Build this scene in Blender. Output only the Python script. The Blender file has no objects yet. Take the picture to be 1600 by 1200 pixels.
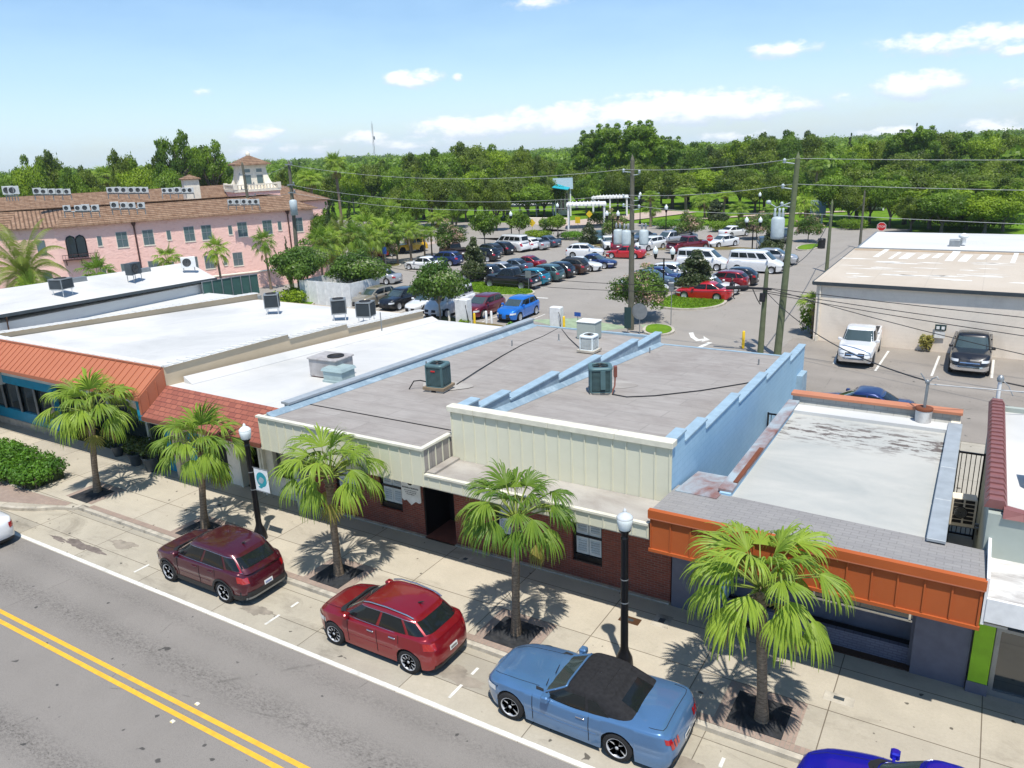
import bpy, math, random
import numpy as np
from mathutils import Vector, Matrix
R_ = math.radians
S = bpy.context.scene
COL = S.collection
rnd = random.Random(7)

# ---------------- camera ----------------
F_PX, PIT, YAW, ROL, CAMH = 1207.6, .29633, -.55673, -.04125, 12.8
_f = np.array([math.sin(YAW)*math.cos(PIT), math.cos(YAW)*math.cos(PIT), -math.sin(PIT)])
_r = np.array([math.cos(YAW), -math.sin(YAW), 0.0]); _u = np.cross(_r, _f)
_r, _u = math.cos(ROL)*_r+math.sin(ROL)*_u, -math.sin(ROL)*_r+math.cos(ROL)*_u
cam_d = bpy.data.cameras.new("camera"); cam = bpy.data.objects.new("camera", cam_d); COL.objects.link(cam)
M = Matrix.Identity(4)
for i in range(3):
    M[i][0], M[i][1], M[i][2] = _r[i], _u[i], -_f[i]
M[2][3] = CAMH
cam.matrix_world = M
cam_d.sensor_width = 36; cam_d.lens = 36*F_PX/1600; cam_d.clip_start = .1; cam_d.clip_end = 6000
S.camera = cam
S.render.resolution_x, S.render.resolution_y = 1024, 768

# ---------------- light ----------------
SUN = Vector((.25, -.32, 1)).normalized()
sun_el = math.asin(SUN.z); sun_az = math.atan2(SUN.x, SUN.y)
sd = bpy.data.lights.new("sun", 'SUN'); sd.energy = 3.4; sd.angle = R_(.8); sd.color = (1, .95, .86)
so = bpy.data.objects.new("sun", sd); COL.objects.link(so)
so.rotation_euler = (-SUN).to_track_quat('-Z', 'Y').to_euler()
S.view_settings.view_transform = 'Standard'; S.view_settings.look = 'None'
S.view_settings.exposure = .66; S.view_settings.gamma = 1

def ray(px, py):
    d = (px-800)/F_PX*_r-(py-600)/F_PX*_u+_f
    return d
def at(px, py, z=0.):                      # where the line of sight of a photo pixel meets the level z
    d = ray(px, py); t = (z-CAMH)/d[2]; return float(d[0]*t), float(d[1]*t)
def hor(px): return 264.3-.0413*px
def along(px, dist):                       # ground point at a distance in a compass direction
    d = ray(px, hor(px)); n = math.hypot(d[0], d[1]); return float(d[0]/n*dist), float(d[1]/n*dist)
def height(px, py, dist):
    d = ray(px, py); return CAMH+float(d[2]/math.hypot(d[0], d[1])*dist)

W = bpy.data.worlds.new("World"); S.world = W; W.use_nodes = True
def make_world():
    nt = W.node_tree; N = nt.nodes; Lk = nt.links
    for n in list(N): N.remove(n)
    def nd(t, **k):
        n = N.new(t)
        for a, b in k.items(): setattr(n, a, b)
        return n
    def mth(op, a, b=None, c=None, clamp=False):
        n = nd('ShaderNodeMath', operation=op, use_clamp=clamp)
        for i, v in enumerate((a, b, c)):
            if v is None: continue
            if isinstance(v, (int, float)): n.inputs[i].default_value = v
            else: Lk.new(v, n.inputs[i])
        return n.outputs[0]
    out = nd('ShaderNodeOutputWorld'); bg = nd('ShaderNodeBackground'); bg.inputs[1].default_value = .125
    sky = nd('ShaderNodeTexSky', sky_type='NISHITA'); sky.sun_disc = False
    sky.sun_elevation = sun_el; sky.sun_rotation = sun_az; sky.altitude = 0; sky.air_density = 1.0; sky.dust_density = .6; sky.ozone_density = 1.6
    tc = nd('ShaderNodeTexCoord'); sep = nd('ShaderNodeSeparateXYZ'); Lk.new(tc.outputs['Generated'], sep.inputs[0])
    az = mth('ARCTAN2', sep.outputs[0], sep.outputs[1]); el = mth('ARCSINE', sep.outputs[2])
    def ns(scale, detail, rough, sx=1, sy=1, off=0):
        mp = nd('ShaderNodeCombineXYZ'); Lk.new(mth('MULTIPLY', az, sx), mp.inputs[0]); Lk.new(mth('MULTIPLY', el, sy), mp.inputs[1]); mp.inputs[2].default_value = off
        t = nd('ShaderNodeTexNoise'); t.inputs['Scale'].default_value = scale; t.inputs['Detail'].default_value = detail; t.inputs['Roughness'].default_value = rough
        Lk.new(mp.outputs[0], t.inputs['Vector']); return t.outputs[0]
    n1 = ns(26, 6, .62, 1, 2.0); n2 = ns(7, 4, .55, 1, 3.2, 4.)
    # clouds of the photographed sky: centre, half width, half height, density
    cl = [(645,121,40,13,1.1),(716,120,9,6,.7),(398,208,34,13,.9),(452,232,22,8,.6),(1225,74,48,11,1.0),(1430,130,58,17,1.05),(1500,62,110,15,.95),(1560,50,60,14,.9),(1585,75,20,9,.9),
          (1060,168,200,24,1.15),(1180,165,80,20,.9),(860,188,120,18,1.05),(720,198,90,17,1.05),(1385,206,40,9,.8),(1560,200,40,15,.85),(560,218,50,12,.8),(640,225,60,9,.6),
          (380,235,40,8,.6),(1140,213,60,8,.5),(835,3,40,8,.8),(318,143,12,6,.5),(1335,158,26,8,.45),(1590,130,20,8,.7),(500,232,30,8,.5)]
    tot = None; low = None
    for (px, py, rx, ry, dn) in cl:
        d = ray(px, py); a0 = math.atan2(d[0], d[1]); e0 = math.asin(d[2]/np.linalg.norm(d))
        fx = mth('DIVIDE', mth('SUBTRACT', az, a0), rx*1.25/1270); fy = mth('DIVIDE', mth('SUBTRACT', el, e0-.0016), ry*1.3/1270)
        r2 = mth('ADD', mth('MULTIPLY', fx, fx), mth('MULTIPLY', fy, fy))
        v = mth('MULTIPLY', mth('SUBTRACT', 1.0, r2), dn)
        vb = mth('ADD', v, mth('MULTIPLY', fy, .55))
        tot = v if tot is None else mth('MAXIMUM', tot, v)
        low = vb if low is None else mth('MAXIMUM', low, vb)
    w = mth('ADD', tot, mth('MULTIPLY', mth('SUBTRACT', n1, .5), 3.4))
    mask = nd('ShaderNodeMapRange', interpolation_type='SMOOTHSTEP'); Lk.new(w, mask.inputs[0]); mask.inputs[1].default_value = .05; mask.inputs[2].default_value = .95
    tone = nd('ShaderNodeMapRange', interpolation_type='SMOOTHSTEP'); Lk.new(mth('ADD', low, mth('MULTIPLY', mth('SUBTRACT', n1, .5), 2.0)), tone.inputs[0]); tone.inputs[1].default_value = .1; tone.inputs[2].default_value = 1.0
    ccol = nd('ShaderNodeMix', data_type='RGBA'); Lk.new(tone.outputs[0], ccol.inputs[0]); ccol.inputs[6].default_value = (3.8, 4.4, 5.3, 1); ccol.inputs[7].default_value = (6.2, 6.3, 6.4, 1)
    # pale high veil, stronger near the horizon
    veil = nd('ShaderNodeMapRange'); Lk.new(n2, veil.inputs[0]); veil.inputs[1].default_value = .35; veil.inputs[2].default_value = .8; veil.inputs[3].default_value = .02; veil.inputs[4].default_value = .42
    hz = nd('ShaderNodeMapRange'); Lk.new(el, hz.inputs[0]); hz.inputs[1].default_value = 0; hz.inputs[2].default_value = .3; hz.inputs[3].default_value = .36; hz.inputs[4].default_value = .0
    vf = mth('ADD', mth('MULTIPLY', veil.outputs[0], .7), hz.outputs[0], clamp=True)
    skc = nd('ShaderNodeMix', data_type='RGBA'); Lk.new(vf, skc.inputs[0]); Lk.new(sky.outputs[0], skc.inputs[6]); skc.inputs[7].default_value = (5.0, 6.3, 7.6, 1)
    tn = nd('ShaderNodeMix', data_type='RGBA', blend_type='MULTIPLY'); tn.inputs[0].default_value = 1; Lk.new(skc.outputs[2], tn.inputs[6]); tr = nd('ShaderNodeMix', data_type='RGBA'); th = nd('ShaderNodeMapRange'); Lk.new(el, th.inputs[0]); th.inputs[1].default_value = 0; th.inputs[2].default_value = .32; Lk.new(th.outputs[0], tr.inputs[0]); tr.inputs[6].default_value = (.77, .82, .87, 1); tr.inputs[7].default_value = (.42, .585, .735, 1); Lk.new(tr.outputs[2], tn.inputs[7])
    fin = nd('ShaderNodeMix', data_type='RGBA'); Lk.new(mth('MULTIPLY', mask.outputs[0], .82), fin.inputs[0]); Lk.new(tn.outputs[2], fin.inputs[6]); Lk.new(ccol.outputs[2], fin.inputs[7])
    Lk.new(fin.outputs[2], bg.inputs[0]); Lk.new(bg.outputs[0], out.inputs[0])
make_world()

# ---------------- materials ----------------
MATS = {}
def lin(c):                                 # picture colour 0..255 to linear
    return tuple(((x/255)/12.92 if x/255 <= .04045 else ((x/255+.055)/1.055)**2.4) for x in c)
class NT:
    def __init__(s, name):
        m = bpy.data.materials.new(name); m.use_nodes = True; s.m = m; s.nt = m.node_tree; s.N = s.nt.nodes; s.L = s.nt.links
        s.b = s.N['Principled BSDF']; s.out = s.N['Material Output']
    def nd(s, t, **k):
        n = s.N.new(t)
        for a, b in k.items(): setattr(n, a, b)
        return n
    def pos(s, obj=False):
        if obj: return s.nd('ShaderNodeTexCoord').outputs['Object']
        return s.nd('ShaderNodeNewGeometry').outputs['Position']
    def put(s, v, sock):
        if isinstance(v, (int, float)): sock.default_value = v
        elif isinstance(v, tuple): sock.default_value = v if len(v) == 4 else (*v, 1)
        else: s.L.new(v, sock)
    def mth(s, op, a, b=None, clamp=False):
        n = s.nd('ShaderNodeMath', operation=op, use_clamp=clamp); s.put(a, n.inputs[0])
        if b is not None: s.put(b, n.inputs[1])
        return n.outputs[0]
    def map(s, vec, scale=(1, 1, 1), loc=(0, 0, 0), rot=(0, 0, 0)):
        n = s.nd('ShaderNodeMapping'); s.L.new(vec, n.inputs[0]); n.inputs['Scale'].default_value = scale; n.inputs['Location'].default_value = loc; n.inputs['Rotation'].default_value = rot
        return n.outputs[0]
    def noise(s, vec, scale, detail=4, rough=.55, dist=0):
        n = s.nd('ShaderNodeTexNoise'); s.L.new(vec, n.inputs['Vector']); n.inputs['Scale'].default_value = scale
        n.inputs['Detail'].default_value = detail; n.inputs['Roughness'].default_value = rough; n.inputs['Distortion'].default_value = dist
        return n.outputs[0]
    def rng(s, v, a, b, c=0., d=1.):
        n = s.nd('ShaderNodeMapRange'); s.put(v, n.inputs[0])
        for i, x in enumerate((a, b, c, d)): n.inputs[i+1].default_value = x
        return n.outputs[0]
    def mix(s, f, a, b, blend='MIX'):
        n = s.nd('ShaderNodeMix', data_type='RGBA', blend_type=blend); s.put(f, n.inputs[0]); s.put(a, n.inputs[6]); s.put(b, n.inputs[7])
        return n.outputs[2]
    def sep(s, v):
        n = s.nd('ShaderNodeSeparateXYZ'); s.L.new(v, n.inputs[0]); return n.outputs
    def comb(s, x, y, z=0.):
        n = s.nd('ShaderNodeCombineXYZ'); s.put(x, n.inputs[0]); s.put(y, n.inputs[1]); s.put(z, n.inputs[2]); return n.outputs[0]
    def bump(s, h, strength=.3, dist=.02):
        n = s.nd('ShaderNodeBump'); s.put(h, n.inputs['Height']); n.inputs['Strength'].default_value = strength; n.inputs['Distance'].default_value = dist
        s.L.new(n.outputs[0], s.b.inputs['Normal'])
    def fin(s, col, rough=.7, metal=0, spec=.4):
        s.put(col, s.b.inputs['Base Color']); s.put(rough, s.b.inputs['Roughness']); s.b.inputs['Metallic'].default_value = metal
        s.b.inputs['Specular IOR Level'].default_value = spec
        MATS[s.m.name] = s.m; return s.m

def plain(name, col, rough=.6, metal=0, var=.12, vs=3., obj=False, bump=0, bs=30, spec=.4, coat=0, dirt=None, ds=.8):
    t = NT(name); p = t.pos(obj); n = t.noise(p, vs, 5)
    c = t.mix(t.rng(n, .3, .7), tuple(x*(1-var) for x in col), tuple(min(1, x*(1+var)) for x in col))
    if dirt:
        d = t.noise(p, ds, 6, .65, .4); c = t.mix(t.rng(d, .5, .75, 0, dirt[3]), c, dirt[:3])
    if bump: t.bump(t.noise(p, bs, 3), bump, .02)
    if coat: t.b.inputs['Coat Weight'].default_value = coat; t.b.inputs['Coat Roughness'].default_value = .03
    return t.fin(c, rough, metal, spec)
def mat(n): return MATS[n]

# palette of plain materials
for a in [('black_metal', (.012,.012,.014), .35, .3), ('grey_metal', (.3,.32,.33), .45, .6), ('dark_grey_metal', (.06,.075,.085), .5, .2), ('white_metal', (.72,.73,.72), .45, 0),
          ('chrome', (.75,.76,.78), .16, 1), ('rim_silver', (.50,.51,.53), .35, .35), ('rubber', (.014,.014,.015), .85, 0), ('black_plastic', (.02,.021,.023), .55, 0), ('white_paint', (.75,.75,.73), .6, 0),
          ('beige_metal', (.55,.51,.42), .55, 0), ('rust', (.16,.05,.022), .85, 0), ('teal_paint', (.012,.26,.42), .45, 0), ('purple_stucco', (.13,.135,.175), .8, 0),
          ('lime_paint', (.27,.52,.02), .6, 0), ('blue_cap', (.29,.40,.48), .55, 0), ('flashing_grey', (.30,.35,.385), .5, .1), ('blue_grey_cap', (.34,.375,.40), .5, .1), ('cream_trim', (.66,.63,.52), .5, 0),
          ('mulch', (.055,.03,.02), .95, 0), ('dark_mulch', (.02,.022,.028), .95, 0), ('red_sign', (.55,.02,.02), .4, 0), ('yellow_paint', (.75,.5,.02), .55, 0),
          ('interior_dark', (.016,.016,.017), .7, 0), ('sign_white', (.8,.79,.75), .5, 0), ('pipe_brown', (.07,.03,.025), .6, 0), ('dark_teal', (.02,.05,.05), .5, 0), ('shutter_white', (.62,.66,.66), .5, 0),
          ('wood_pole', (.12,.115,.085), .9, 0), ('wood_pole_green', (.13,.15,.08), .9, 0), ('pallet_wood', (.23,.17,.11), .85, 0), ('transformer_grey', (.42,.48,.5), .45, 0), ('wire_black', (.02,.02,.022), .6, 0), ('wire_light', (.42,.43,.43), .5, 0),
          ('green_screen', (.05,.12,.1), .8, 0), ('tile_maroon', (.22,.09,.085), .55, 0), ('brown_trim', (.2,.07,.05), .6, 0), ('stucco_white', (.74,.68,.57), .8, 0), ('ac_teal', (.09,.16,.17), .45, .2), ('globe_white', (.72,.78,.78), .2, 0),
          ('banner_white', (.75,.78,.8), .6, 0), ('banner_teal', (.02,.3,.36), .6, 0), ('sign_blue', (.02,.09,.35), .4, 0), ('bronze', (.1,.05,.025), .5, .3), ('pergola_white', (.7,.71,.7), .6, 0), ('canvas_teal', (.01,.36,.44), .6, 0), ('roof_pale', (.22,.30,.33), .5, 0), ('glazed_green', (.22,.5,.18), .5, 0)]:
    plain(a[0], a[1], a[2], a[3])
plain('kerb_concrete', (.46,.42,.35), .85, 0, .2, 3, dirt=(.10,.09,.075,.75), ds=1.6)
def glassy(name, col, rough=.05, coat=1):
    t = NT(name); t.b.inputs['Coat Weight'].default_value = coat; t.b.inputs['Coat Roughness'].default_value = .02; return t.fin((*col, 1), rough, 0, .9 if coat else .45)
glassy('car_glass', (.010,.013,.014), .08, 0); glassy('window_glass', (.03,.04,.045)); glassy('hotel_glass', (.10,.15,.16), .2); glassy('windshield_glass', (.045,.065,.06))
glassy('lamp_clear', (.6,.62,.63), .15); glassy('tail_red', (.36,.006,.008), .15)
def paint(name, col, metal=.35, rough=.3):
    t = NT(name); p = t.pos(True); t.b.inputs['Coat Weight'].default_value = 1; t.b.inputs['Coat Roughness'].default_value = .03
    n = t.noise(p, 2.2, 3); return t.fin(t.mix(n, tuple(c*.9 for c in col), tuple(min(1, c*1.08) for c in col)), rough, metal, .5)
for n_, c_ in dict(maroon=(.075,.006,.015), red=(.24,.005,.012), mustang_blue=(.085,.19,.36), deep_blue=(.012,.014,.42), white=(.72,.73,.74), black=(.012,.012,.015), charcoal=(.04,.045,.055), silver=(.42,.43,.45), bright_red=(.45,.008,.012), teal=(.01,.2,.3),
                   navy=(.012,.03,.13), tan=(.33,.29,.22), sky_blue=(.01,.17,.62), yellow=(.72,.42,.01), green_grey=(.06,.12,.12), brown=(.07,.035,.025), slate=(.07,.1,.14), dark_red=(.16,.01,.02)).items():
    paint('paint_'+n_, c_, 0.0 if n_ in ('white', 'yellow', 'bright_red') else .35)
# ---------------- special surfaces ----------------
def m_asphalt(name, col, tracks=None, patch=.12):
    t = NT(name); p = t.pos(); x = t.sep(p)
    c = t.mix(t.rng(t.noise(p, .35, 5), .3, .7), tuple(v*(1-patch) for v in col), tuple(v*(1+patch) for v in col))
    g = t.noise(p, 60, 2, .7); c = t.mix(t.rng(g, .35, .68, 0, .55), c, tuple(v*1.5 for v in col)); c = t.mix(t.rng(g, .42, .3, 0, .6), c, tuple(v*.55 for v in col))
    if tracks:
        for yc, w, s in tracks:
            d = t.mth('ABSOLUTE', t.mth('SUBTRACT', x[1], yc)); f = t.rng(d, w, 0, 0, 1)
            k = t.mth('MULTIPLY', f, t.rng(t.noise(t.map(p, (.6, 1, 1)), 20, 6, .75), .44, .64, 0, s), clamp=True)
            c = t.mix(k, c, tuple(v*.30 for v in col))
    k = t.rng(t.noise(p, 3.3, 2, .4), .73, .76, 0, .75); c = t.mix(k, c, (.03, .03, .03))
    cr = t.nd('ShaderNodeTexVoronoi', feature='DISTANCE_TO_EDGE'); t.L.new(t.map(p, (.16, .12, 1)), cr.inputs['Vector']); cr.inputs['Scale'].default_value = 1; cr.inputs['Randomness'].default_value = 1
    wob = t.noise(p, 1.5, 4); k = t.mth('MULTIPLY', t.rng(cr.outputs[0], .004, .0, 0, .5), t.rng(wob, .5, .6)); c = t.mix(k, c, tuple(v*.4 for v in col))
    t.bump(g, .35, .01); return t.fin(c, .92, 0, .25)
m_asphalt('asphalt_road', (.205, .188, .170), [(4.6, .75, 1.1), (6.6, .6, .8), (10.2, .65, .7), (11.6, .4, .4), (2.0, .6, .8)])
m_asphalt('asphalt_lot', (.262, .240, .214), None, .1)
m_asphalt('asphalt_rear', (.24, .215, .188), [(41.0, .9, .5), (43.3, .8, .5), (38.8, .8, .4)], .16)
def m_concrete(name, col, cell=(1.9, 2.0), off=(0, 0), joint=.012, dirty=.5, bond=0):
    t = NT(name); p = t.pos()
    br = t.nd('ShaderNodeTexBrick'); br.offset = bond; t.L.new(t.map(p, (1, 1, 1), (off[0], off[1], 0)), br.inputs['Vector'])
    br.inputs['Color1'].default_value = (.86,.86,.86,1); br.inputs['Color2'].default_value = (1.12,1.1,1.06,1); br.inputs['Mortar'].default_value = (.36,.33,.3,1)
    br.inputs['Scale'].default_value = 1; br.inputs['Mortar Size'].default_value = joint; br.inputs['Mortar Smooth'].default_value = .2; br.inputs['Brick Width'].default_value = cell[0]; br.inputs['Row Height'].default_value = cell[1]
    c = t.mix(t.rng(t.noise(p, .9, 6, .6), .3, .7), tuple(v*.9 for v in col), tuple(v*1.07 for v in col))
    c = t.mix(t.rng(t.noise(p, 14, 5, .7), .35, .7, 0, .35), c, tuple(v*.72 for v in col))
    st = t.noise(t.map(p, (.5, 1.1, 1)), .75, 7, .7, .6); c = t.mix(t.rng(st, .54, .74, 0, dirty), c, (.17, .15, .12))
    sp = t.rng(t.noise(p, 4.2, 2, .3), .735, .76, 0, .8); c = t.mix(sp, c, (.04, .035, .03))
    c = t.mix(1., c, br.outputs[0], 'MULTIPLY'); t.bump(t.noise(p, 45, 4), .2, .008); return t.fin(c, .9, 0, .25)
m_concrete('sidewalk_concrete', (.45, .41, .34), (3.05, 1.75), (1.9, -.62), .014, .45)
m_concrete('parking_concrete', (.40, .365, .30), (3.6, 1.18), (.6, -.1), .012, .75, .0)
m_concrete('patio_concrete', (.42, .39, .33), (4., 4.), (0, 0), .01, .4)
def m_brick(name, c1, c2, mort, bw, rh, axes='xz', ms=.012, dirt=None, scale=1., rough=.85, bond=.5, obj=False, bump=.5, var=.25, rot=0.):
    t = NT(name); p0 = t.pos(obj)
    if rot: p0 = t.map(p0, (1, 1, 1), (0, 0, 0), (0, 0, rot))
    x = t.sep(p0)
    v = {'xz': lambda: t.comb(x[0], x[2]), 'xy': lambda: p0, 'yz': lambda: t.comb(x[1], x[2]), 'yx': lambda: t.comb(x[1], x[0])}[axes]()
    br = t.nd('ShaderNodeTexBrick'); br.offset = bond; t.L.new(v, br.inputs['Vector'])
    br.inputs['Color1'].default_value = (*c1, 1); br.inputs['Color2'].default_value = (*c2, 1); br.inputs['Mortar'].default_value = (*mort, 1)
    br.inputs['Scale'].default_value = scale; br.inputs['Mortar Size'].default_value = ms; br.inputs['Brick Width'].default_value = bw; br.inputs['Row Height'].default_value = rh; br.inputs['Bias'].default_value = 0
    c = t.mix(t.rng(t.noise(t.map(p0, (.55,1.6,1)) if name.startswith('roof') else p0, 1.6, 6, .65), .35, .7, 0, var*2.2), br.outputs[0], tuple(v*.70 for v in c1))
    if dirt: c = t.mix(t.rng(t.noise(p0, dirt[4] if len(dirt) > 4 else .7, 7, .7, .5), .48, .7, 0, dirt[3]), c, dirt[:3])
    t.bump(t.rng(br.outputs[1], 0, 1, 1, 0), bump, .01); return t.fin(c, rough, 0, .3)
m_brick('brick_wall', (.26,.07,.045), (.17,.05,.036), (.22,.17,.14), .21, .075, 'xz', .007)
m_brick('brick_pavers', (.36,.27,.22), (.30,.225,.19), (.28,.25,.21), .21, .105, 'xy', .008, None, 1., .9)
m_brick('brick_pavers_across', (.36,.27,.22), (.30,.225,.19), (.28,.25,.21), .21, .105, 'yx', .008, None, 1., .9)
m_brick('shingle_red', (.36,.125,.085), (.25,.08,.06), (.10,.035,.03), .34, .17, 'xy', .012, None, 1., .9, .5)
m_brick('roof_grey', (.325,.297,.272), (.355,.327,.302), (.25,.232,.215), 4.3, .92, 'xy', .016, (.19,.16,.145,.5,.5), 1., .9, .37, False, .25, .26)
m_brick('roof_shingle_grey', (.27,.26,.255), (.30,.29,.28), (.21,.20,.195), .33, .16, 'xy', .010, (.30,.285,.27,.6,.6), 1., .9, .5, False, .3, .2)
m_brick('wall_blue', (.36,.55,.70), (.34,.53,.68), (.28,.47,.62), .41, .205, 'yz', .010, (.16,.33,.5,.30,.45), 1., .6, .5, False, .5, .08)
m_brick('blue_flashing', (.25,.34,.41), (.23,.32,.39), (.19,.27,.34), 1.9, 2.5, 'yz', .006, (.5,.6,.66,.5,2.), 1., .45, .5, False, .2, .2)
m_brick('wall_tan', (.86,.76,.64), (.85,.75,.63), (.80,.70,.59), .41, .205, 'xz', .006, (.42,.35,.28,.35,.25), 1., .85, .5, False, .15, .06)
m_brick('wall_grey_block', (.42,.43,.41), (.40,.41,.39), (.28,.28,.27), .41, .21, 'xz', .01, (.2,.18,.15,.3,.8), 1., .85)
m_brick('purple_brick', (.17,.18,.24), (.14,.15,.21), (.09,.095,.14), .21, .075, 'xz', .009)
m_brick('pink_stucco', (.70,.36,.31), (.66,.33,.285), (.60,.29,.25), 1.3, .6, 'xz', .0, (.50,.22,.19,.75,1.6), 1., .9, .5, False, .6, .25)
def m_tile(name, rot, c1, c2):
    t = NT(name); p = t.map(t.pos(), (1, 1, 1), (0, 0, 0), (0, 0, rot)); x = t.sep(p)
    s1 = t.mth('SINE', t.mth('MULTIPLY', x[1], 16.)); s2 = t.mth('FRACT', t.mth('MULTIPLY', x[0], 1.9))
    n = t.noise(t.map(p, (1.3, 1.7, 1)), 1.3, 5, .75)
    c = t.mix(t.rng(n, .32, .68), c1, c2); c = t.mix(t.rng(s1, -.1, -1, 0, .8), c, tuple(v*.25 for v in c1)); c = t.mix(t.rng(s2, .12, 0, 0, .5), c, tuple(v*.3 for v in c1))
    t.bump(s1, .8, .05); return t.fin(c, .85, 0, .3)
def m_whiteroof(name, col, dirtc, amt, sc=.25, streak=(1, 1, 1), seams=None, peel=None):
    t = NT(name); p = t.pos()
    c = t.mix(t.rng(t.noise(t.map(p, streak), sc, 7, .62, .5), .4, .72, 0, amt), col, dirtc)
    c = t.mix(t.rng(t.noise(p, 6, 5, .7), .5, .75, 0, .12), c, tuple(v*.7 for v in col))
    if seams:
        x = t.sep(p); s = t.mth('FRACT', t.mth('MULTIPLY', x[seams[0]], 1/seams[1])); c = t.mix(t.rng(s, .014, .0, 0, .6), c, tuple(v*.55 for v in col))
    if peel:
        x = t.sep(p); f = t.rng(t.mth('ABSOLUTE', t.mth('SUBTRACT', x[1], peel[0])), peel[1], peel[1]*.3, 0, 1)
        k = t.mth('MULTIPLY', f, t.rng(t.noise(t.map(p, (.7, 2.2, 1)), 1.7, 6, .75), .51, .55), clamp=True); c = t.mix(k, c, (.13, .11, .10))
    t.bump(t.noise(p, 3, 4), .1, .02); return t.fin(c, .75, 0, .25)
m_whiteroof('roof_white', (.62,.61,.59), (.38,.39,.385), .75, .16, (1, 1, 1), (0, 3.2))
m_whiteroof('roof_white_worn', (.455,.45,.415), (.30,.32,.31), .75, .55, (.45, 1, 1), None, (25.2, 1.5))
m_whiteroof('roof_tan', (.52,.455,.375), (.42,.35,.27), .75, .22, (1, .6, 1), (0, 3.0))
m_whiteroof('roof_lightgrey', (.60,.60,.58), (.42,.42,.41), .5, .2, (.4, 1, 1), (1, 2.4))
m_whiteroof('canopy_top', (.40,.375,.34), (.20,.17,.15), .8, .9, (.5, 1, 1))
m_whiteroof('stained_white', (.66,.65,.62), (.16,.13,.12), .85, 1.6, (.6, 1.4, 1))
m_whiteroof('rust_cap', (.33,.40,.44), (.20,.06,.035), 1.0, 1.3, (1, .6, 1))
m_whiteroof('wall_sage', (.38,.42,.38), (.30,.33,.30), .5, .5)
m_whiteroof('wall_beige', (.56,.455,.32), (.44,.335,.21), .5, .35)
m_whiteroof('metal_cream', (.66,.645,.51), (.58,.56,.43), .5, .6)
m_whiteroof('metal_orange', (.43,.105,.028), (.34,.078,.022), .6, .5)
m_whiteroof('metal_copper', (.43,.155,.085), (.36,.12,.065), .5, .4)
m_whiteroof('wall_white_dirty', (.60,.61,.60), (.40,.40,.40), .6, .3, (1, .3, 3))
m_whiteroof('rust_brown_cap', (.50,.21,.12), (.38,.14,.08), .5, .6)
def m_leaf(name, c1, c2, trans=.35, third=None):
    t = NT(name); a = t.nd('ShaderNodeAttribute', attribute_name='tone'); f = a.outputs['Fac']
    oi = t.nd('ShaderNodeObjectInfo').outputs['Random']
    c = t.mix(t.mth('ADD', t.mth('MULTIPLY', f, .8), t.mth('MULTIPLY', oi, .45), clamp=True), c1, c2)
    if third: c = t.mix(t.rng(f, third[3], third[3]+.04), c, third[:3])
    t.fin(c, .5, 0, .35); tr = t.nd('ShaderNodeBsdfTranslucent'); t.L.new(t.mix(.5, c, (.25,.4,.02), 'ADD'), tr.inputs[0])
    mx = t.nd('ShaderNodeMixShader'); mx.inputs[0].default_value = trans; t.L.new(t.b.outputs[0], mx.inputs[1]); t.L.new(tr.outputs[0], mx.inputs[2]); t.L.new(mx.outputs[0], t.out.inputs[0]); return t.m
m_leaf('leaf_oak', (.030,.058,.010), (.165,.225,.018), .28)
m_leaf('leaf_bright', (.06,.12,.008), (.24,.34,.015), .3)
m_leaf('leaf_mid', (.034,.078,.010), (.175,.28,.018), .3)
m_leaf('leaf_dark', (.018,.036,.012), (.07,.11,.03), .2)
m_leaf('leaf_crape', (.035,.08,.015), (.13,.21,.03), .28, (.52,.34,.27,.86))
m_leaf('leaf_crape_green', (.035,.09,.018), (.13,.22,.03), .28, (.60,.56,.44,.985))
m_leaf('leaf_magnolia', (.016,.034,.010), (.075,.095,.03), .15, (.55,.52,.40,.975))
m_leaf('leaf_hedge', (.035,.10,.012), (.13,.28,.02), .25)
m_leaf('leaf_palm', (.045,.12,.014), (.38,.50,.06), .36)
m_leaf('leaf_palm_dry', (.19,.17,.04), (.38,.33,.09), .3)
m_leaf('leaf_date', (.05,.10,.02), (.24,.26,.05), .3)
m_leaf('leaf_cypress', (.012,.030,.008), (.04,.075,.015), .15)
m_leaf('leaf_grass', (.08,.15,.015), (.22,.34,.03), .3)
def m_bark(name, c1, c2, rings=0):
    t = NT(name); p = t.pos(True); n = t.noise(t.map(p, (4, 4, 9 if rings else 1.5)), 2.5, 5, .7)
    c = t.mix(t.rng(n, .35, .65), c1, c2)
    if rings:
        x = t.sep(p); s = t.mth('FRACT', t.mth('MULTIPLY', t.mth('ADD', x[2], t.mth('MULTIPLY', n, .06)), rings)); c = t.mix(t.rng(s, .25, 0, 0, .6), c, tuple(v*.5 for v in c1)); t.bump(s, .4, .02)
    else: t.bump(n, .6, .03)
    return t.fin(c, .9, 0, .2)
m_bark('bark_palm', (.15,.11,.075), (.30,.235,.17), 9); m_bark('bark', (.10,.08,.06), (.22,.185,.15)); m_bark('bark_pale', (.22,.18,.14), (.38,.32,.26)); m_bark('bark_oak', (.06,.05,.04), (.14,.12,.1))
def m_grass(name, c1, c2):
    t = NT(name); p = t.pos(); c = t.mix(t.rng(t.noise(p, .5, 6, .7), .3, .7), c1, c2); c = t.mix(t.rng(t.noise(p, 9, 4, .8), .3, .7, 0, .5), c, tuple(v*.5 for v in c1)); t.bump(t.noise(p, 20, 3), .5, .05); return t.fin(c, .95, 0, .1)
m_grass('lawn', (.09,.18,.014), (.19,.33,.022)); m_grass('field_ground', (.05,.085,.02), (.09,.13,.03)); m_grass('dry_bed', (.20,.13,.06), (.13,.15,.04))

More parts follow.
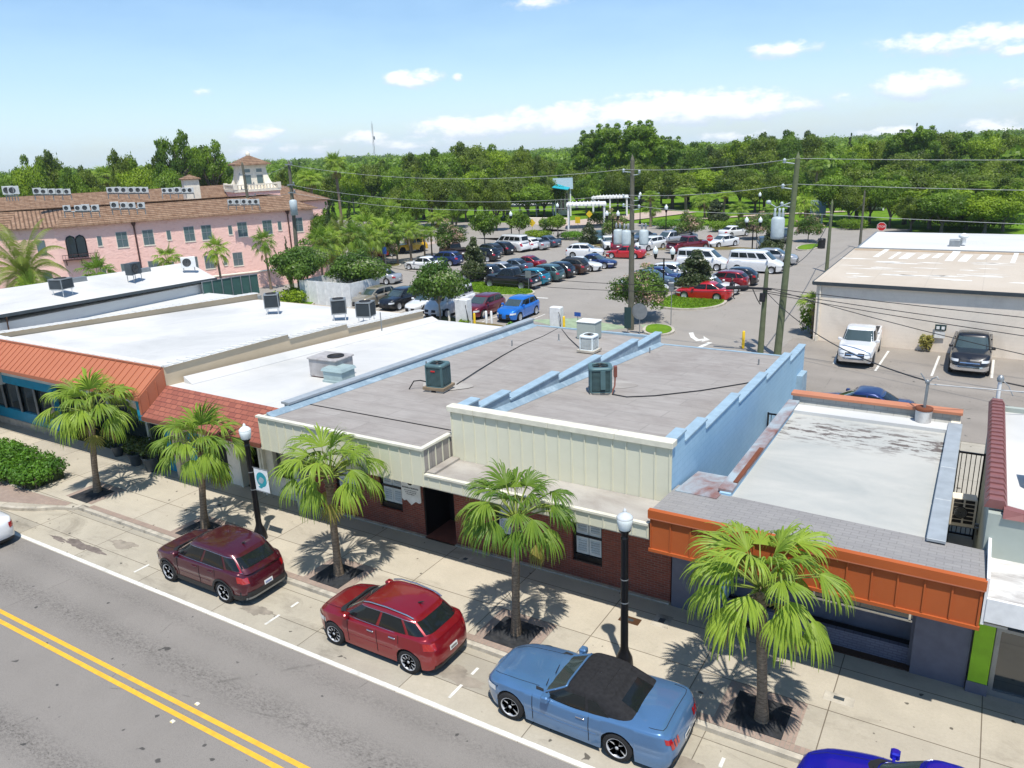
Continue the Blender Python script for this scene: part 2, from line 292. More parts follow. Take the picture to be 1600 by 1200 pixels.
# ---------------- mesh builder ----------------
class MB:
    def __init__(s): s.v = []; s.f = []; s.m = []; s.s = []
    def add(s, vs, fs, mi=0, sm=False):
        o = len(s.v); s.v.extend([tuple(map(float, v)) for v in vs])
        for f in fs: s.f.append(tuple(i+o for i in f)); s.m.append(mi); s.s.append(sm)
        return s
    def box(s, x0, x1, y0, y1, z0, z1, mi=0):
        return s.add([(x0,y0,z0),(x1,y0,z0),(x1,y1,z0),(x0,y1,z0),(x0,y0,z1),(x1,y0,z1),(x1,y1,z1),(x0,y1,z1)],
              [(0,3,2,1),(4,5,6,7),(0,1,5,4),(1,2,6,5),(2,3,7,6),(3,0,4,7)], mi)
    def bbox(s, x0, x1, y0, y1, z0, z1, b=.02, mi=0):      # box with chamfered vertical and top edges
        poly = [(x0+b,y0),(x1-b,y0),(x1,y0+b),(x1,y1-b),(x1-b,y1),(x0+b,y1),(x0,y1-b),(x0,y0+b)]
        cx, cy = (x0+x1)/2, (y0+y1)/2; kx = 1-2*b/max(1e-6, (x1-x0)); ky = 1-2*b/max(1e-6, (y1-y0))
        vs = [(x,y,z0) for x,y in poly]+[(x,y,z1-b) for x,y in poly]+[(cx+(x-cx)*kx, cy+(y-cy)*ky, z1) for x,y in poly]
        fs = [tuple(range(7,-1,-1)), tuple(range(16,24))]
        for k in (0, 8):
            for i in range(8): j = (i+1) % 8; fs.append((k+i,k+j,k+j+8,k+i+8))
        return s.add(vs, fs, mi)
    def hexa(s, a, mi=0): return s.add(a, [(0,3,2,1),(4,5,6,7),(0,1,5,4),(1,2,6,5),(2,3,7,6),(3,0,4,7)], mi)
    def prism(s, poly, z0, z1, mi=0, top=None):
        n = len(poly); a = [(x,y,z0) for x,y in poly]+[(x,y,z1) for x,y in poly]
        fs = [(i,(i+1)%n,(i+1)%n+n,i+n) for i in range(n)]; s.add(a, fs+[tuple(range(n-1,-1,-1))], mi); return s.add([(x,y,z1) for x,y in poly], [tuple(range(n))], mi if top is None else top)
    def quad(s, a, b, c, d, mi=0): return s.add([a,b,c,d], [(0,1,2,3)], mi)
    def tube(s, pts, r, n=8, mi=0, r1=None, cap=True, sm=True):
        pts = [Vector(p) for p in pts]; vs = []; fs = []; N = len(pts)
        up = Vector((0,0,1))
        for i, p in enumerate(pts):
            d = (pts[min(i+1,N-1)]-pts[max(i-1,0)]).normalized()
            a = d.cross(up) if abs(d.z) < .95 else d.cross(Vector((0,1,0)))
            a.normalize(); b = d.cross(a)
            rr = r[i] if isinstance(r, (list, tuple)) else (r if r1 is None else r+(r1-r)*i/(N-1))
            for k in range(n):
                t = 2*math.pi*k/n; vs.append(p+(a*math.cos(t)+b*math.sin(t))*rr)
        for i in range(N-1):
            for k in range(n): fs.append((i*n+k, i*n+(k+1)%n, (i+1)*n+(k+1)%n, (i+1)*n+k))
        s.add(vs, fs, mi, sm)
        if cap: s.add(vs[:n], [tuple(range(n))], mi); s.add(vs[-n:], [tuple(range(n-1,-1,-1))], mi)
        return s
    def lathe(s, prof, n=16, c=(0,0,0), mi=0, sm=True, axis='z'):
        vs = []; fs = []
        for (r, z) in prof:
            for k in range(n):
                t = 2*math.pi*k/n; x, y = r*math.cos(t), r*math.sin(t)
                vs.append((c[0]+x,c[1]+y,c[2]+z) if axis == 'z' else (c[0]+x,c[1]+z,c[2]+y))
        for i in range(len(prof)-1):
            for k in range(n): fs.append((i*n+k, i*n+(k+1)%n, (i+1)*n+(k+1)%n, (i+1)*n+k))
        return s.add(vs, fs, mi, sm)
    def grid(s, rows, mi=0, sm=True, close=False):
        n = len(rows[0]); vs = [p for r in rows for p in r]; fs = []
        for i in range(len(rows)-1):
            for k in range(n if close else n-1): fs.append((i*n+k, i*n+(k+1)%n, (i+1)*n+(k+1)%n, (i+1)*n+k))
        return s.add(vs, fs, mi, sm)
    def xf(s, mtx):
        s.v = [tuple(mtx @ Vector(v)) for v in s.v]; return s
    def build(s, name, mats, parent=None, loc=None, mod=None):
        me = bpy.data.meshes.new(name); me.from_pydata(s.v, [], s.f)
        if isinstance(mats, str): mats = [mats]
        for m in mats: me.materials.append(MATS[m])
        me.polygons.foreach_set('material_index', s.m); me.polygons.foreach_set('use_smooth', s.s); me.update()
        o = bpy.data.objects.new(name, me); COL.objects.link(o)
        if parent is not None: o.parent = parent
        if loc: o.location = loc
        if mod: 
            d = o.modifiers.new('bevel', 'BEVEL'); d.width = mod; d.segments = 2; d.limit_method = 'ANGLE'
        return o
def tag(o, label=None, cat=None, group=None, kind=None):
    for k, v in (('label', label), ('category', cat), ('group', group), ('kind', kind)):
        if v: o[k] = v
    return o
def thing(name, label, cat, loc=(0,0,0), rz=0, group=None):
    o = bpy.data.objects.new(name, None); COL.objects.link(o); o.location = loc; o.rotation_euler = (0,0,rz); o.empty_display_size = .2
    return tag(o, label, cat, group)
def kids(o): return [c for c in CH.get(o.name, [])]
CH = {}
def index_children():
    CH.clear()
    for o in COL.objects:
        if o.parent: CH.setdefault(o.parent.name, []).append(o)
def copy_tree(o, loc=None, rz=None, label=None, group=None, scale=None, parent=None):
    c = o.copy(); COL.objects.link(c)
    if parent is not None: c.parent = parent
    if loc is not None: c.location = loc
    if rz is not None: c.rotation_euler = (0,0,rz)
    if scale is not None: c.scale = scale if isinstance(scale, tuple) else (scale,)*3
    if label: c['label'] = label
    if group: c['group'] = group
    for ch in TREE.get(o.name, []): copy_tree(ch, parent=c)
    return c
TREE = {}
def reg(o):                                 # remember a prototype's children for copy_tree
    for x in COL.objects:
        if x.parent == o: TREE.setdefault(o.name, []).append(x)
    for x in TREE.get(o.name, []): reg(x)
    return o
def struct(mb, name, mats): o = mb.build(name, mats); o['kind'] = 'structure'; return o
ORD = ['zeroth','first','second','third','fourth','fifth','sixth','seventh','eighth','ninth','tenth','eleventh','twelfth','thirteenth','fourteenth','fifteenth','sixteenth','seventeenth','eighteenth']

def leaf_mesh(name, pts, nrm, size, tone, m, parent=None, aspect=1.6, rs=None):
    n = len(pts); rs = rs or np.random.RandomState(1)
    a = rs.normal(size=(n,3)); nn = nrm/np.linalg.norm(nrm, axis=1, keepdims=True)+rs.normal(size=(n,3))*.55; nn /= np.linalg.norm(nn, axis=1, keepdims=True)
    u = np.cross(nn, a); u /= np.linalg.norm(u, axis=1, keepdims=True); v = np.cross(nn, u)
    sz = size*(.6+.8*rs.rand(n))[:, None]; u = u*sz*aspect*.5; v = v*sz*.5
    V = np.empty((n,4,3)); V[:,0] = pts-u; V[:,1] = pts+v*.9; V[:,2] = pts+u; V[:,3] = pts-v*.9
    return raw_mesh(name, V.reshape(-1,3), np.arange(4*n).reshape(-1,4), tone, m, parent)
def raw_mesh(name, V, Fq, tone, m, parent=None):
    me = bpy.data.meshes.new(name); nv, nf = len(V), len(Fq)
    me.vertices.add(nv); me.vertices.foreach_set('co', V.astype(np.float32).ravel())
    me.loops.add(nf*4); me.loops.foreach_set('vertex_index', Fq.astype(np.int32).ravel())
    me.polygons.add(nf); me.polygons.foreach_set('loop_start', np.arange(0, nf*4, 4, dtype=np.int32)); me.update(calc_edges=True)
    at_ = me.attributes.new('tone', 'FLOAT', 'FACE'); at_.data.foreach_set('value', np.asarray(tone, np.float32))
    me.materials.append(MATS[m]); me.validate()
    o = bpy.data.objects.new(name, me); COL.objects.link(o)
    if parent is not None: o.parent = parent
    return o
# ---------------- ground, road, pavements ----------------
g = MB(); g.quad((-1480,-118,-.2),(1180,-118,-.2),(1180,1290,-.2),(-1480,1290,-.2)); struct(g, 'ground', 'field_ground')
g = MB(); g.box(-160, 60, -25, 12.13, -.19, -.12); struct(g, 'road', 'asphalt_road')
g = MB(); g.box(-60, 40, 12.13, 14.5, -.19, -.116)
struct(g, 'parking_lane', 'parking_concrete')
g = MB()
z = -.1155
g.quad((-160,12.16,z),(60,12.16,z),(60,12.30,z),(-160,12.30,z)); 
for x in (-22.85, -16.6, -10.05, -3.6, 2.9):
    z = -.1115
    g.quad((x-.04,12.6,z),(x+.04,12.6,z),(x+.04,13.15,z),(x-.04,13.15,z)); g.quad((x-.04,13.6,z),(x+.04,13.6,z),(x+.04,13.9,z),(x-.04,13.9,z))

plain('road_white', (.66,.65,.60), .7, 0, .15, 6, dirt=(.35,.33,.3,.6), ds=5)
plain('road_yellow', (.72,.40,.035), .7, 0, .1, 6, dirt=(.4,.25,.06,.5), ds=4)
struct(g, 'lane_marking_white', 'road_white')
g = MB(); z = -.1155
for y0, y1 in ((8.86, 8.99), (9.15, 9.28)): g.quad((-160,y0,z),(60,y0,z),(60,y1,z),(-160,y1,z))
struct(g, 'lane_marking_yellow', 'road_yellow')
for i, (x, y, w) in enumerate([(-15.47, 8.72, 'beyond the near'), (-15.47, 9.42, 'beside the far')]):
    m = MB(); m.bbox(x-.06, x+.06, y-.05, y+.05, -.12, -.098, .015, 0); m.quad((x-.04,y-.052,-.117),(x+.04,y-.052,-.117),(x+.03,y-.04,-.1),(x-.03,y-.04,-.1), 1)
    tag(m.build('road_reflector', ['cream_trim', 'yellow_paint']), 'small raised reflector on the asphalt just %s yellow line' % ('on the near side of the nearer' if i == 0 else 'on the far side of the farther'), 'reflector', 'reflectors by the yellow lines')
# kerb and pavement
bulb = [(-29.25,14.62),(-29.45,14.35),(-30.1,14.1),(-30.8,13.6),(-31.6,13.25),(-32.6,13.0),(-35,12.75),(-60,12.7)]
g = MB(); g.box(-29.25, 40, 14.5, 14.66, -.19, .004)
for i in range(len(bulb)-1):
    (x0,y0),(x1,y1) = bulb[i], bulb[i+1]; d = Vector((x1-x0,y1-y0,0)).normalized(); n = Vector((d.y,-d.x,0))*.16
    if n.y < 0: n = -n
    g.hexa([(x0,y0,-.19),(x1,y1,-.19),(x1+n.x,y1+n.y,-.19),(x0+n.x,y0+n.y,-.19),(x0,y0,.004),(x1,y1,.004),(x1+n.x,y1+n.y,.004),(x0+n.x,y0+n.y,.004)])
struct(g, 'kerb', 'kerb_concrete')
g = MB(); g.prism([(x, y+.12) for x, y in bulb[::-1]]+[(40,14.62),(40,18.95),(-60,18.95)], -.15, 0); struct(g, 'sidewalk', 'sidewalk_concrete')
g = MB()
PALMX = [-3.24, -9.92, -16.5, -23.2, -29.95]
# brick bands: one along the kerb, one round each tree pit
z = .004
g.quad((-28.9,14.67,z),(40,14.67,z),(40,14.9,z),(-28.9,14.9,z), 1)
for x in PALMX:
    a, b = x-.62, x+.62; z = .0075
    g.quad((a-.28,14.9,z),(a,14.9,z),(a,16.35,z),(a-.28,16.35,z), 1); g.quad((b,14.9,z),(b+.28,14.9,z),(b+.28,16.35,z),(b,16.35,z), 1)
    g.quad((a,16.07,z),(b,16.07,z),(b,16.35,z),(a,16.35,z), 0)
struct(g, 'brick_paving_band', ['brick_pavers', 'brick_pavers_across'])
g = MB(); z = .006
g.prism([(-31.0,13.95),(-29.9,14.35),(-29.9,14.6),(-31.6,14.5),(-45,13.9),(-45,13.15),(-33,13.25)], -.01, z); struct(g, 'paver_apron', 'brick_pavers')
plain('stain_dark', (.17,.14,.12), .8, 0, .35, 5); plain('stain_soft', (.27,.235,.19), .9, 0, .25, 3)
def stain(cx, cy, rx, ry, seed, m_, z, nm):
    r2 = random.Random(seed); ph = [r2.uniform(0,6.28) for _ in range(6)]; g = MB(); P = []
    for k in range(64):
        a = 2*math.pi*k/64; f = 1+.22*math.sin(2*a+ph[0])+.16*math.sin(3*a+ph[1])+.12*math.sin(5*a+ph[2])+.08*math.sin(9*a+ph[3])+.06*math.sin(15*a+ph[4])+.05*math.sin(23*a+ph[5]); P.append((cx+rx*f*math.cos(a),cy+ry*f*math.sin(a),z))
    g.add(P,[tuple(range(64))]); struct(g, nm, m_)
stain(-26.2,12.85,.95,.2,4,'stain_dark',-.111,'road_stain'); stain(-27.6,12.75,.5,.09,5,'stain_dark',-.1105,'road_stain'); stain(-25.0,13.6,.7,.2,6,'stain_soft',-.112,'road_stain'); stain(-17.5,13.0,.5,.25,8,'stain_soft',-.1105,'road_stain'); stain(-10.4,13.4,.7,.3,9,'stain_soft',-.112,'road_stain'); stain(-4.0,13.2,.6,.25,10,'stain_soft',-.1105,'road_stain')
cov_lab = ['beside the kerb in front of the palm with the yellowish lower leaves']
def grate(x, lab):
    t = thing('tree_grate', lab, 'tree grate', (x, 15.5, 0), 0, 'square black mats round the street palms'); b = MB(); s_ = .62
    b.box(-s_, s_, -.62, .57, -.02, .018); b.build('mat', 'rubber_mat', t)
    m = MB(); m.lathe([(.24,.02),(.27,.035),(.34,.03),(.40,.018)], 20); m.build('collar_ring', 'rubber_mat', t)
plain('rubber_mat', (.022,.024,.028), .8, 0, .4, 5, dirt=(.07,.065,.06,.7), ds=3)
for x, l in zip(PALMX, ['square black mat round the palm nearest the orange fascia', 'square black mat round the palm in front of the louvred window by the orange fascia', 'square black mat round the palm behind the bright red car',
                        'square black mat round the palm by the maroon car and the banner lamp post', 'square black mat round the palm at the end of the hedge']): grate(x, l)
# covers in the pavement
def cover(x, y, w, d, lab, m='kerb_concrete', rnd_=False, z=.004, rz=0):
    t = MB()
    if rnd_: t.lathe([(w,-.01),(w,z+.001),(w*.92,z+.004),(w*.9,z+.001),(.001,z+.001)], 24)
    else: t.bbox(-w,w,-d,d,-.01,z+.006,.01,0); t.box(-w*.35,w*.35,-d*.35,d*.35,z,z+.009,1)
    o = t.build('utility_cover', [m, 'dark_grey_metal']); o.location = (x,y,0); o.rotation_euler = (0,0,rz); tag(o, lab, 'cover', 'covers set in the pavement')
cover(-6.55, 17.93, .24, .3, 'square concrete cover near the brick wall end'); cover(-1.75, 16.9, .34, .17, 'long pale cover with dark slot left of the planter')
cover(-7.35, 17.55, .30, .16, 'brown metal grille behind the foreground lamp post', 'bronze'); cover(-13.4, 18.2, .2, .2, 'small square cover by the doorway')
cover(-24.3, 17.2, .24, .2, 'grey cover near the second palm from the left'); cover(-9.2, 14.15, .36, .36, 'round iron manhole cover at the nose of the blue convertible', 'bronze', True, -.118)
cover(-8.75, 15.2, .28, .3, 'round grey lid on the pavement behind the convertible windscreen', 'dark_grey_metal', True)

# ---------------- building helpers ----------------
def ribs(mb, x0, x1, y, z0, z1, step, w=.035, d=.035, mi=0, slope=0.):
    n = int(round((x1-x0)/step)); 
    for i in range(n+1):
        x = x0+(x1-x0)*i/n; mb.hexa([(x-w/2,y-d+slope,z0),(x+w/2,y-d+slope,z0),(x+w/2,y+.005+slope,z0),(x-w/2,y+.005+slope,z0),(x-w/2,y-d,z1),(x+w/2,y-d,z1),(x+w/2,y+.005,z1),(x-w/2,y+.005,z1)], mi)
def shutter_window(parent, x0, x1, z0, z1, y):
    f = MB(); fr = .06
    f.box(x0-fr,x0,y-.02,y+.12,z0-fr,z1+fr); f.box(x1,x1+fr,y-.02,y+.12,z0-fr,z1+fr); f.box(x0,x1,y-.02,y+.12,z1,z1+fr); f.box(x0,x1,y-.04,y+.12,z0-fr,z0); f.box(x0,x1,y+.0,y+.08,(z0+z1)/2-.03,(z0+z1)/2+.03)
    w = f.build('window', 'interior_dark', parent)
    s = MB(); xm = (x0+x1)/2
    for a, b in ((x0+.02,xm-.01),(xm+.01,x1-.02)):
        s.box(a,a+.05,y+.10,y+.13,z0+.02,z1-.02); s.box(b-.05,b,y+.10,y+.13,z0+.02,z1-.02)
        for zz in (z0+.02,(z0+z1)/2-.04,z1-.1): s.box(a+.05,b-.05,y+.10,y+.13,zz,zz+.08)
        k = z0+.12
        while k < z1-.12:
            s.hexa([(a+.05,y+.095,k),(b-.05,y+.095,k),(b-.05,y+.13,k+.035),(a+.05,y+.13,k+.035),(a+.05,y+.1,k+.012),(b-.05,y+.1,k+.012),(b-.05,y+.135,k+.047),(a+.05,y+.135,k+.047)]); k += .075
    s.build('shutter', 'shutter_white', w); g_ = MB(); g_.box(x0,x1,y+.085,y+.09,z0,z1); 
def wall_with_holes(mb, x0, x1, y0, y1, z0, z1, holes, mi=0):
    xs = sorted(set([x0,x1]+[h[0] for h in holes]+[h[1] for h in holes]))
    for a, b in zip(xs[:-1], xs[1:]):
        hs = sorted([(h[2],h[3]) for h in holes if h[0] <= a+1e-6 and h[1] >= b-1e-6]); z = z0
        for c, d in hs:
            if c > z: mb.box(a,b,y0,y1,z,c,mi)
            z = d
        if z < z1: mb.box(a,b,y0,y1,z,z1,mi)

# ---------------- the brick fronted building with the cream fascia ----------------
CB = thing('brick_shop_building', 'long brick building with cream metal fascia, grey roof and blue side wall', 'building', (-13.9, 18.85, 0)); OX, OY = -13.9, 18.85
def loc(mb): mb.v = [(x-OX, y-OY, z) for x, y, z in mb.v]; return mb
def cb(mb, name, mats, parent=CB, **k): return loc(mb).build(name, mats, parent, **k)
m = MB()
holes = [(-17.45,-16.45,.72,2.35),(-19.6,-18.6,.72,2.35),(-15.5,-14.2,0,2.45),(-9.8,-8.8,.6,2.25),(-12.6,-11.6,.6,2.25)]
wall_with_holes(m, -21.05, -6.65, 18.85, 19.1, 0, 3.0, holes); m.box(-15.7,-15.5,19.1,20.3,0,3.0); m.box(-14.2,-14.0,19.1,20.3,0,3.0)
cb(m, 'brick_wall', 'brick_wall')
m = MB(); m.box(-17.0,-6.65,18.75,18.85,0,.05); m.box(-21.05,-17.0,18.75,18.85,0,.05); cb(m, 'wall_foot', 'kerb_concrete')
for (x0,x1,z0,z1) in [h for h in holes if h[2] > .1]:
    shw = MB(); ox = x0+.07
    f = MB(); f.box(x0,x1,19.0,19.05,z0,z1); 
    w = MB(); y = 18.93
    w.box(x0,x0+.06,y,y+.12,z0,z1); w.box(x1-.06,x1,y,y+.12,z0,z1); w.box(x0+.06,x1-.06,y,y+.12,z1-.06,z1); w.box(x0+.06,x1-.06,y,y+.12,z0,z0+.2); w.box(x0+.06,x1-.06,y,y+.06,(z0+z1)/2-.0,(z0+z1)/2+.06)
    wo = cb(w, 'window', 'black_metal'); s = MB(); xm = (x0+x1)/2
    for a, b in ((x0+.08,xm-.01),(xm+.01,x1-.08)):
        s.box(a,a+.06,y+.06,y+.09,z0+.22,z1-.08); s.box(b-.06,b,y+.06,y+.09,z0+.22,z1-.08)
        for zz in (z0+.22,(z0+z1)/2+.06,(z0+z1)/2-.1,z1-.16): s.box(a+.06,b-.06,y+.06,y+.09,zz,zz+.1)
        k = z0+.34
        while k < z1-.18:
            if abs(k-(z0+z1)/2) > .1: s.hexa([(a+.06,y+.055,k),(b-.06,y+.055,k),(b-.06,y+.09,k+.04),(a+.06,y+.09,k+.04),(a+.06,y+.058,k+.012),(b-.06,y+.058,k+.012),(b-.06,y+.093,k+.052),(a+.06,y+.093,k+.052)])
            k += .082
    cb(s, 'shutter', 'shutter_white', wo)
    f.v = [(a_, b_+.07, c_) for a_, b_, c_ in f.v]; cb(f, 'pane', 'window_glass', wo)
m = MB(); m.box(-15.5,-14.2,20.2,20.26,.06,2.45); m.box(-15.5,-15.44,18.87,20.2,0,2.45); cb(m, 'door_recess', 'black_metal')
m = MB(); m.box(-15.2,-14.35,20.12,20.2,.08,2.2); d = cb(m, 'door', 'black_plastic'); m = MB(); m.lathe([(.001,0),(.035,.0),(.035,.03),(.001,.04)],10,(-14.5,20.08,1.05),axis='y'); m.box(-14.72,-14.5,20.085,20.1,1.03,1.07); cb(m, 'door_handle', 'chrome', d)
m = MB(); m.box(-15.44,-14.2,18.75,20.2,0,.055); cb(m, 'door_step', 'brown_trim')
# lower fascia + canopy
m = MB(); m.box(-21.08,-13.9,17.0,17.06,2.97,4.17); m.box(-13.96,-13.9,17.06,18.45,3.42,4.17); m.box(-21.08,-21.02,17.06,18.85,2.97,4.17)
ribs(m, -21.05,-13.93, 17.0, 2.97, 4.1, .42, .03, .03)
for i in range(4): y = 17.3+i*.36; m.box(-13.9,-13.87,y-.015,y+.015,3.43,4.1)
cb(m, 'fascia', 'metal_cream')
m = MB(); m.box(-21.14,-13.84,16.93,17.1,4.17,4.24); m.box(-13.99,-13.84,17.1,18.45,4.17,4.24); m.box(-13.84,-6.62,16.95,17.08,3.36,3.42); cb(m, 'coping', 'cream_trim')
m = MB(); m.box(-13.9,-6.62,17.0,17.06,2.99,3.36); ribs(m, -13.7,-6.65, 17.0, 2.99, 3.35, .42, .025, .025); cb(m, 'canopy_fascia', 'metal_cream')
m = MB(); m.box(-21.0,-6.62,17.06,18.85,2.93,2.97); cb(m, 'soffit', 'cream_trim')
m = MB(); m.box(-13.88,-6.62,17.06,18.44,3.3,3.385); m.box(-13.84,-13.55,17.1,18.44,3.385,3.46); cb(m, 'canopy_roof', 'canopy_top')
m = MB(); m.box(-13.8,-6.56,18.45,18.51,3.38,5.05); ribs(m, -13.78,-6.6, 18.45, 3.38, 4.98, .42, .03, .03); m.box(-13.8,-13.74,18.51,19.5,3.38,5.0); cb(m, 'upper_fascia', 'metal_cream')
m = MB(); xs = [-13.9,-12.9,-10.3,-8.2,-6.5]
for a, b in zip(xs[:-1], xs[1:]): m.bbox(a+.004,b-.004,18.36,18.72,5.0,5.17,.015)
cb(m, 'upper_coping', 'cream_trim')
# roofs (slope down to the back)
m = MB(); m.hexa([(-20.9,17.1,3.0),(-13.9,17.1,3.0),(-13.85,36,2.9),(-20.9,36,2.9),(-20.9,17.1,4.16),(-13.9,17.1,4.16),(-13.85,36,3.32),(-20.9,36,3.42)]); cb(m, 'roof', 'roof_grey')
m = MB(); m.hexa([(-13.5,18.5,3.0),(-6.85,18.5,3.0),(-6.85,36,2.5),(-13.5,36,2.5),(-13.5,18.5,4.45),(-6.85,18.5,4.45),(-6.85,36,3.05),(-13.5,36,3.05)]); cb(m, 'roof', 'roof_grey')
m = MB(); m.box(-20.9,-13.9,18.99,19.03,4.08,4.098); cb(m, 'roof_joint', 'rubber')
# parapets, stepped
STEP = [(18.72,19.6,5.08),(19.6,21.5,4.78),(21.5,25.1,4.50),(25.1,28.9,4.22),(28.9,33.0,3.98),(33.0,36.0,3.66)]
m = MB(); c = MB()
for i, (y0,y1,z1) in enumerate(STEP):
    m.box(-6.85,-6.6,y0 if i else 18.52,y1,-.0 if i else 3.0,z1); c.bbox(-6.89,-6.56,y0+(.0 if i else 0),y1+.05,z1,z1+.06,.015); 
m.box(-6.85,-6.6,19.1,19.6,0,3.0); cb(m, 'side_wall', 'wall_blue'); cb(c, 'wall_coping', 'blue_cap')
m = MB(); c = MB()
for i, (y0,y1,z1) in enumerate(STEP):
    z1 -= .03
    m.box(-13.78,-13.5,y0,y1,2.9,z1); c.bbox(-13.83,-13.45,y0,y1+.05,z1,z1+.06,.015)
cb(m, 'dividing_parapet', 'blue_flashing'); cb(c, 'wall_coping', 'blue_cap')
m = MB(); m.hexa([(-21.15,18.3,0),(-20.85,18.3,0),(-20.85,36,0),(-21.15,36,0),(-21.15,18.3,4.28),(-20.85,18.3,4.28),(-20.85,36,3.72),(-21.15,36,3.72)]); cb(m, 'left_parapet', 'flashing_grey')
m = MB(); m.hexa([(-21.2,18.2,4.28),(-20.8,18.2,4.28),(-20.8,36.05,3.72),(-21.2,36.05,3.72),(-21.2,18.2,4.36),(-20.8,18.2,4.36),(-20.8,36.05,3.80),(-21.2,36.05,3.80)]); cb(m, 'wall_coping', 'blue_grey_cap')
m = MB(); m.box(-20.85,-6.86,36,36.2,0,2.9); m.box(-20.9,-13.9,35.95,36.1,2.9,3.45); m.box(-13.5,-6.86,35.95,36.1,2.9,3.08); cb(m, 'rear_wall', 'wall_blue_rear') if False else cb(m, 'rear_wall', 'blue_cap')
m = MB(); m.box(-6.6,-6.35,34.6,35.6,0,2.6); cb(m, 'meter_box', 'blue_cap')
# flashing strip of sealant along the parapet foot
m = MB(); m.hexa([(-13.5,18.6,4.40),(-13.3,18.6,4.40),(-13.3,35.9,3.04),(-13.5,35.9,3.04),(-13.5,18.6,4.62),(-13.28,18.6,4.455),(-13.28,35.9,3.075),(-13.5,35.9,3.2)]); m.hexa([(-20.85,17.2,4.1),(-20.6,17.2,4.1),(-20.6,35.9,3.36),(-20.85,35.9,3.36),(-20.85,17.2,4.3),(-20.58,17.2,4.165),(-20.58,35.9,3.425),(-20.85,35.9,3.58)]); cb(m, 'flashing', 'blue_flashing')
# vent stubs
m = MB()
for x,y,z in ((-20.2,25.5,3.8),(-19.2,31,3.55),(-13.1,33.5,3.2),(-7.2,31.5,3.35),(-17.8,33.2,3.5),(-8.0,33.4,3.2)): m.tube([(x,y,z-.1),(x,y,z+.32)],.035,8); m.lathe([(.1,z-.06),(.05,z+.02)],10,(x,y,0))
cb(m, 'vent_pipe', 'grey_metal')
m = MB(); # ponding repair patches on the roof
for x,y,w,d,z in ((-17.8,23.6,1.1,.8,.003),(-11.9,26.6,.9,.75,.003)):
    z0 = (4.16-(y-17.1)*.042 if x < -14 else 4.45-(y-18.5)*.08)+.006
    sl = -.042 if x < -14 else -.08
    m.add([(x+w*math.cos(t)*(1+.15*math.sin(3*t)),y+d*math.sin(t),z0+sl*d*math.sin(t)+.004) for t in [k*math.pi/8 for k in range(16)]],[tuple(range(16))])
cb(m, 'roof_patch', 'canopy_top')
# hanging board by the door: a scalloped white sign with a round mark and three lines of lettering
SG = thing('business_sign', 'white scalloped sign with a dark round mark beside the black doorway', 'sign', (-15.98, 18.78, 1.65))
m = MB(); out = [(-.40,.62),(.42,.62),(.42,-.36),(.34,-.40),(.2,-.36),(.1,-.44),(0,-.52),(-.1,-.44),(-.2,-.36),(-.32,-.40),(-.40,-.34)]
m.add([(x,0,z) for x,z in out]+[(x,.04,z) for x,z in out],[tuple(range(len(out)-1,-1,-1)),tuple(range(len(out),2*len(out)))]+[(i,(i+1)%len(out),(i+1)%len(out)+len(out),i+len(out)) for i in range(len(out))]); m.build('board','sign_white',SG)
m = MB(); m.add([(.12*math.cos(t),-.004,.34+.12*math.sin(t)) for t in [k*math.pi/12 for k in range(24)]],[tuple(range(23,-1,-1))],0)
m.add([(.06*math.cos(t)*(1 if k<14 else .4),-.007,.34+.06*math.sin(t)) for k,t in enumerate([k*math.pi/9 for k in range(18)])],[tuple(range(17,-1,-1))],1); m.build('emblem',['black_metal','sign_white'],SG)
def text(body, size, loc_, rot, m_, parent, name='lettering', ext=.002, align='CENTER', sx=1.):
    cu = bpy.data.curves.new(name, 'FONT'); cu.body = body; cu.size = size; cu.align_x = align; cu.align_y = 'CENTER'; cu.extrude = ext; cu.materials.append(MATS[m_])
    o = bpy.data.objects.new(name, cu); COL.objects.link(o); bpy.context.view_layer.update(); me = bpy.data.meshes.new_from_object(o); bpy.data.objects.remove(o); o = bpy.data.objects.new(name, me); COL.objects.link(o); o.parent = parent; o.location = loc_; o.rotation_euler = rot; o.scale = (sx,1,1); return o
def scribble(parent, z, w, h, y=-.004):     # writing too small to read in the photograph: short dark strokes like a line of lettering
    m = MB(); x = -w/2
    while x < w/2:
        k = rnd.uniform(.012,.026); m.box(x,x+k*.35,y,y+.003,z-h/2,z+h/2); m.box(x+k*.35,x+k,y,y+.003,z+(-h/2 if rnd.random()<.5 else h/5),z+(-h/5 if rnd.random()<.5 else h/2)); x += k*1.4
    return m.build('lettering','black_metal',parent)
scribble(SG, .12, .7, .055); scribble(SG, .02, .52, .03); scribble(SG, -.05, .46, .03); scribble(SG, -.12, .34, .03)
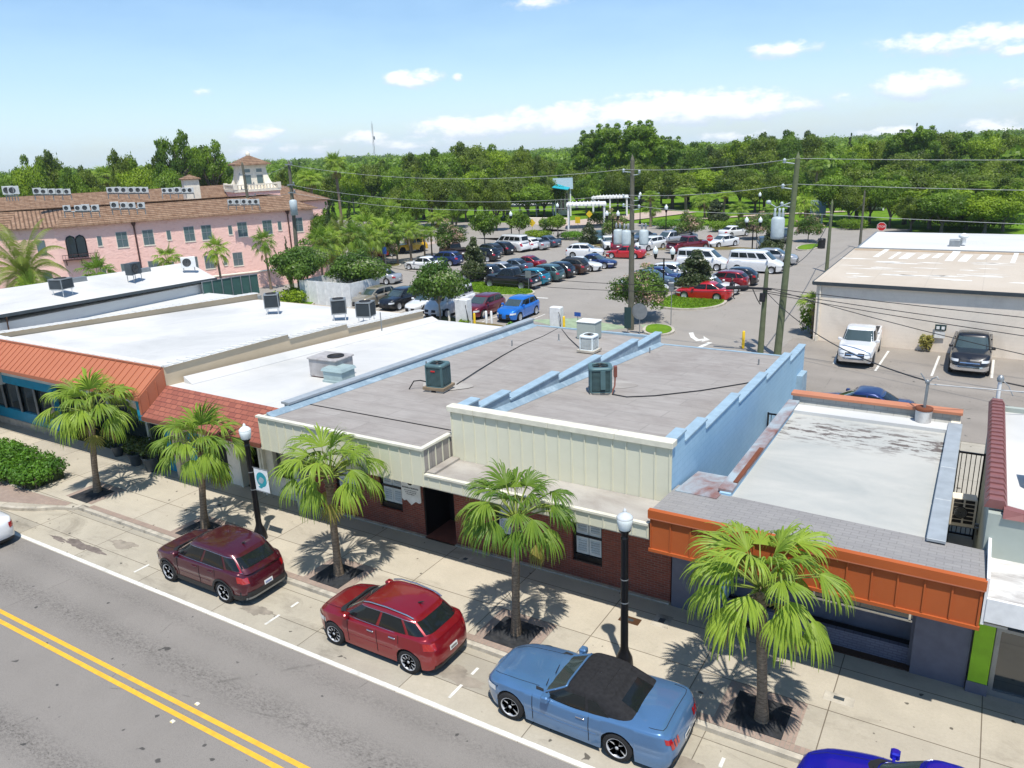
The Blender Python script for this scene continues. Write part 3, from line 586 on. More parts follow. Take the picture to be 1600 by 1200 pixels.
# ---------------- roof machines ----------------
def condenser(name_, label, loc_, w, h, body, group=None, rz=0, stand=0, red=True, round_=True):
    t = thing('air_conditioner', label, 'air conditioner', loc_, rz, group); b = stand
    m = MB(); c = MB()
    n = 28; r = w/2
    def sq(k, f=1.):
        th = 2*math.pi*k/n; e = 2/ (5 if round_ else 14); cx, sx = math.cos(th), math.sin(th)
        return (r*f*math.copysign(abs(cx)**e, cx), r*f*math.copysign(abs(sx)**e, sx))
    rows = [[(*sq(k,.93), b+z) for k in range(n)] for z in (0.03, h*.97)]; m.grid(rows, 0, True, True); m.build('coil', 'interior_dark', t)
    m = MB(); z = .08
    while z < h-.1: m.grid([[(*sq(k,.99), b+z) for k in range(n)],[(*sq(k,1.0), b+z+.012) for k in range(n)],[(*sq(k,.955), b+z+.02) for k in range(n)]],0,False,True); z += .045
    for k in (3,4,10,11,17,18,24,25):
        x, y = sq(k,1.0); m.box(x-.018,x+.018,y-.018,y+.018,b+.03,b+h-.02)
    m.build('louvres', body, t)
    m = MB(); m.grid([[(*sq(k,1.03), b+zz) for k in range(n)] for zz in (0,.06)],0,True,True); m.grid([[(*sq(k,f), b+zz) for k in range(n)] for f,zz in ((1.0,h-.09),(1.04,h-.07),(1.04,h-.01),(.98,h+.025),(.7,h+.04),(.66,h+.0),(.66,h-.1))],0,True,True); m.build('casing', body, t)
    f = MB(); f.lathe([(.001,b+h-.06),(.62*r,b+h-.09)],18); 
    for k in range(9):
        rr = .66*r*(k+1)/9; f.lathe([(rr-.004,b+h+.03),(rr,b+h+.038),(rr+.004,b+h+.03)],22)
    for k in range(8): th = k*math.pi/4; f.box(-.004,.004,0,.66*r,b+h+.03,b+h+.036); 
    f.build('fan_grille', 'black_metal', t)
    if red: q = MB(); q.box(-.09,.09,-r*1.0-.012,-r*.99,b+h*.72,b+h*.78); q.build('badge', 'red_sign', t)
    if stand:
        s = MB()
        for x in (-r*.8,r*.8):
            s.box(x-.025,x+.025,-r,r,b-.05,b)
            for y in (-r*.85,r*.85): s.tube([(x,y,b),(x,y,0)],.022,6)
        s.box(-r,r,-r*.85-.02,-r*.85+.02,b-.06,b-.02); s.build('stand', 'grey_metal', t)
    return t
def zroofL(y): return 4.16-(y-17.1)*.0423
def zroofR(y): return 4.45-(y-18.5)*.08
z = zroofL(22.9)
a = condenser('', 'dark teal louvred condenser on a wooden pallet in the middle of the grey roof', (-17.6,22.9,z+.2), .78, .86, 'ac_teal', 'condensers on the grey roof', .12)
m = MB(); m.box(-.46,.46,-.46,.46,-.1,0); m.build('pallet','pallet_wood',a); m = MB(); m.box(-.4,-.12,-.42,.42,-.2,-.1); m.box(.1,.4,-.42,.42,-.2,-.1); m.build('block','kerb_concrete',a)
m = MB(); m.tube([(-.42,-.1,.1),(-.75,-.12,.15),(-1.0,-.2,.12),(-1.15,-.35,-.18)],.025,6); m.build('hose','rubber',a)
z = zroofR(25.0)
a = condenser('', 'teal condenser with a dark red switch box on the roof by the stepped parapet', (-11.75,25.1,z+.1), .86, .92, 'ac_teal', 'condensers on the grey roof', .5, 0, False)
m = MB(); m.box(-.4,.4,-.4,.4,-.12,0); m.build('base','kerb_concrete',a); m = MB(); m.box(.5,.62,-.1,.12,.5,.9); m.tube([(.55,-.05,.5),(.52,-.2,.2),(.4,-.35,-.05)],.03,6); m.build('switch_box','brown_trim',a)
m = MB(); m.box(-.02,.16,-.5,-.42,.15,.85); m.build('service_panel','ac_teal',a)
z = zroofL(31.6)
a = condenser('', 'pale grey condenser with open sides near the back edge of the roof', (-15.4,31.7,z+.12), .72, .66, 'grey_metal_light' if 'grey_metal_light' in MATS else 'globe_white', 'condensers on the grey roof', 0, 0, False)
m = MB(); m.box(-.45,.45,-.42,.42,-.1,0); m.build('base','kerb_concrete',a)
t = thing('air_handler', 'pale green metal box standing behind the roof edge', 'air handler', (-16.7,34.4,zroofL(34.4))); m = MB(); m.bbox(-.5,.5,-.4,.4,.05,.9,.02); m.build('casing','wall_sage',t); m = MB(); m.bbox(-.53,.53,-.43,.43,.9,.94,.02); m.build('lid','white_metal',t)
# cables lying on the roof
def cable(pts, r, lab, m_='wire_black', group='cables lying on the grey roof', cat='cable', name='roof_cable'):
    m = MB(); m.tube(pts, r, 5); return tag(m.build(name, m_), lab, cat, group)
def onL(pts, r=.022): return [(x,y,zroofL(y)+r+.01) for x,y in pts]
def onR(pts, r=.022): return [(x,y,zroofR(y)+r+.01) for x,y in pts]
cable(onL([(-17.4,23.8),(-17.9,26),(-18.5,29),(-18.9,31.5),(-19.0,33.8),(-19.3,35.9)]), .022, 'dark cable running back over the roof from the pallet condenser')
cable(onL([(-19.0,35.8),(-17.6,33.9),(-16.2,32.2),(-15.8,31.9)]), .02, 'short cable curving to the pale grey condenser')
cable(onR([(-11.3,25.0),(-10.6,24.9),(-9.8,25.6),(-8.6,27.3),(-7.6,29.2),(-6.95,30.6)]), .022, 'cable crossing the roof to the blue side wall')

# ---------------- white roofed building with the red shingle awning ----------------
WB = thing('white_roof_shop', 'low shop with bright white roof and red shingle awning', 'building', (-24.5,18.85,0)); OX, OY = -24.5, 18.85
def wb(mb, name, mats, parent=WB, **k): return loc(mb).build(name, mats, parent, **k)
m = MB(); m.hexa([(-28.0,18.3,2.8),(-21.15,18.3,2.8),(-21.15,36.2,2.6),(-28.0,36.2,2.6),(-28.0,18.3,4.05),(-21.15,18.3,3.98),(-21.15,36.2,3.12),(-28.0,36.2,3.16)]); wb(m, 'roof', 'roof_white')
m = MB(); m.box(-28.0,-21.2,18.85,19.05,0,2.8) if False else None
hs = [(-26.9,-25.6,.0,2.5),(-22.8,-21.4,.9,2.5),(-24.8,-23.6,0,2.5)]
wall_with_holes(m, -27.9,-21.08,18.85,19.05,0,3.0,hs); wb(m, 'front_wall', 'stucco_white')
m = MB(); m.box(-27.9,-21.1,36.0,36.2,0,2.9); wb(m,'rear_wall','stucco_white')
m = MB(); m.box(-24.8,-23.6,20.2,20.25,0,2.5); m.box(-24.8,-23.6,19.05,20.2,-.0,.02); m.box(-26.9,-25.6,19.3,19.35,0,2.5); wb(m, 'entrance', 'brown_trim' if False else 'interior_dark')
m = MB(); m.box(-22.8,-21.4,18.98,19.0,.9,2.5); wb(m, 'shop_window', 'window_glass')
m = MB(); m.box(-22.85,-22.78,18.8,18.98,.85,2.5); m.box(-21.42,-21.35,18.8,18.98,.85,2.5); m.box(-22.85,-21.35,18.78,18.98,.83,.9); m.box(-24.86,-24.76,18.78,19.1,0,2.6); m.box(-23.62,-23.5,18.78,19.1,0,2.6); m.box(-23.35,-23.25,18.7,18.85,0,2.8); wb(m, 'window_frame', 'cream_trim')
m = MB(); m.box(-27.95,-27.2,18.78,18.85,0,2.9); wb(m, 'corner_panel', 'teal_paint')
m = MB(); m.hexa([(-27.98,17.0,3.08),(-21.15,17.0,3.08),(-21.15,18.32,3.5),(-27.98,18.32,3.5),(-27.98,17.0,3.16),(-21.15,17.0,3.16),(-21.15,18.32,4.02),(-27.98,18.32,4.09)]); wb(m, 'awning', 'shingle_red')
m = MB(); m.box(-27.98,-21.15,16.96,17.0,3.0,3.17); wb(m, 'awning_edge', 'brown_trim')
m = MB(); m.box(-27.9,-21.15,17.0,18.85,2.96,3.0); wb(m, 'soffit', 'stucco_white')
m = MB(); m.hexa([(-27.8,19,3.9),(-27.3,19,3.9),(-27.3,36,3.0),(-27.8,36,3.0),(-27.8,19,4.3),(-27.3,19,4.03),(-27.3,36,3.18),(-27.8,36,3.4)]); wb(m, 'roof_cant', 'roof_white')
t = thing('rooftop_unit', 'larger grey packaged unit with round fan on the white roof', 'air conditioner', (-23.35,23.0,3.78), .05, 'units side by side on the white roof')
m = MB(); m.bbox(-.75,.75,-.55,.55,.08,.82,.02); m.build('casing','stained_unit' if 'stained_unit' in MATS else 'dirty_metal',t) if False else None
plain('dirty_metal', (.40,.38,.37), .6, .1, .2, 3, dirt=(.2,.15,.12,.7), ds=2); plain('green_grey_metal', (.33,.42,.42), .5, .1, .12, 3)
m = MB(); m.bbox(-.75,.75,-.55,.55,.08,.82,.02); m.build('casing','dirty_metal',t); m = MB(); m.bbox(-.8,.8,-.6,.6,.82,.88,.02); m.build('lid','dirty_metal',t)
m = MB(); m.lathe([(.36,.88),(.36,.93),(.3,.93),(.3,.89),(.001,.885)],22,(.3,0,0)); m.build('fan','interior_dark',t); m = MB(); m.box(-.7,.7,-.5,.5,0,.08); m.build('base','rust',t)
t = thing('duct_box', 'smaller pale green duct box beside the larger grey unit', 'duct box', (-22.45,22.5,3.8), .05, 'units side by side on the white roof')
m = MB(); m.bbox(-.5,.5,-.42,.42,.12,.55,.02); m.build('casing','green_grey_metal',t); m = MB(); m.hexa([(-.56,-.48,.5),(.56,-.48,.5),(.56,.48,.5),(-.56,.48,.5),(-.5,-.42,.62),(.5,-.42,.62),(.5,.42,.62),(-.5,.42,.62)]); m.build('lid','green_grey_metal',t); m = MB(); m.bbox(-.54,.54,-.46,.46,0,.12,.02); m.build('skirt','green_grey_metal',t)

# ---------------- corner building: copper awning, teal walls, white roof ----------------
TB = thing('teal_shop_building', 'teal building with copper standing seam awning and large white roof', 'building', (-35,18.85,0)); OX, OY = -35, 18.85
def tb(mb, name, mats, parent=TB, **k): return loc(mb).build(name, mats, parent, **k)
m = MB(); m.hexa([(-42.1,18.6,2.8),(-28.3,18.6,2.8),(-28.3,35.2,2.8),(-42.1,35.2,2.8),(-42.1,18.6,4.62),(-28.3,18.6,4.62),(-28.3,35.2,3.62),(-42.1,35.2,3.62)]); tb(m, 'roof', 'roof_white')
AST = [(18.3,25.0,4.86),(25.0,29.0,4.52),(29.0,35.4,4.18)]
m = MB(); c = MB()
for i,(y0,y1,z1) in enumerate(AST):
    z2 = z1-.12 if i < 2 else z1-.35
    m.hexa([(-28.3,y0,0),(-28.0,y0,0),(-28.0,y1,0),(-28.3,y1,0),(-28.3,y0,z1),(-28.0,y0,z1),(-28.0,y1,z2),(-28.3,y1,z2)])
    n = int((y1-y0)/.42)
    for k in range(n):
        ya, yb = y0+(y1-y0)*k/n, y0+(y1-y0)*(k+1)/n; za = z1+(z2-z1)*k/n
        c.hexa([(-28.38,ya,za),(-27.92,ya,za),(-27.92,yb+.04,za),(-28.38,yb+.04,za),(-28.36,ya,za+.08),(-27.94,ya,za+.08),(-27.96,yb+.04,za+.03),(-28.34,yb+.04,za+.03)])
tb(m, 'side_wall', 'wall_beige'); tb(c, 'coping_tiles', 'roof_lightgrey')
m = MB(); c = MB()
m.hexa([(-42.45,18.3,2.9),(-42.15,18.3,2.9),(-42.15,35.4,2.0),(-42.45,35.4,2.0),(-42.45,18.3,4.9),(-42.15,18.3,4.9),(-42.15,35.4,4.0),(-42.45,35.4,4.0)])
for k in range(38):
    ya, yb = 18.3+17.1*k/38, 18.3+17.1*(k+1)/38; za = 4.9-.9*k/38
    c.hexa([(-42.55,ya,za),(-42.05,ya,za),(-42.05,yb+.03,za),(-42.55,yb+.03,za),(-42.5,ya,za+.08),(-42.1,ya,za+.08),(-42.12,yb+.03,za+.03),(-42.48,yb+.03,za+.03)])
tb(m, 'left_parapet', 'wall_beige')
n = 40
for k in range(n):
    xa, xb = -52+24.0*k/n, -52+24.0*(k+1)/n
    c.hexa([(xa,18.2,4.86),(xb,18.2,4.86),(xb,18.6,4.86),(xa,18.6,4.86),(xa,18.22,4.95),(xb,18.22,4.92),(xb,18.58,4.92),(xa,18.58,4.95)])
tb(c, 'coping_tiles', 'roof_lightgrey')
m = MB(); m.box(-52,-28.3,18.3,18.6,3.9,4.86); tb(m, 'parapet_wall', 'wall_beige'); m = MB(); m.box(-42.1,-28.3,35.2,35.4,0,3.6); tb(m, 'rear_wall', 'wall_beige')
# awning
m = MB(); m.hexa([(-52,17.0,3.85),(-28.05,17.0,3.85),(-28.05,18.2,4.6),(-52,18.2,4.6),(-52,17.0,3.92),(-28.05,17.0,3.92),(-28.05,18.22,4.84),(-52,18.22,4.84)])
n = 57
for k in range(n+1):
    x = -52+(23.93)*k/n; m.hexa([(x-.015,17.0,3.92),(x+.015,17.0,3.92),(x+.015,18.2,4.82),(x-.015,18.2,4.82),(x-.015,17.0,3.965),(x+.015,17.0,3.965),(x+.015,18.2,4.865),(x-.015,18.2,4.865)])
m.hexa([(-28.05,17.0,3.2),(-28.0,17.0,3.2),(-28.0,18.3,3.9),(-28.05,18.3,3.9),(-28.05,17.0,3.92),(-28.0,17.0,3.92),(-28.0,18.3,4.86),(-28.05,18.3,4.86)])
for y in (17.03,17.4,17.85,18.25): zz = 3.2+(y-17)*.54; m.box(-28.0,-27.97,y-.015,y+.015,zz,zz+.72)
tb(m, 'awning', 'metal_copper'); m = MB(); m.box(-52,-27.98,16.96,17.0,3.80,3.96); m.box(-52,-28.0,18.16,18.24,4.83,4.9); tb(m, 'awning_trim', 'brown_trim_copper' if 'brown_trim_copper' in MATS else 'metal_copper')
m = MB()
wh = [(-52+1.55*k+.08,-52+1.55*(k+1)-.06,.9,2.3) for k in range(9)]
wall_with_holes(m, -52,-37.9,18.75,18.95,.35,3.8,wh); m.box(-37.9,-28.1,18.3,18.5,3.1,3.8); m.box(-28.4,-28.05,17.1,18.85,2.9,3.85); m.box(-29.2,-28.05,18.6,18.9,0,3.6); tb(m, 'teal_wall', 'teal_paint')
m = MB(); m.box(-52,-38,18.7,18.8,0,.35); tb(m,'wall_foot','kerb_concrete')
for k in range(10): x = -52+1.55*k; m = MB(); m.box(x-.06,x+.08,18.7,18.9,.9,2.3); tb(m, 'mullion', 'grey_metal')
m = MB(); m.box(-51.9,-38.1,18.86,18.9,.9,2.3); tb(m, 'shop_window', 'window_glass')
m = MB(); m.box(-37.9,-29.2,20.6,20.7,0,3.8); m.box(-37.95,-37.8,18.95,20.6,0,3.8); tb(m, 'recessed_front', 'window_glass'); m = MB(); m.box(-52,-28.1,17.05,18.8,3.76,3.8); tb(m, 'soffit', 'stucco_white')
for x in (-36.5,-33.5,-31): m = MB(); m.box(x-.08,x+.08,20.5,20.6,0,3.6); tb(m,'mullion','cream_trim')
# potted plants in the recess are built with the vegetation
UNIT = [('left',-35.9,30.0),('middle',-30.2,30.1),('right',-25.9+ -.6,30.3)]
def zA(y): return 4.62-(y-18.6)*.0602
def cube_unit(loc_, lab, grp, w=.85, h=.78, stand=.42, rz=.15, col='dark_grey_metal'):
    t = thing('air_conditioner', lab, 'air conditioner', loc_, rz, grp); r = w/2; b = stand
    m = MB(); m.box(-r+.03,r-.03,-r+.03,r-.03,b+.03,b+h-.03); m.build('coil','interior_dark',t)
    m = MB(); m.box(-r,r,-r,r,b+h-.06,b+h); m.box(-r,r,-r,r,b,b+.05)
    for x in (-r,r-.05):
        for y in (-r,r-.05): m.box(x,x+.05,y,y+.05,b+.05,b+h-.06)
    m.build('casing','ac_frame',t)
    m = MB()
    for k in range(15):
        zz = b+.08+k*(h-.18)/15; m.box(-r+.05,r-.05,-r-.004,-r+.03,zz,zz+.022); m.box(-r+.05,r-.05,r-.03,r+.004,zz,zz+.022); m.box(-r-.004,-r+.03,-r+.05,r-.05,zz,zz+.022); m.box(r-.03,r+.004,-r+.05,r-.05,zz,zz+.022)
    m.build('louvres',col,t)
    f = MB(); f.lathe([(.38*w,b+h),(.38*w,b+h+.03),(.35*w,b+h+.03),(.35*w,b+h+.005),(.001,b+h+.01)],18); f.build('fan','interior_dark',t)
    s = MB()
    for x in (-r*.75,r*.75):
        for y in (-r*.75,r*.75): s.tube([(x,y,b),(x,y,0)],.02,6)
    s.box(-r*1.0,r*1.0,-r*.75-.03,-r*.75+.03,b-.06,b-.0); s.box(-r*1.0,r*1.0,r*.75-.03,r*.75+.03,b-.06,b-.0); s.build('stand','white_metal',t)
    return t
plain('ac_frame', (.22,.24,.25), .5, .2, .1)
for (x,y,l,rz) in ((-36.2,31.4,'grey cube condenser on white legs at the left rear of the big white roof',.75),(-31.0,31.6,'grey cube condenser on white legs at the middle rear of the big white roof',.75),(-26.6+ -.2,31.5,'grey cube condenser at the right rear of the big white roof, before the parked cars',.35)):
    if x > -28.4: x = -28.9
    cube_unit((x,y,zA(y)), l, 'three cube condensers along the back of the white roof', .85,.8,.42,rz)
tg = MB(); tg.tube([(-27.6,31.2,3.3),(-27.6,31.2,4.6)],.03,6); tag(tg.build('vent_pipe','grey_metal'),'thin grey pipe standing against the beige parapet','pipe')

# ---------------- rear left building, white sloping roof ----------------
FB = thing('white_sloped_building', 'low building with white sloping roof behind the shops at left', 'building', (-47,25,0)); OX, OY = -47, 25
def fb(mb, name, mats, parent=FB, **k): return loc(mb).build(name, mats, parent, **k)
m = MB(); m.hexa([(-60,8.0,3.6),(-46.6,8.0,4.6),(-46.6,36.6,4.6),(-60,36.6,3.6),(-60,4,6.55),(-46.5,8.0,5.02),(-46.5,35.6,4.98),(-49.5,38.0,6.35)])
m.v = []; m.f = []; m.m = []; m.s = []
e0, e1, r0, r1 = (-46.5,5,5.3), (-46.5,35.6,4.85), (-50.5,5,6.25), (-50.5,36.5,5.65)
m.add([e0,e1,r1,r0],[(0,1,2,3)]); m.add([r0,r1,(-56,38.5,4.6),(-56,5,4.9)],[(0,1,2,3)]); m.add([e1,(-56,38.5,4.6),r1],[(0,1,2)])
m.add([(-46.5,5,5.18),(-46.5,35.6,4.73),(-56,38.5,4.48),(-56,5,4.78)],[(3,2,1,0)])
fb(m, 'roof', 'roof_white'); m = MB(); m.hexa([(-46.52,5,5.13),(-46.4,5,5.13),(-46.4,35.65,4.68),(-46.52,35.65,4.68),(-46.52,5,5.27),(-46.4,5,5.27),(-46.4,35.65,4.83),(-46.52,35.65,4.83)]); fb(m, 'gutter', 'dark_grey_metal')
m = MB(); m.prism([(-55.5,5),(-46.75,5),(-46.75,35.2),(-55.5,37.9)],0,4.55); fb(m, 'wall', 'wall_white_dirty')
m = MB(); m.box(-46.75,-42.5,5,34.8,2.2,3.9); fb(m, 'lower_roof', 'roof_lightgrey')
m = MB(); m.tube([(-46.55,21.5,4.9),(-46.6,21.5,4.0),(-46.0,22,3.95)],.05,6); fb(m, 'downpipe', 'bronze')
m = MB(); m.box(-50.1,-49.75,27,28.3,5.6,5.93); m.box(-50.1,-49.75,31.6,32.9,5.5,5.83); fb(m, 'roof_vent', 'grey_metal')
def zF(x): return 5.0+(-46.5-x)*.2
cube_unit((-47.9,25.6,zF(-47.9)), 'dark round-topped condenser on tall bent legs, leftmost on the white sloping roof', 'machines on the white sloping roof', .95,.62,.42,.3)
def split_unit(loc_, lab, grp, rz=0, w=.85, h=.62, d=.33, stand=.2, fan=True, name='air_conditioner', colr='white_metal', two=False, simple=False):
    t = thing(name, lab, 'air conditioner', loc_, rz, grp); b = stand
    m = MB(); m.bbox(-w/2,w/2,-d/2,d/2,b,b+h,.015); m.build('casing',colr,t)
    f = MB()
    for zc in ((b+h*.5,) if not two else (b+h*.27,b+h*.74)):
        r = min(h*.42,w*.3)*(1 if not two else .62); f.lathe([(.001,0),(r,0),(r,-.012),(r*.9,-.02),(r*.88,-.002)],18,(-w*.12,-d/2-.004,zc),axis='y')
        for k in range(1,5): f.lathe([(r*k/5-.006,-.022),(r*k/5+.006,-.022)],16,(-w*.12,-d/2-.004,zc),axis='y',mi=1)
    f.build('fan',['interior_dark','grey_metal'],t)
    if not simple:
        q = MB(); 
        for k in range(8): q.box(w/2-.001,w/2+.006,-d*.4,d*.4,b+.06+k*h/9,b+.075+k*h/9+.02)
        q.build('side_louvres','interior_dark',t)
    if stand:
        s = MB()
        for x in (-w*.38,w*.38): s.box(x-.02,x+.02,-d/2,d/2,b-.04,b); s.box(x-.02,x+.02,-d/2,-d/2+.03,0,b-.04); s.box(x-.02,x+.02,d/2-.03,d/2,0,b-.04)
        s.build('stand','grey_metal',t)
    return t
split_unit((-48.2,30.6,zF(-48.2)), 'boxy outdoor unit with dark blue back, middle of the white sloping roof', 'machines on the white sloping roof', 1.9, 1.0,.75,.5,.45, colr='dark_grey_metal')
split_unit((-48.3,34.9,zF(-48.3)), 'pale outdoor unit with round fan near the end of the white sloping roof', 'machines on the white sloping roof', 1.0, .95,.72,.38,.25)
# green screened fence
FN = thing('screened_fence', 'wire fence covered with dark green screen behind the white roof', 'fence', (-45,36.5,0))
pts = [(-46.3,35.8),(-44.9,38.4),(-43.0,41.6)]
m = MB(); pm = MB(); z0, z1 = 2.2, 4.6
pts = [(-46.4,34.3,2.95,4.7),(-46.45,36.0,3.0,4.65),(-46.5,37.7,3.05,4.6),(-46.5,39.3,3.1,4.5)]
for (xa,ya,za,zb),(xb,yb,zc,zd) in zip(pts[:-1],pts[1:]):
    m.hexa([(xa,ya,za),(xb,yb,zc),(xb-.03,yb,zc),(xa-.03,ya,za),(xa,ya,zb),(xb,yb,zd),(xb-.03,yb,zd),(xa-.03,ya,zb)]); pm.tube([(xa,ya,zb+.03),(xb,yb,zd+.03)],.04,6)
    for f in (0,.5): x,y = xa+(xb-xa)*f, ya+(yb-ya)*f; pm.tube([(x+.05,y,0),(x+.05,y,zb+.05)],.04,6)
wl = MB(); wl.box(-46.6,-46.35,34.8,39.3,0,2.95)
for o_ in (m,pm,wl): o_.v = [(x+45,y-36.5,z) for x,y,z in o_.v]
m.build('screen','green_screen',FN); wl.build('base_wall','wall_grey_block',FN); pm.build('post','grey_metal',FN)
# ---------------- orange fascia shop ----------------
DB = thing('orange_fascia_shop', 'small shop with orange metal fascia, purple-grey walls and worn white roof', 'building', (-3,18.8,0)); OX, OY = -3, 18.8
def db(mb, name, mats, parent=DB, **k): return loc(mb).build(name, mats, parent, **k)
m = MB(); m.box(-6.58,.78,17.0,17.06,2.72,3.62); m.box(.72,.78,17.06,18.7,2.72,3.6); ribs(m, -6.55,.75, 17.0, 2.76, 3.6, .52, .035, .03); db(m, 'fascia', 'metal_orange')
m = MB(); m.box(-6.62,.82,16.93,17.08,3.62,3.84); m.box(-6.6,.8,16.95,17.05,2.66,2.74); db(m, 'fascia_cap', 'metal_orange')
m = MB(); m.box(-6.6,.8,16.925,16.935,3.6,3.625); db(m, 'fascia_bead', 'metal_copper')
m = MB(); m.hexa([(-6.58,17.08,3.2),(.78,17.08,3.2),(.78,19.0,3.2),(-6.58,19.0,3.2),(-6.58,17.08,3.80),(.78,17.08,3.80),(.78,18.75,3.66),(-6.58,19.1,3.66)]); db(m, 'front_roof', 'roof_shingle_grey')
m = MB(); m.box(-.2,.74,17.6,18.3,3.72,3.775); db(m, 'roof_patch', 'rubber') if False else None
m = MB(); m.hexa([(-6.5,18.6,3.6),(-5.35,18.6,3.6),(-5.35,20.6,3.2),(-6.5,20.6,3.2),(-6.5,18.6,3.72),(-5.35,18.6,3.72),(-5.35,20.6,3.5),(-6.5,20.6,3.5)]); db(m, 'corner_patch', 'rust_cap')
m = MB(); m.prism([(-5.1,18.95),(-.35,18.6),(-.3,26.6),(-5.1,26.6)],3.0,3.60); db(m, 'roof', 'roof_white_worn')
m = MB(); m.box(-5.35,-.15,26.6,27.3,2.9,3.72); db(m, 'roof_back_strip', 'roof_lightgrey')
m = MB(); m.box(-5.35,-.1,27.6,27.85,0,3.95); m.box(-5.35,-.1,27.3,27.6,0,3.70); db(m, 'rear_parapet', 'wall_grey_block')
m = MB(); m.bbox(-5.4,-.05,27.52,27.95,3.95,4.05,.015); db(m, 'rear_coping', 'rust_brown_cap')
m = MB(); m.box(-5.4,-5.1,19.0,27.6,0,3.72); db(m, 'side_wall', 'wall_blue'); m = MB(); m.bbox(-5.46,-5.08,19.1,27.5,3.72,3.8,.012); db(m, 'side_coping', 'rust_cap')
m = MB(); m.box(-5.2,-5.08,19.6,22.4,3.79,3.83); db(m, 'rust_strip', 'rust')
m = MB(); m.box(-.35,-.08,18.96,27.6,0,3.72); db(m, 'side_wall', 'stucco_white')
m = MB(); 
for a, b in ((18.55,20.9),(20.92,23.2),(23.22,27.2)): m.bbox(-.42,-.02,a,b,3.72,3.79,.012)
db(m, 'side_coping', 'blue_grey_cap')
m = MB(); m.box(-6.58,-5.4,18.75,18.95,0,2.72); m.box(-.42,.76,18.7,18.95,0,2.72); m.box(-5.4,-.42,19.5,19.7,0,1.0); m.box(-5.45,-5.3,18.95,19.6,0,2.72); m.box(-.5,-.42,18.95,19.6,0,2.72); m.box(-5.4,-.42,19.5,19.7,1.9,2.9); db(m, 'front_wall', 'purple_stucco')
m = MB(); m.box(-6.5,-.0,17.08,18.8,2.68,2.72); m.box(-5.4,-.42,18.8,19.6,2.68,2.72); db(m, 'soffit', 'purple_stucco')
m = MB(); m.box(-5.3,-.5,19.46,19.5,1.0,1.9); db(m, 'shop_window', 'window_glass'); m = MB(); m.box(-5.3,-.5,19.42,19.46,.96,1.02); m.box(-.6,-.55,19.42,19.46,1.0,1.9); m.box(-2.9,-2.85,19.42,19.46,1.0,1.9); db(m, 'window_frame', 'chrome')
m = MB(); m.box(-5.35,-.43,18.98,19.12,0,.5); m.box(-5.35,-.43,19.12,19.45,0,.38); db(m, 'planter', 'purple_brick'); m = MB(); m.box(-5.35,-.43,19.12,19.45,.38,.42); db(m, 'planter_soil', 'dark_mulch')
m = MB(); m.box(-5.35,-.43,18.72,18.98,-.01,.03); db(m, 'mulch_strip', 'mulch')
m = MB(); m.box(-5.6,-5.5,18.7,18.75,2.55,2.62); db(m, 'wall_lamp', 'stucco_white')
# dabs and debris on the worn roof
t = thing('service_mast', 'rusty bucket-like flashing with a thin mast and hooks on the back parapet', 'mast', (-1.15,27.15,3.7))
m = MB(); m.lathe([(.24,0),(.25,.45)],14); m.build('collar','stained_white',t); m = MB(); m.lathe([(.26,.42),(.27,.5),(.2,.52),(.001,.5)],14); m.build('lid','rust',t)
m = MB(); m.tube([(0,0,.5),(.02,0,1.35)],.045,8); m.build('pole','grey_metal',t); m = MB(); m.tube([(0,0,1.3),(-.1,.05,1.45),(-.22,.05,1.62)],.02,5); m.tube([(0,0,1.3),(.12,.03,1.48),(.26,.0,1.58),(.3,0,1.48)],.02,5); m.lathe([(.001,1.3),(.07,1.32),(.07,1.42),(.001,1.46)],8); m.build('weatherhead','grey_metal',t)
# ---------------- building at the right edge ----------------
EB = thing('tile_coped_shop', 'grey-green shop at the right edge with maroon tile coping and a lime pillar', 'building', (3,18.8,0)); OX, OY = 3, 18.8
def eb(mb, name, mats, parent=EB, **k): return loc(mb).build(name, mats, parent, **k)
m = MB(); m.hexa([(.72,19.2,0),(1.0,19.2,0),(1.0,29,0),(.72,29,0),(.72,19.2,4.6),(1.0,19.2,4.6),(1.0,29,4.25),(.72,29,4.25)]); m.box(.72,9,18.95,19.2,0,4.5); eb(m, 'side_wall', 'wall_sage')
m = MB()
for k in range(24):
    ya, yb = 19.1+9.4*k/24, 19.1+9.4*(k+1)/24; za = 4.62-.37*k/24
    m.hexa([(.62,ya,za-.05),(1.08,ya,za-.05),(1.08,yb+.05,za-.05),(.62,yb+.05,za-.05),(.70,ya,za+.16),(1.0,ya,za+.16),(.98,yb+.03,za+.10),(.72,yb+.03,za+.10)])
for k in range(20):
    xa, xb = 1.0+8*k/20, 1.0+8*(k+1)/20; za = 4.5
    m.hexa([(xa,18.88,za-.05),(xb+.05,18.88,za-.05),(xb+.05,19.28,za-.05),(xa,19.28,za-.05),(xa,18.96,za+.16),(xb+.03,18.98,za+.1),(xb+.03,19.2,za+.1),(xa,19.2,za+.16)])
eb(m, 'coping_tiles', 'tile_maroon')
m = MB(); m.box(1.0,9,19.2,28.5,3.0,3.95); eb(m, 'roof', 'roof_white')
m = MB(); m.box(.9,9,28.5,28.7,3.0,4.1); eb(m,'rear_wall','wall_sage')
m = MB(); m.box(.82,9,17.05,18.95,3.35,3.42); eb(m, 'canopy_roof', 'stained_white'); m = MB(); m.box(.86,9,16.98,17.05,2.9,3.44); m.box(.80,.86,17.0,18.95,2.8,3.9); eb(m, 'canopy_fascia', 'white_paint')
m = MB(); m.box(.80,1.2,18.6,18.8,.3,2.8); eb(m, 'lime_pillar', 'lime_paint'); m = MB(); m.box(.78,1.22,18.58,18.8,0,.3); eb(m, 'pillar_base', 'purple_stucco'); m = MB(); m.box(.82,1.3,17.1,18.6,2.75,2.8); eb(m,'soffit','beige_metal')
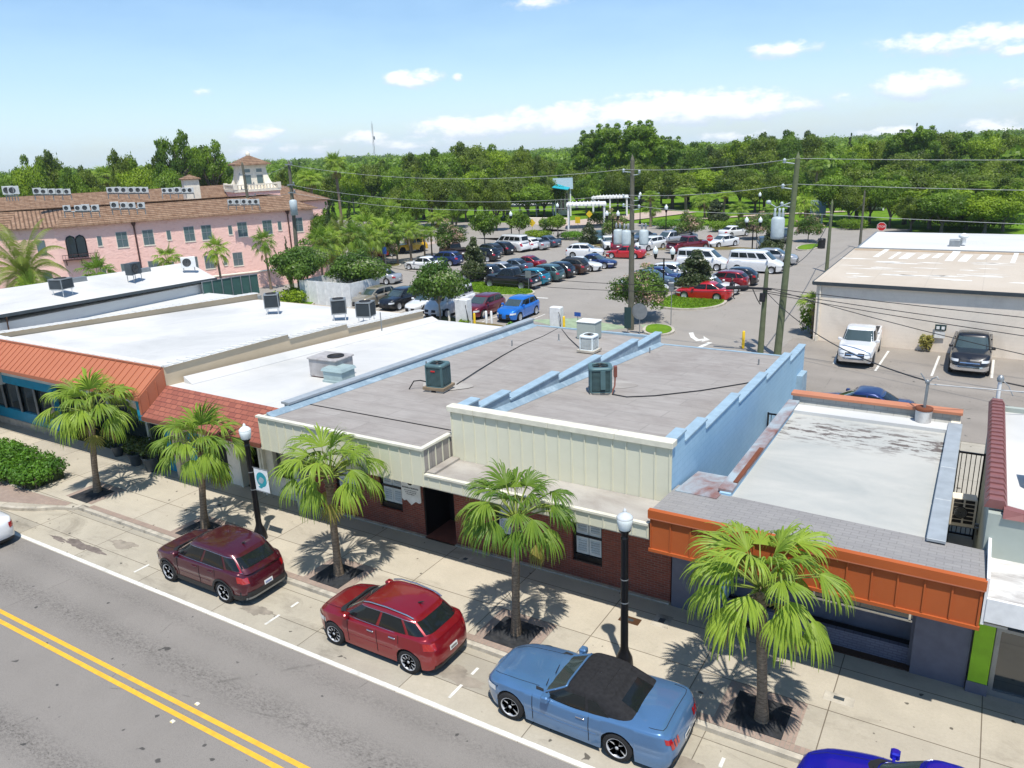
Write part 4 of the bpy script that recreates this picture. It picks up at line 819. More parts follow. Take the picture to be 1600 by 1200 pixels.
m = MB(); m.box(1.3,9,18.75,18.78,.15,2.9); eb(m, 'shop_window', 'window_glass'); m = MB(); m.box(1.22,1.32,18.68,18.8,0,2.9); m.box(1.32,9,18.68,18.8,1.75,1.83); m.box(1.32,9,18.68,18.8,0,.15); m.box(3.2,3.28,18.68,18.8,.15,2.9); eb(m, 'window_frame', 'grey_metal')
t = thing('weather_mast', 'pale pipe with rounded weatherhead at the back end of the maroon tile coping', 'mast', (.86,28.7,4.2)); m = MB(); m.tube([(0,0,-.6),(0,0,.75)],.06,8); m.build('pole','white_metal',t); m = MB(); m.lathe([(.09,.7),(.11,.8),(.06,.9),(.001,.92)],10); m.tube([(0,0,.8),(.25,-.1,.6),(.4,-.15,.3)],.015,5); m.build('weatherhead','grey_metal',t)
split_unit((1.75,22.4,3.95), 'white outdoor unit with louvred face on the roof at the right edge', 'mini split units near the right edge', R_(95), .85,.65,.33,.12)
t = split_unit((.28,23.6,2.0), 'beige outdoor unit bracketed in the narrow alley beside the maroon tile coping', 'mini split units near the right edge', R_(5), .62,.85,.4,0, colr='ac_beige' if 'ac_beige' in MATS else 'stucco_white', simple=True)
m = MB()
for i in range(2):
    for k in range(6): m.box(-.26+i*.28,-.03+i*.28,-.216,-.20,.1+k*.125,.19+k*.125)
m.build('grille','interior_dark',t); m = MB(); m.tube([(.3,0,0),(.42,0,0),(.42,.0,-.3)],.03,6); m.box(-.3,.45,-.15,-.1,-.05,0); m.box(-.3,.45,.1,.15,-.05,0); m.build('bracket','grey_metal',t)
# gates of black bars
def gate(loc_, w, h, lab, n=6, rz=0, slats=False):
    t = thing('metal_gate', lab, 'gate', loc_, rz, 'black gates in the alleys'); m = MB(); m.box(0,.06,-.03,.03,0,h); m.box(w-.06,w,-.03,.03,0,h); m.box(.06,w-.06,-.025,.025,h-.08,h-.02); m.box(.06,w-.06,-.025,.025,.08,.14); m.build('frame','black_metal',t)
    m = MB()
    for k in range(n): x = .06+(w-.12)*(k+.5)/n; m.tube([(x,0,.14),(x,0,h-.08)],.014,5)
    m.build('bar','black_metal',t)
    return t
gate((-6.55,29.2,0),1.15,2.6,'black barred gate in the alley at the foot of the blue wall',6)
gate((-.05,26.9,0),.78,3.0,'tall black gate of wide boards in the alley by the maroon coping',5)
m = MB(); 
for k in range(6): x = .0+k*.125; m.box(x,x+.11,-.012,.012,.1,2.9)
# ---------------- tan building and pale roofed building at right ----------------
TB1, PB1 = 68.8, 82.8
TN = thing('tan_block_building', 'long windowless tan building with a pale patched roof', 'building', (3,52.1,0)); OX, OY = 3, 52.1
def tn(mb, name, mats, parent=TN, **k): return loc(mb).build(name, mats, parent, **k)
m = MB(); m.prism([(-9.1,52.1),(28,50.4),(28,TB1-.3),(-9.1,TB1-.3)],0,3.75); tn(m, 'wall', 'wall_tan')
m = MB(); m.prism([(-9.3,51.9),(28.2,50.2),(28.2,TB1),(-9.3,TB1)],3.75,3.85); tn(m, 'roof', 'roof_tan')
m = MB(); m.hexa([(-9.32,51.86,3.66),(28.3,50.14,3.66),(28.3,50.2,3.66),(-9.32,51.9,3.66),(-9.32,51.84,3.88),(28.3,50.12,3.88),(28.3,50.2,3.88),(-9.32,51.9,3.88)]); m.box(-9.36,-9.3,51.9,TB1,3.7,3.87); tn(m, 'roof_edge', 'dark_grey_metal')
m = MB(); m.tube([(-8.85,52.0,.3),(-8.85,52.0,3.7)],.06,6); m.box(-8.95,-8.75,51.9,52.05,.0,.35); tn(m, 'downpipe', 'stucco_white')
t = thing('parking_sign', 'small green and white sign on the tan wall', 'sign', (-1.85,51.66,1.3)); m = MB(); m.box(-.3,.3,0,.02,.05,.4); m.build('panel','dark_teal',t); m = MB(); m.box(-.28,.28,-.004,.018,-.42,-.05); m.box(-.22,-.05,-.01,0,.12,.3,0); m.box(.05,.22,-.01,0,.12,.3); m.build('panel','sign_white',t)
plain('patch_white', (.72,.70,.65), .8, 0, .1, 2)
plain('band_tan', (.40,.30,.20), .8, 0, .15, 1)
m = MB(); m.quad((-9.2,67.6,3.856),(28,67.6,3.856),(28,68.6,3.856),(-9.2,68.6,3.856)); tn(m,'roof_band','band_tan')
m = MB(); rp = random.Random(3)
for k in range(26):
    x = -6.8+k*.95+rp.uniform(-.15,.15); y0 = rp.uniform(63.2,64.8); w = rp.uniform(.12,.30); y1 = rp.uniform(66.3,67.5)
    if k % 9 in (0,5): y1 = 68.6
    m.quad((x-w-.3,y0,3.857),(x+w-.3,y0,3.857),(x+w,y1,3.857),(x-w,y1,3.857))
for k in range(60):
    x = rp.uniform(-8.5,12); y = rp.uniform(53,63.5); a = rp.uniform(.3,1.3); b = rp.uniform(.08,.22); m.add([(x+a*math.cos(t)*(1+.2*math.sin(3*t+k)),y+b*math.sin(t)*(1+.3*math.sin(5*t+k)),3.857) for t in [j*math.pi/8 for j in range(16)]],[tuple(range(16))])
tn(m,'roof_patches','patch_white')
PB_ = thing('pale_roof_building', 'building with pale grey metal roof behind the tan building', 'building', (5,85,0)); OX, OY = 5, 85
def pb(mb, name, mats, parent=PB_, **k): return loc(mb).build(name, mats, parent, **k)
m = MB(); m.prism([(-9.0,TB1+.4),(30,TB1+.4),(30,PB1-.2),(-9.0,PB1-.2)],0,3.55); pb(m, 'wall', 'wall_tan')
m = MB(); m.prism([(-9.3,TB1+.1),(30.2,TB1+.1),(30.2,PB1),(-9.3,PB1)],3.55,3.66); pb(m, 'roof', 'roof_lightgrey'); m = MB(); m.box(-9.35,30.3,TB1+.02,TB1+.1,3.6,3.92); m.box(-9.42,-9.3,TB1+.1,PB1,3.5,3.7); pb(m, 'roof_edge', 'grey_metal')
m = MB(); m.box(-9.35,30,74.2,74.36,4.85,5.15); pb(m, 'parapet', 'rust_brown_cap') if False else None
x, y = at(1496, 384, 3.7); t = thing('roof_ventilator', 'small grey ventilator with duct on the pale grey roof', 'ventilator', (x,y,3.66)); m = MB(); m.bbox(-.6,.2,-.35,.35,0,.55,.03); m.build('box','grey_metal',t); m = MB(); m.lathe([(.2,.1),(.2,.6),(.36,.68),(.36,.85),(.12,1.0),(.001,1.0)],14,(.35,.5,0)); m.build('fan_cap','white_metal',t)

# ---------------- pink hotel ----------------
m_tile('roof_tiles_a', -math.atan2(.888,.46)+math.pi/2+math.pi/2, (.17,.09,.05), (.36,.24,.16))
m_tile('roof_tiles_b', -math.atan2(.888,.46)+math.pi/2, (.18,.10,.06), (.38,.25,.17))
m_tile('roof_tiles_orange', 0, (.42,.22,.10), (.55,.34,.18))
HB = thing('pink_hotel', 'large pink two storey hotel with brown tile roofs and a white bell tower', 'building', (-82.3,44.4,0), 0)
A = Vector((-82.3,44.4,0)); U = Vector((.46,.888,0)).normalized(); V_ = Vector((-U.y,U.x,0))      # U along the street front, V_ away from the street
HROT = math.atan2(U.y,U.x)
HB.rotation_euler = (0,0,HROT)
# local axes: x along the front, y away from the street
def hb(mb, name, mats, parent=HB): return mb.build(name, mats, parent)
t_ = NT('pink_wall'); p_ = t_.pos(True); n_ = t_.noise(t_.map(p_,(1,1,1.6)),1.7,6,.75,.6)
t_.bump(n_,.7,.12); t_.fin(t_.mix(t_.rng(n_,.54,.64,0,.4),t_.mix(t_.rng(t_.noise(p_,.3,3),.3,.7),(.92,.60,.52),(.89,.56,.48)),(.66,.33,.27)),.9)
L1 = 27.2
HWIN = [(0,0)]
m = MB(); m.box(0,L1,0,11,0,6.9); hb(m, 'wall', 'pink_wall')
m = MB(); m.add([(0,0,0),(-4,2.2,0),(-9.5,2.2,0),(-9.5,12,0),(0,12,0),(0,0,6.8),(-4,2.2,6.8),(-9.5,2.2,6.8),(-9.5,12,6.8),(0,12,6.8)],[(0,1,6,5)][:1]+[(1,2,7,6),(2,3,8,7),(3,4,9,8),(5,6,7,8,9)]); hb(m, 'wall', 'pink_wall')
def hip(mb, x0,x1,y0,y1,z0,z1,over=.45,rl=None,mi=(0,1)):
    x0-=over;x1+=over;y0-=over;y1+=over; w=(y1-y0)/2; a=(x0+w,(y0+y1)/2,z1); b=(x1-w,(y0+y1)/2,z1)
    c=[(x0,y0,z0),(x1,y0,z0),(x1,y1,z0),(x0,y1,z0)]
    mb.add([c[0],c[1],b,a],[(0,1,2,3)],mi[0]); mb.add([c[2],c[3],a,b],[(0,1,2,3)],mi[0]); mb.add([c[1],c[2],b],[(0,1,2)],mi[1]); mb.add([c[3],c[0],a],[(0,1,2)],mi[1]); mb.add([(p[0],p[1],z0-.12) for p in c]+c,[(3,2,1,0),(0,1,5,4),(1,2,6,5),(2,3,7,6),(3,0,4,7)],mi[0])
m = MB()
# front wing: tile slope up to a flat deck carrying machines
def skirt(mb, poly, inner, z0, z1, mis):
    n = len(poly)
    for i in range(n):
        j = (i+1)%n; mb.add([(*poly[i],z0),(*poly[j],z0),(*inner[j],z1),(*inner[i],z1)],[(0,1,2,3)],mis[i])
    mb.add([(*p,z1-.25) for p in inner],[tuple(range(n))],2); mb.add([(*p,z0-.1) for p in poly]+[(*p,z0) for p in poly],[tuple(range(n-1,-1,-1))]+[(i,(i+1)%n,(i+1)%n+n,i+n) for i in range(n)],0)
skirt(m, [(0,-.5),(L1+.5,-.5),(L1+.5,11.5),(-9.9,11.5),(-9.9,1.8),(-4.2,1.8)], [(1.5,3.0),(L1-3,3.0),(L1-3,8),(-6.5,8),(-6.5,4.6),(-3,4.6)], 6.9, 8.45, [0,1,0,1,0,1])
hb(m, 'roof', ['roof_tiles_a','roof_tiles_b','roof_lightgrey'])
m = MB(); hw=[]
def hwin(x,z0,z1,w=1.05,y=0.):
    f = MB(); f.box(x-w/2-.06,x+w/2+.06,y-.05,y+.02,z0-.12,z0); f.box(x-w/2-.04,x-w/2,y-.03,y+.02,z0,z1); f.box(x+w/2,x+w/2+.04,y-.03,y+.02,z0,z1)
    wn = f.build('window','stucco_white',HB); g_ = MB(); g_.box(x-w/2,x+w/2,y-.015,y+.02,z0,z1,0); 
    if w > .7: g_.box(x-.03,x+.03,y-.03,y-.014,z0,z1,1); g_.box(x-w/2,x+w/2,y-.03,y-.014,(z0+z1)/2-.03,(z0+z1)/2+.03,1)
    g_.box(x-w/2,x+w/2,y-.024,y-.014,z1-.06,z1,1); g_.build('pane',['hotel_glass','grey_metal'],wn)
# along-front positions from the photograph
def front_x(px, z):
    d = ray(px, 0); d2 = Vector((d[0], d[1])) if False else None
    # intersect the vertical plane through pixel column (approx. at mid facade height) with the front line
    py = 380; best = None
    for _ in range(6):
        d = ray(px, py); n = Vector((-U.y,U.x)); t = (A.x*n.x+A.y*n.y)/(d[0]*n.x+d[1]*n.y); P = Vector((d[0]*t,d[1]*t)); zz = CAMH+d[2]*t; py += (zz-z)*F_PX/t
    return (P-Vector((A.x,A.y))).dot(Vector((U.x,U.y)))
for px in (191,232,296,323,379,418,466): hwin(front_x(px,5), 4.25,5.85)
for px in (199,241,302,328,372): hwin(front_x(px,1.6), 1.0,2.5)
for px in (156,264,360,437): hwin(front_x(px,5), 4.6,5.6,.4)
for px in (164,270,352): hwin(front_x(px,1.6), 1.2,2.2,.35)
for px in (112,127):
    x = front_x(px,4.8); f = MB(); pr = [(-.5,3.6),(.5,3.6),(.5,5.4),(.35,5.75),(0,5.92),(-.35,5.75),(-.5,5.4)]; f.add([(x+a,-.06,z) for a,z in pr]+[(x+a,.02,z) for a,z in pr],[tuple(range(6,-1,-1))]+[(i,(i+1)%7,(i+1)%7+7,i+7) for i in range(7)]); wn = f.build('window','black_metal',HB)
    f = MB(); pr2 = [(a*.78,3.68+(z-3.6)*.93) for a,z in pr]; f.add([(x+a,-.075,z) for a,z in pr2],[tuple(range(6,-1,-1))]); f.build('pane','window_glass',wn)
x = front_x(119,4.4); f = MB(); f.box(x-1.4,x+2.0,-.7,0,3.4,3.5); 
for k in range(14): f.box(x-1.4+k*.26,x-1.37+k*.26,-.7,-.67,3.5,3.95)
f.box(x-1.4,x+2.0,-.7,-.66,3.95,4.0)
for k in (-1.1,.3,1.7): f.tube([(x+k,-.6,3.4),(x+k,-.3,3.2),(x+k,0,2.9)],.05,5)
f.build('balcony','pipe_brown',HB)
for px in (214,452): x = front_x(px,4.4); f = MB(); f.tube([(x,-.1,0),(x,-.1,6.4)],.08,6); f.lathe([(.08,6.3),(.22,6.6),(.24,6.85)],8,(x,-.12,0)); f.build('downpipe','pipe_brown',HB)
def lwin(frac,z0,z1):      # windows of the canted corner
    p0, p1 = Vector((0,0)), Vector((-4,2.2)); p = p0.lerp(p1,frac); d = (p1-p0).normalized()*.45; n_ = Vector((-d.y,d.x)).normalized()*.04
    if n_.y > 0: n_ = -n_
    f = MB(); f.add([(p.x-d.x+n_.x,p.y-d.y+n_.y,z0),(p.x+d.x+n_.x,p.y+d.y+n_.y,z0),(p.x+d.x+n_.x,p.y+d.y+n_.y,z1),(p.x-d.x+n_.x,p.y-d.y+n_.y,z1)],[(0,1,2,3)]); f.build('window','hotel_glass',HB)
lwin(.35,4.1,5.6); lwin(.35,.8,2.3)
# rear wing behind
m = MB(); m.box(-22,17,15,27,0,7.0); hb(m,'wall','pink_wall'); m = MB(); hip(m,-22,34,15,27,7.0,9.5); hb(m,'roof',['roof_tiles_a','roof_tiles_b'])
m = MB(); m.box(17,34,15,27,0,7.0); hb(m,'wall','pink_wall')
m = MB(); m.box(-16,-9.5,5,15,0,7.0); hb(m,'wall','pink_wall'); m = MB(); hip(m,-16,-9.5,5,15,7.0,8.3); hb(m,'roof',['roof_tiles_orange','roof_tiles_orange'])
m = MB(); m.box(-7,-1,9,15,0,7.6); hb(m,'wall','pink_wall')
# bell tower
def hloc(px,py,d):         # local coordinates on the hotel of a far point
    x, y = along(px,d); v = Vector((x-A.x,y-A.y)); return v.dot(Vector((U.x,U.y))), v.dot(Vector((-U.y,U.x)))
def zat(px,py,d): return height(px,py,d)
TD = 112; tx, ty = hloc(388,300,TD)
def tower():
    r = 3.3; zb = zat(395,315,TD); z1 = zat(395,298,TD); z2 = zat(395,289,TD); z3 = zat(395,256,TD); z4 = zat(395,249,TD)
    rr = (along(436,TD)[0]-along(355,TD)[0]); wdt = math.hypot(along(436,TD)[0]-along(355,TD)[0],along(436,TD)[1]-along(355,TD)[1])/2*.92
    top = wdt*.56
    m = MB(); m.box(tx-wdt*.95,tx+wdt*.95,ty-wdt*.95,ty+wdt*.95,0,z1); hb(m,'tower_base','pink_wall')
    m = MB(); m.box(tx-wdt,tx+wdt,ty-wdt,ty+wdt,z1,z1+.3); 
    for k in range(15):
        a = -wdt+.15+k*(2*wdt-.3)/14
        for s_ in (-1,1):
            m.lathe([(.06,z1+.3),(.10,z1+.5),(.05,z1+.8)],6,(tx+a,ty+s_*(wdt-.12),0)); m.lathe([(.06,z1+.3),(.10,z1+.5),(.05,z1+.8)],6,(tx+s_*(wdt-.12),ty+a,0))
    for s_ in (-1,1): m.box(tx-wdt,tx+wdt,ty+s_*(wdt-.12)-.12,ty+s_*(wdt-.12)+.12,z1+.8,z1+.95); m.box(tx+s_*(wdt-.12)-.12,tx+s_*(wdt-.12)+.12,ty-wdt+.24,ty+wdt-.24,z1+.8,z1+.95)
    for sx in (-1,1):
        for sy in (-1,1): m.box(tx+sx*(wdt-.2)-.25,tx+sx*(wdt-.2)+.25,ty+sy*(wdt-.2)-.25,ty+sy*(wdt-.2)+.25,z1+.3,z1+1.05)
    hb(m,'balustrade','stucco_white')
    m = MB(); m.box(tx-top,tx+top,ty-top,ty+top,z1,z3)
    N = 8
    for sx,sy in ((1,1),(1,-1),(-1,1),(-1,-1)):     # concave buttresses sweeping out at the corners
        prev = None
        for k in range(N):
            f0, f1 = k/N, (k+1)/N; h0 = z1+(z3-z1)*.95*f0; h1 = z1+(z3-z1)*.95*f1; e0 = top+(wdt*.93-top)*(1-f0)**2.4; e1 = top+(wdt*.93-top)*(1-f1)**2.4; w_ = .5
            a0,a1 = e0,e1
            m.hexa([(tx+sx*(top-w_)*1.0,ty+sy*(top-w_),h0),(tx+sx*a0,ty+sy*(top-w_),h0),(tx+sx*a0,ty+sy*a0,h0),(tx+sx*(top-w_),ty+sy*a0,h0),(tx+sx*(top-w_),ty+sy*(top-w_),h1),(tx+sx*a1,ty+sy*(top-w_),h1),(tx+sx*a1,ty+sy*a1,h1),(tx+sx*(top-w_),ty+sy*a1,h1)])
    m.box(tx-top-.15,tx+top+.15,ty-top-.15,ty+top+.15,z3-.35,z3); hb(m,'tower_walls','stucco_white')
    m = MB(); hip(m,tx-top,tx+top,ty-top,ty+top,z3,z4+.6,.6); hb(m,'tower_roof',['roof_tiles_a','roof_tiles_b']); m = MB(); m.lathe([(.25,z4+.5),(.3,z4+.75),(.12,z4+.95),(.001,z4+1.05)],8,(tx,ty,0)); hb(m,'finial','stucco_white')
    for sx in (-1,1):
        for face in (0,1):
            m = MB(); c_ = sx*top*.45; zc = z1+(z3-z1)*.28
            for h0,h1,w_ in ((zc,zc+(z3-z1)*.32,.38),(zc+(z3-z1)*.42,zc+(z3-z1)*.54,.36)):
                if face == 0: m.box(tx+c_-w_,tx+c_+w_,ty-top-.03,ty-top+.01,h0,h1)
                else: m.box(tx+top-.01,tx+top+.03,ty+c_-w_,ty+c_+w_,h0,h1)
            hb(m,'tower_window','hotel_glass')
tower()
# small belvedere
bx, by = hloc(292,290,108); zb = zat(292,296,108); m = MB(); m.box(bx-.9,bx+.9,by-.9,by+.9,0,zb+1.3); hb(m,'turret','stucco_white'); m = MB(); hip(m,bx-.9,bx+.9,by-.9,by+.9,zb+1.3,zb+1.8,.25); hb(m,'turret_roof',['roof_tiles_a','roof_tiles_b'])
# outdoor units in rows on the hotel roofs
rows = [([5,13],100,297,'at the far left of the hotel roofline',1.5),([50,61,73,85,97],96,296,'along the back ridge of the hotel, left row',1.0),([165,176,186,198,209,219],97,294,'along the back ridge of the hotel, middle row',1.05),([250,259,270,281,290],99,294,'along the back ridge of the hotel, right row',1.0),
        ([91,109,121,136],86,322,'on the front roof deck of the hotel, left row',.95),([167,182,194,209],87,318,'on the front roof deck of the hotel, middle row',.95),([351,361,372,382,391],94,312,'on the front roof deck of the hotel below the tower',.9)]
first = None
plain('unit_grey', (.52,.54,.54), .5, 0, .1)
for ri, (pxs, d, py, where, sz) in enumerate(rows):
    for i, px in enumerate(pxs):
        x, y = along(px, d); zb = height(px, py+5, d)-.25; lab = '%s white outdoor unit %s' % (ORD[i+1], where); gname = 'outdoor units on the hotel roofs'
        if first is None:
            first = split_unit((x,y,zb), lab, gname, HROT, 1.05, .85,.5,.12, simple=True, colr='unit_grey'); reg(first); first.scale = (sz*.66,)*3
        else: copy_tree(first, (x,y,zb), HROT+rnd.uniform(-.15,.15), lab, gname, sz*rnd.uniform(.6,.74))
# rail frames that carry those rows
for (pxs, d, py, where, sz) in rows:
    (x0,y0),(x1,y1) = along(pxs[0]-5,d), along(pxs[-1]+5,d); z0, z1 = height(pxs[0],py+6,d)-.2, height(pxs[-1],py+6,d)-.2
    lo = [Vector((x-A.x,y-A.y,z)) for x,y,z in ((x0,y0,z0),(x1,y1,z1))]; lo = [Matrix.Rotation(-HROT,3,'Z') @ v for v in lo]; m = MB(); m.tube(lo,.07,5)
    for f in (0,.25,.5,.75,1): p = lo[0].lerp(lo[1],f); m.tube([p,(p.x,p.y,p.z-.55)],.05,5)
    hb(m,'unit_rail','grey_metal')
# low pink garden wall of the hotel
GW = thing('garden_wall', 'low pink wall with coping in front of the hotel', 'wall', (-62.5,57.5,0))
m = MB(); m.box(-.15,.15,-13,3.5,0,1.6); m.box(-.25,.25,3.3,3.9,0,2.2); GW.rotation_euler = (0,0,HROT-math.pi/2); m.build('wall','pink_wall',GW); m = MB(); m.bbox(-.22,.22,-13,3.3,1.6,1.7,.03); m.bbox(-.32,.32,3.2,4.0,2.2,2.32,.04); m.build('coping','stucco_white',GW)
# ---------------- car park ground ----------------
g = MB(); g.prism([(-5.2,36.3),(60,36.3),(60,52.5),(-9.4,52.5),(-9.4,120),(-180,120),(-120,60),(-75,36.3)], -.19, 0); struct(g, 'parking_lot', 'asphalt_lot')
g = MB(); g.quad((-10.4,36.35,.004),(40,36.35,.004),(40,52.2,.004),(-10.4,52.2,.004)); struct(g, 'rear_drive', 'asphalt_rear')
g = MB(); g.quad((-6.6,18.9,-.19),(.9,18.9,-.19),(.9,36.4,-.19),(-6.6,36.4,-.19)); g.box(-6.6,1.0,19.3,36.35,-.19,-.02); struct(g, 'alley_floor', 'patio_concrete')
g = MB()
for (xa,ya,xb,yb) in [(-6.9,46.7,-7.15,50.2),(-4.6,46.1,-4.45,50.9),(-1.8,46.2,-1.7,50.8),(1.0,47,1.05,51),(3.9,46.6,3.9,50.6)]: g.quad((xa-.06,ya,.008),(xa+.06,ya,.008),(xb+.06,yb,.008),(xb-.06,yb,.008))
for pts in ([(820,464),(856,466)],[(1088,545),(1110,535)]): 
    (x0,y0),(x1,y1) = at(*pts[0]), at(*pts[1]); d = Vector((x1-x0,y1-y0)).normalized()*.15; g.quad((x0+d.y,y0-d.x,.006),(x1+d.y,y1-d.x,.006),(x1-d.y,y1+d.x,.006),(x0-d.y,y0+d.x,.006))
def spots(x0, x1, ys): 
    for y in ys: g.quad((x0,y-.05,.006),(x1,y-.05,.006),(x1,y+.05,.006),(x0,y+.05,.006))
spots(-45.5,-35.2,[61.2+2.55*k for k in range(7)]); spots(-28.0,-17.6,[61.7+2.5*k for k in range(5)]); spots(-56.5,-51,[67.5+2.6*k for k in range(11)]); spots(-46,-25,[]) 
for x in (-47.2,-44.4,-41.6,-38.8,-35.8,-32.8,-29.6): g.quad((x-.05,48,.006),(x+.05,48,.006),(x+.05,53,.006),(x-.05,53,.006))
pa = [at(px,py,.006) for px,py in ((1076,520),(1083,519),(1086,526),(1092,530),(1100,529),(1099,525),(1109,531),(1096,534),(1097,532),(1088,533),(1079,527))]
g.add([(x,y,.006) for x,y in pa],[tuple(range(len(pa)-1,-1,-1))]); struct(g, 'parking_lines', 'road_white')
g = MB()
for (c,w,h) in (((600,433),2.6,3.6),((622,430),2.6,3.6)): x,y = at(*c); g.quad((x-2.4,y-1.2,.005),(x+2.4,y-1.2,.005),(x+2.4,y+1.2,.005),(x-2.4,y+1.2,.005))
struct(g, 'blue_bay_marking', 'faded_blue') if 'faded_blue' in MATS else None
plain('faded_blue', (.33,.42,.46), .9, 0, .15, 2); struct(g, 'blue_bay_marking', 'faded_blue')
plain('faded_green', (.27,.34,.22), .9, 0, .2, 2)
g = MB()
for q in ([(828,500),(900,497),(990,512),(905,520)],[(1000,508),(1030,505),(1040,512),(1012,517)]): g.add([(*at(px,py),.005) for px,py in q],[(3,2,1,0)])
struct(g, 'green_bay_marking', 'faded_green')
def island(pxs, lab_name='grass_island', kerb=True, m_='lawn', h=.14):
    pts = [at(*p) for p in pxs]; c = Vector((sum(p[0] for p in pts)/len(pts), sum(p[1] for p in pts)/len(pts)))
    if sum((pts[i][0]*pts[(i+1)%len(pts)][1]-pts[(i+1)%len(pts)][0]*pts[i][1]) for i in range(len(pts))) < 0: pts = pts[::-1]
    # round off
    for _ in range(2):
        q = []
        for i in range(len(pts)): a, b = Vector(pts[i]), Vector(pts[(i+1)%len(pts)]); q += [tuple(a.lerp(b,.25)), tuple(a.lerp(b,.75))]
        pts = q
    g = MB(); g.prism(pts, -.05, h); struct(g, lab_name+'_kerb', 'kerb_concrete')
    inn = []
    for p in pts: v = Vector(p)-c; l = v.length; inn.append(tuple(c+v*((l-.22)/l)))
    g = MB(); g.prism(inn, 0, h+.04); struct(g, lab_name, m_)
    return inn, h+.04
ISL = [island([(1006,478),(1060,486),(1105,484),(1132,478),(1138,470),(1120,464),(1052,462),(1040,466)]), island([(826,464),(750,462),(722,455),(730,442),(780,440),(842,456)]),
       island([(940,404),(962,404),(1022,401),(1015,397),(950,396)], m_='dry_bed'), island([(1240,391),(1262,393),(1280,388),(1284,382),(1250,384)], m_='lawn'), island([(1000,522),(1035,527),(1058,520),(1048,510),(1010,508)]),
       island([(576,424),(606,418),(628,417),(626,412),(590,414),(560,422)], m_='dry_bed'), island([(905,380),(960,392),(1180,392),(1185,388),(960,384),(930,372)], m_='dry_bed', h=.1), island([(660,505),(745,520),(800,526),(800,513),(745,505),(664,492)], m_='dry_bed'),
       island([(432,478),(492,482),(492,465),(440,462)], m_='lawn')]
# park ground beyond
g = MB(); g.quad((-400,116,-.12),(200,116,-.12),(200,420,-.12),(-400,420,-.12)); g.prism([(-13,112),(60,112),(60,118),(-13,118)],-.19,-.1); struct(g, 'park_lawn', 'lawn')
g = MB()
def strip(pxs, w, z):
    pts = [Vector(at(*p)) for p in pxs]
    for a, b in zip(pts[:-1],pts[1:]): d = (b-a).normalized(); n = Vector((-d.y,d.x))*w; a2 = a-d*w*.3; g.quad((a2.x-n.x,a2.y-n.y,z),(b.x-n.x,b.y-n.y,z),(b.x+n.x,b.y+n.y,z),(a2.x+n.x,a2.y+n.y,z))
strip([(560,470),(760,372),(860,358),(1010,352)], 4.0, .010); struct(g,'cross_street','asphalt_lot')
g = MB(); strip([(870,352),(960,342),(1060,330)],4.5,.02); strip([(560,404),(640,386),(720,372)],1.0,.022); strip([(1060,344),(1200,335),(1320,330)],1.0,.02); struct(g, 'park_path', 'path_pink') if 'path_pink' in MATS else None
plain('path_pink', (.46,.36,.30), .9, 0, .1, .5)
struct(g, 'park_path', 'path_pink')

# ---------------- poles and wires ----------------
def insul(mb, x, y, z, s=1): mb.lathe([(.03*s,z),(.09*s,z+.04*s),(.04*s,z+.09*s),(.09*s,z+.14*s),(.04*s,z+.2*s),(.001,z+.22*s)],8,(x,y,0))
def pole(x, y, h, lab, top=(0,0), r=.17, green=False, group='wooden utility poles'):
    t = thing('utility_pole', lab, 'utility pole', (x,y,0), 0, group); m = MB(); m.tube([(top[0]*k/6,top[1]*k/6,h*k/6) for k in range(7)], [r*(1.15-.45*k/6) for k in range(7)], 10); m.lathe([(r*.72,0),(.001,.42)],10,(top[0],top[1],h-.02)); m.build('pole','wood_pole_green' if green else 'wood_pole',t); return t
P1 = (-21.2,50.5); P2 = (-10.2,47.1); P3 = (-11.2,47.0); P4 = (-13.2,80.1); P5 = (-12.8,98.5); PA_ = (-56.0,52.2); PBx = (-75.2,63.9)
t1 = pole(*P1,11.7,'brown utility pole carrying a pair of grey transformers in the middle of the car park',(0,.1),.2)
m = MB()
for a in (-.95,-.15,.95):
    m.lathe([(.001,6.05),(.31,6.07),(.32,6.2),(.32,6.98),(.26,7.08),(.001,7.12)],16,(a,-.55 if a==-.15 else -.1,0))
m.build('transformer','transformer_grey',t1); m = MB(); m.box(-1.2,1.2,-.15,-.05,6.9,7.05); m.box(-.06,.06,-.5,0,6.5,6.6)
for a in (-.95,-.15,.95):
    for k in (-.14,.14): m.lathe([(.06,7.15),(.09,7.3),(.05,7.5),(.001,7.55)],8,(a+k,-.55 if a==-.15 else -.1,0))
m.build('bracket','grey_metal',t1)
for z in (10.9,9.2,8.6):
    m = MB(); m.tube([(0,0,z),(-.5,-.1,z+.05)],.025,5); insul(m,-.55,-.1,z,1.2); m.build('insulator','transformer_grey',t1); m = MB(); m.tube([(0,0,z-.2),(.5,.1,z-.15)],.025,5); insul(m,.5,.1,z-.1,1.2); m.build('insulator','transformer_grey',t1)
t2 = pole(*P2,11.6,'tall leaning utility pole with one large grey transformer beside the rear drive',(.45,0),.2,True)
m = MB(); m.lathe([(.001,7.1),(.36,7.15),(.38,7.3),(.38,8.25),(.3,8.38),(.001,8.42)],18,(-.35,-.35,0)); m.build('transformer','transformer_grey',t2)
m = MB()
for k in (-.2,.05,.25): m.lathe([(.05,8.35),(.10,8.5),(.05,8.7),(.08,8.85),(.001,8.9)],8,(-.35+k,-.35,0))
m.build('bushing','transformer_grey',t2)
for z in (11.3,9.9,8.9): m = MB(); m.tube([(.38,0,z),(-.2,-.1,z+.1)],.03,5); insul(m,-.25,-.1,z+.05,1.3); m.build('insulator','transformer_grey',t2)
m = MB(); m.tube([(.3,0,9.2),(-.5,-.2,8.9),(-.9,-.3,9.15)],.03,5); m.lathe([(.001,-.12),(.16,-.05),(.12,.1),(.001,.14)],8,(-.95,-.3,9.2)); m.build('arm_lamp','transformer_grey',t2)
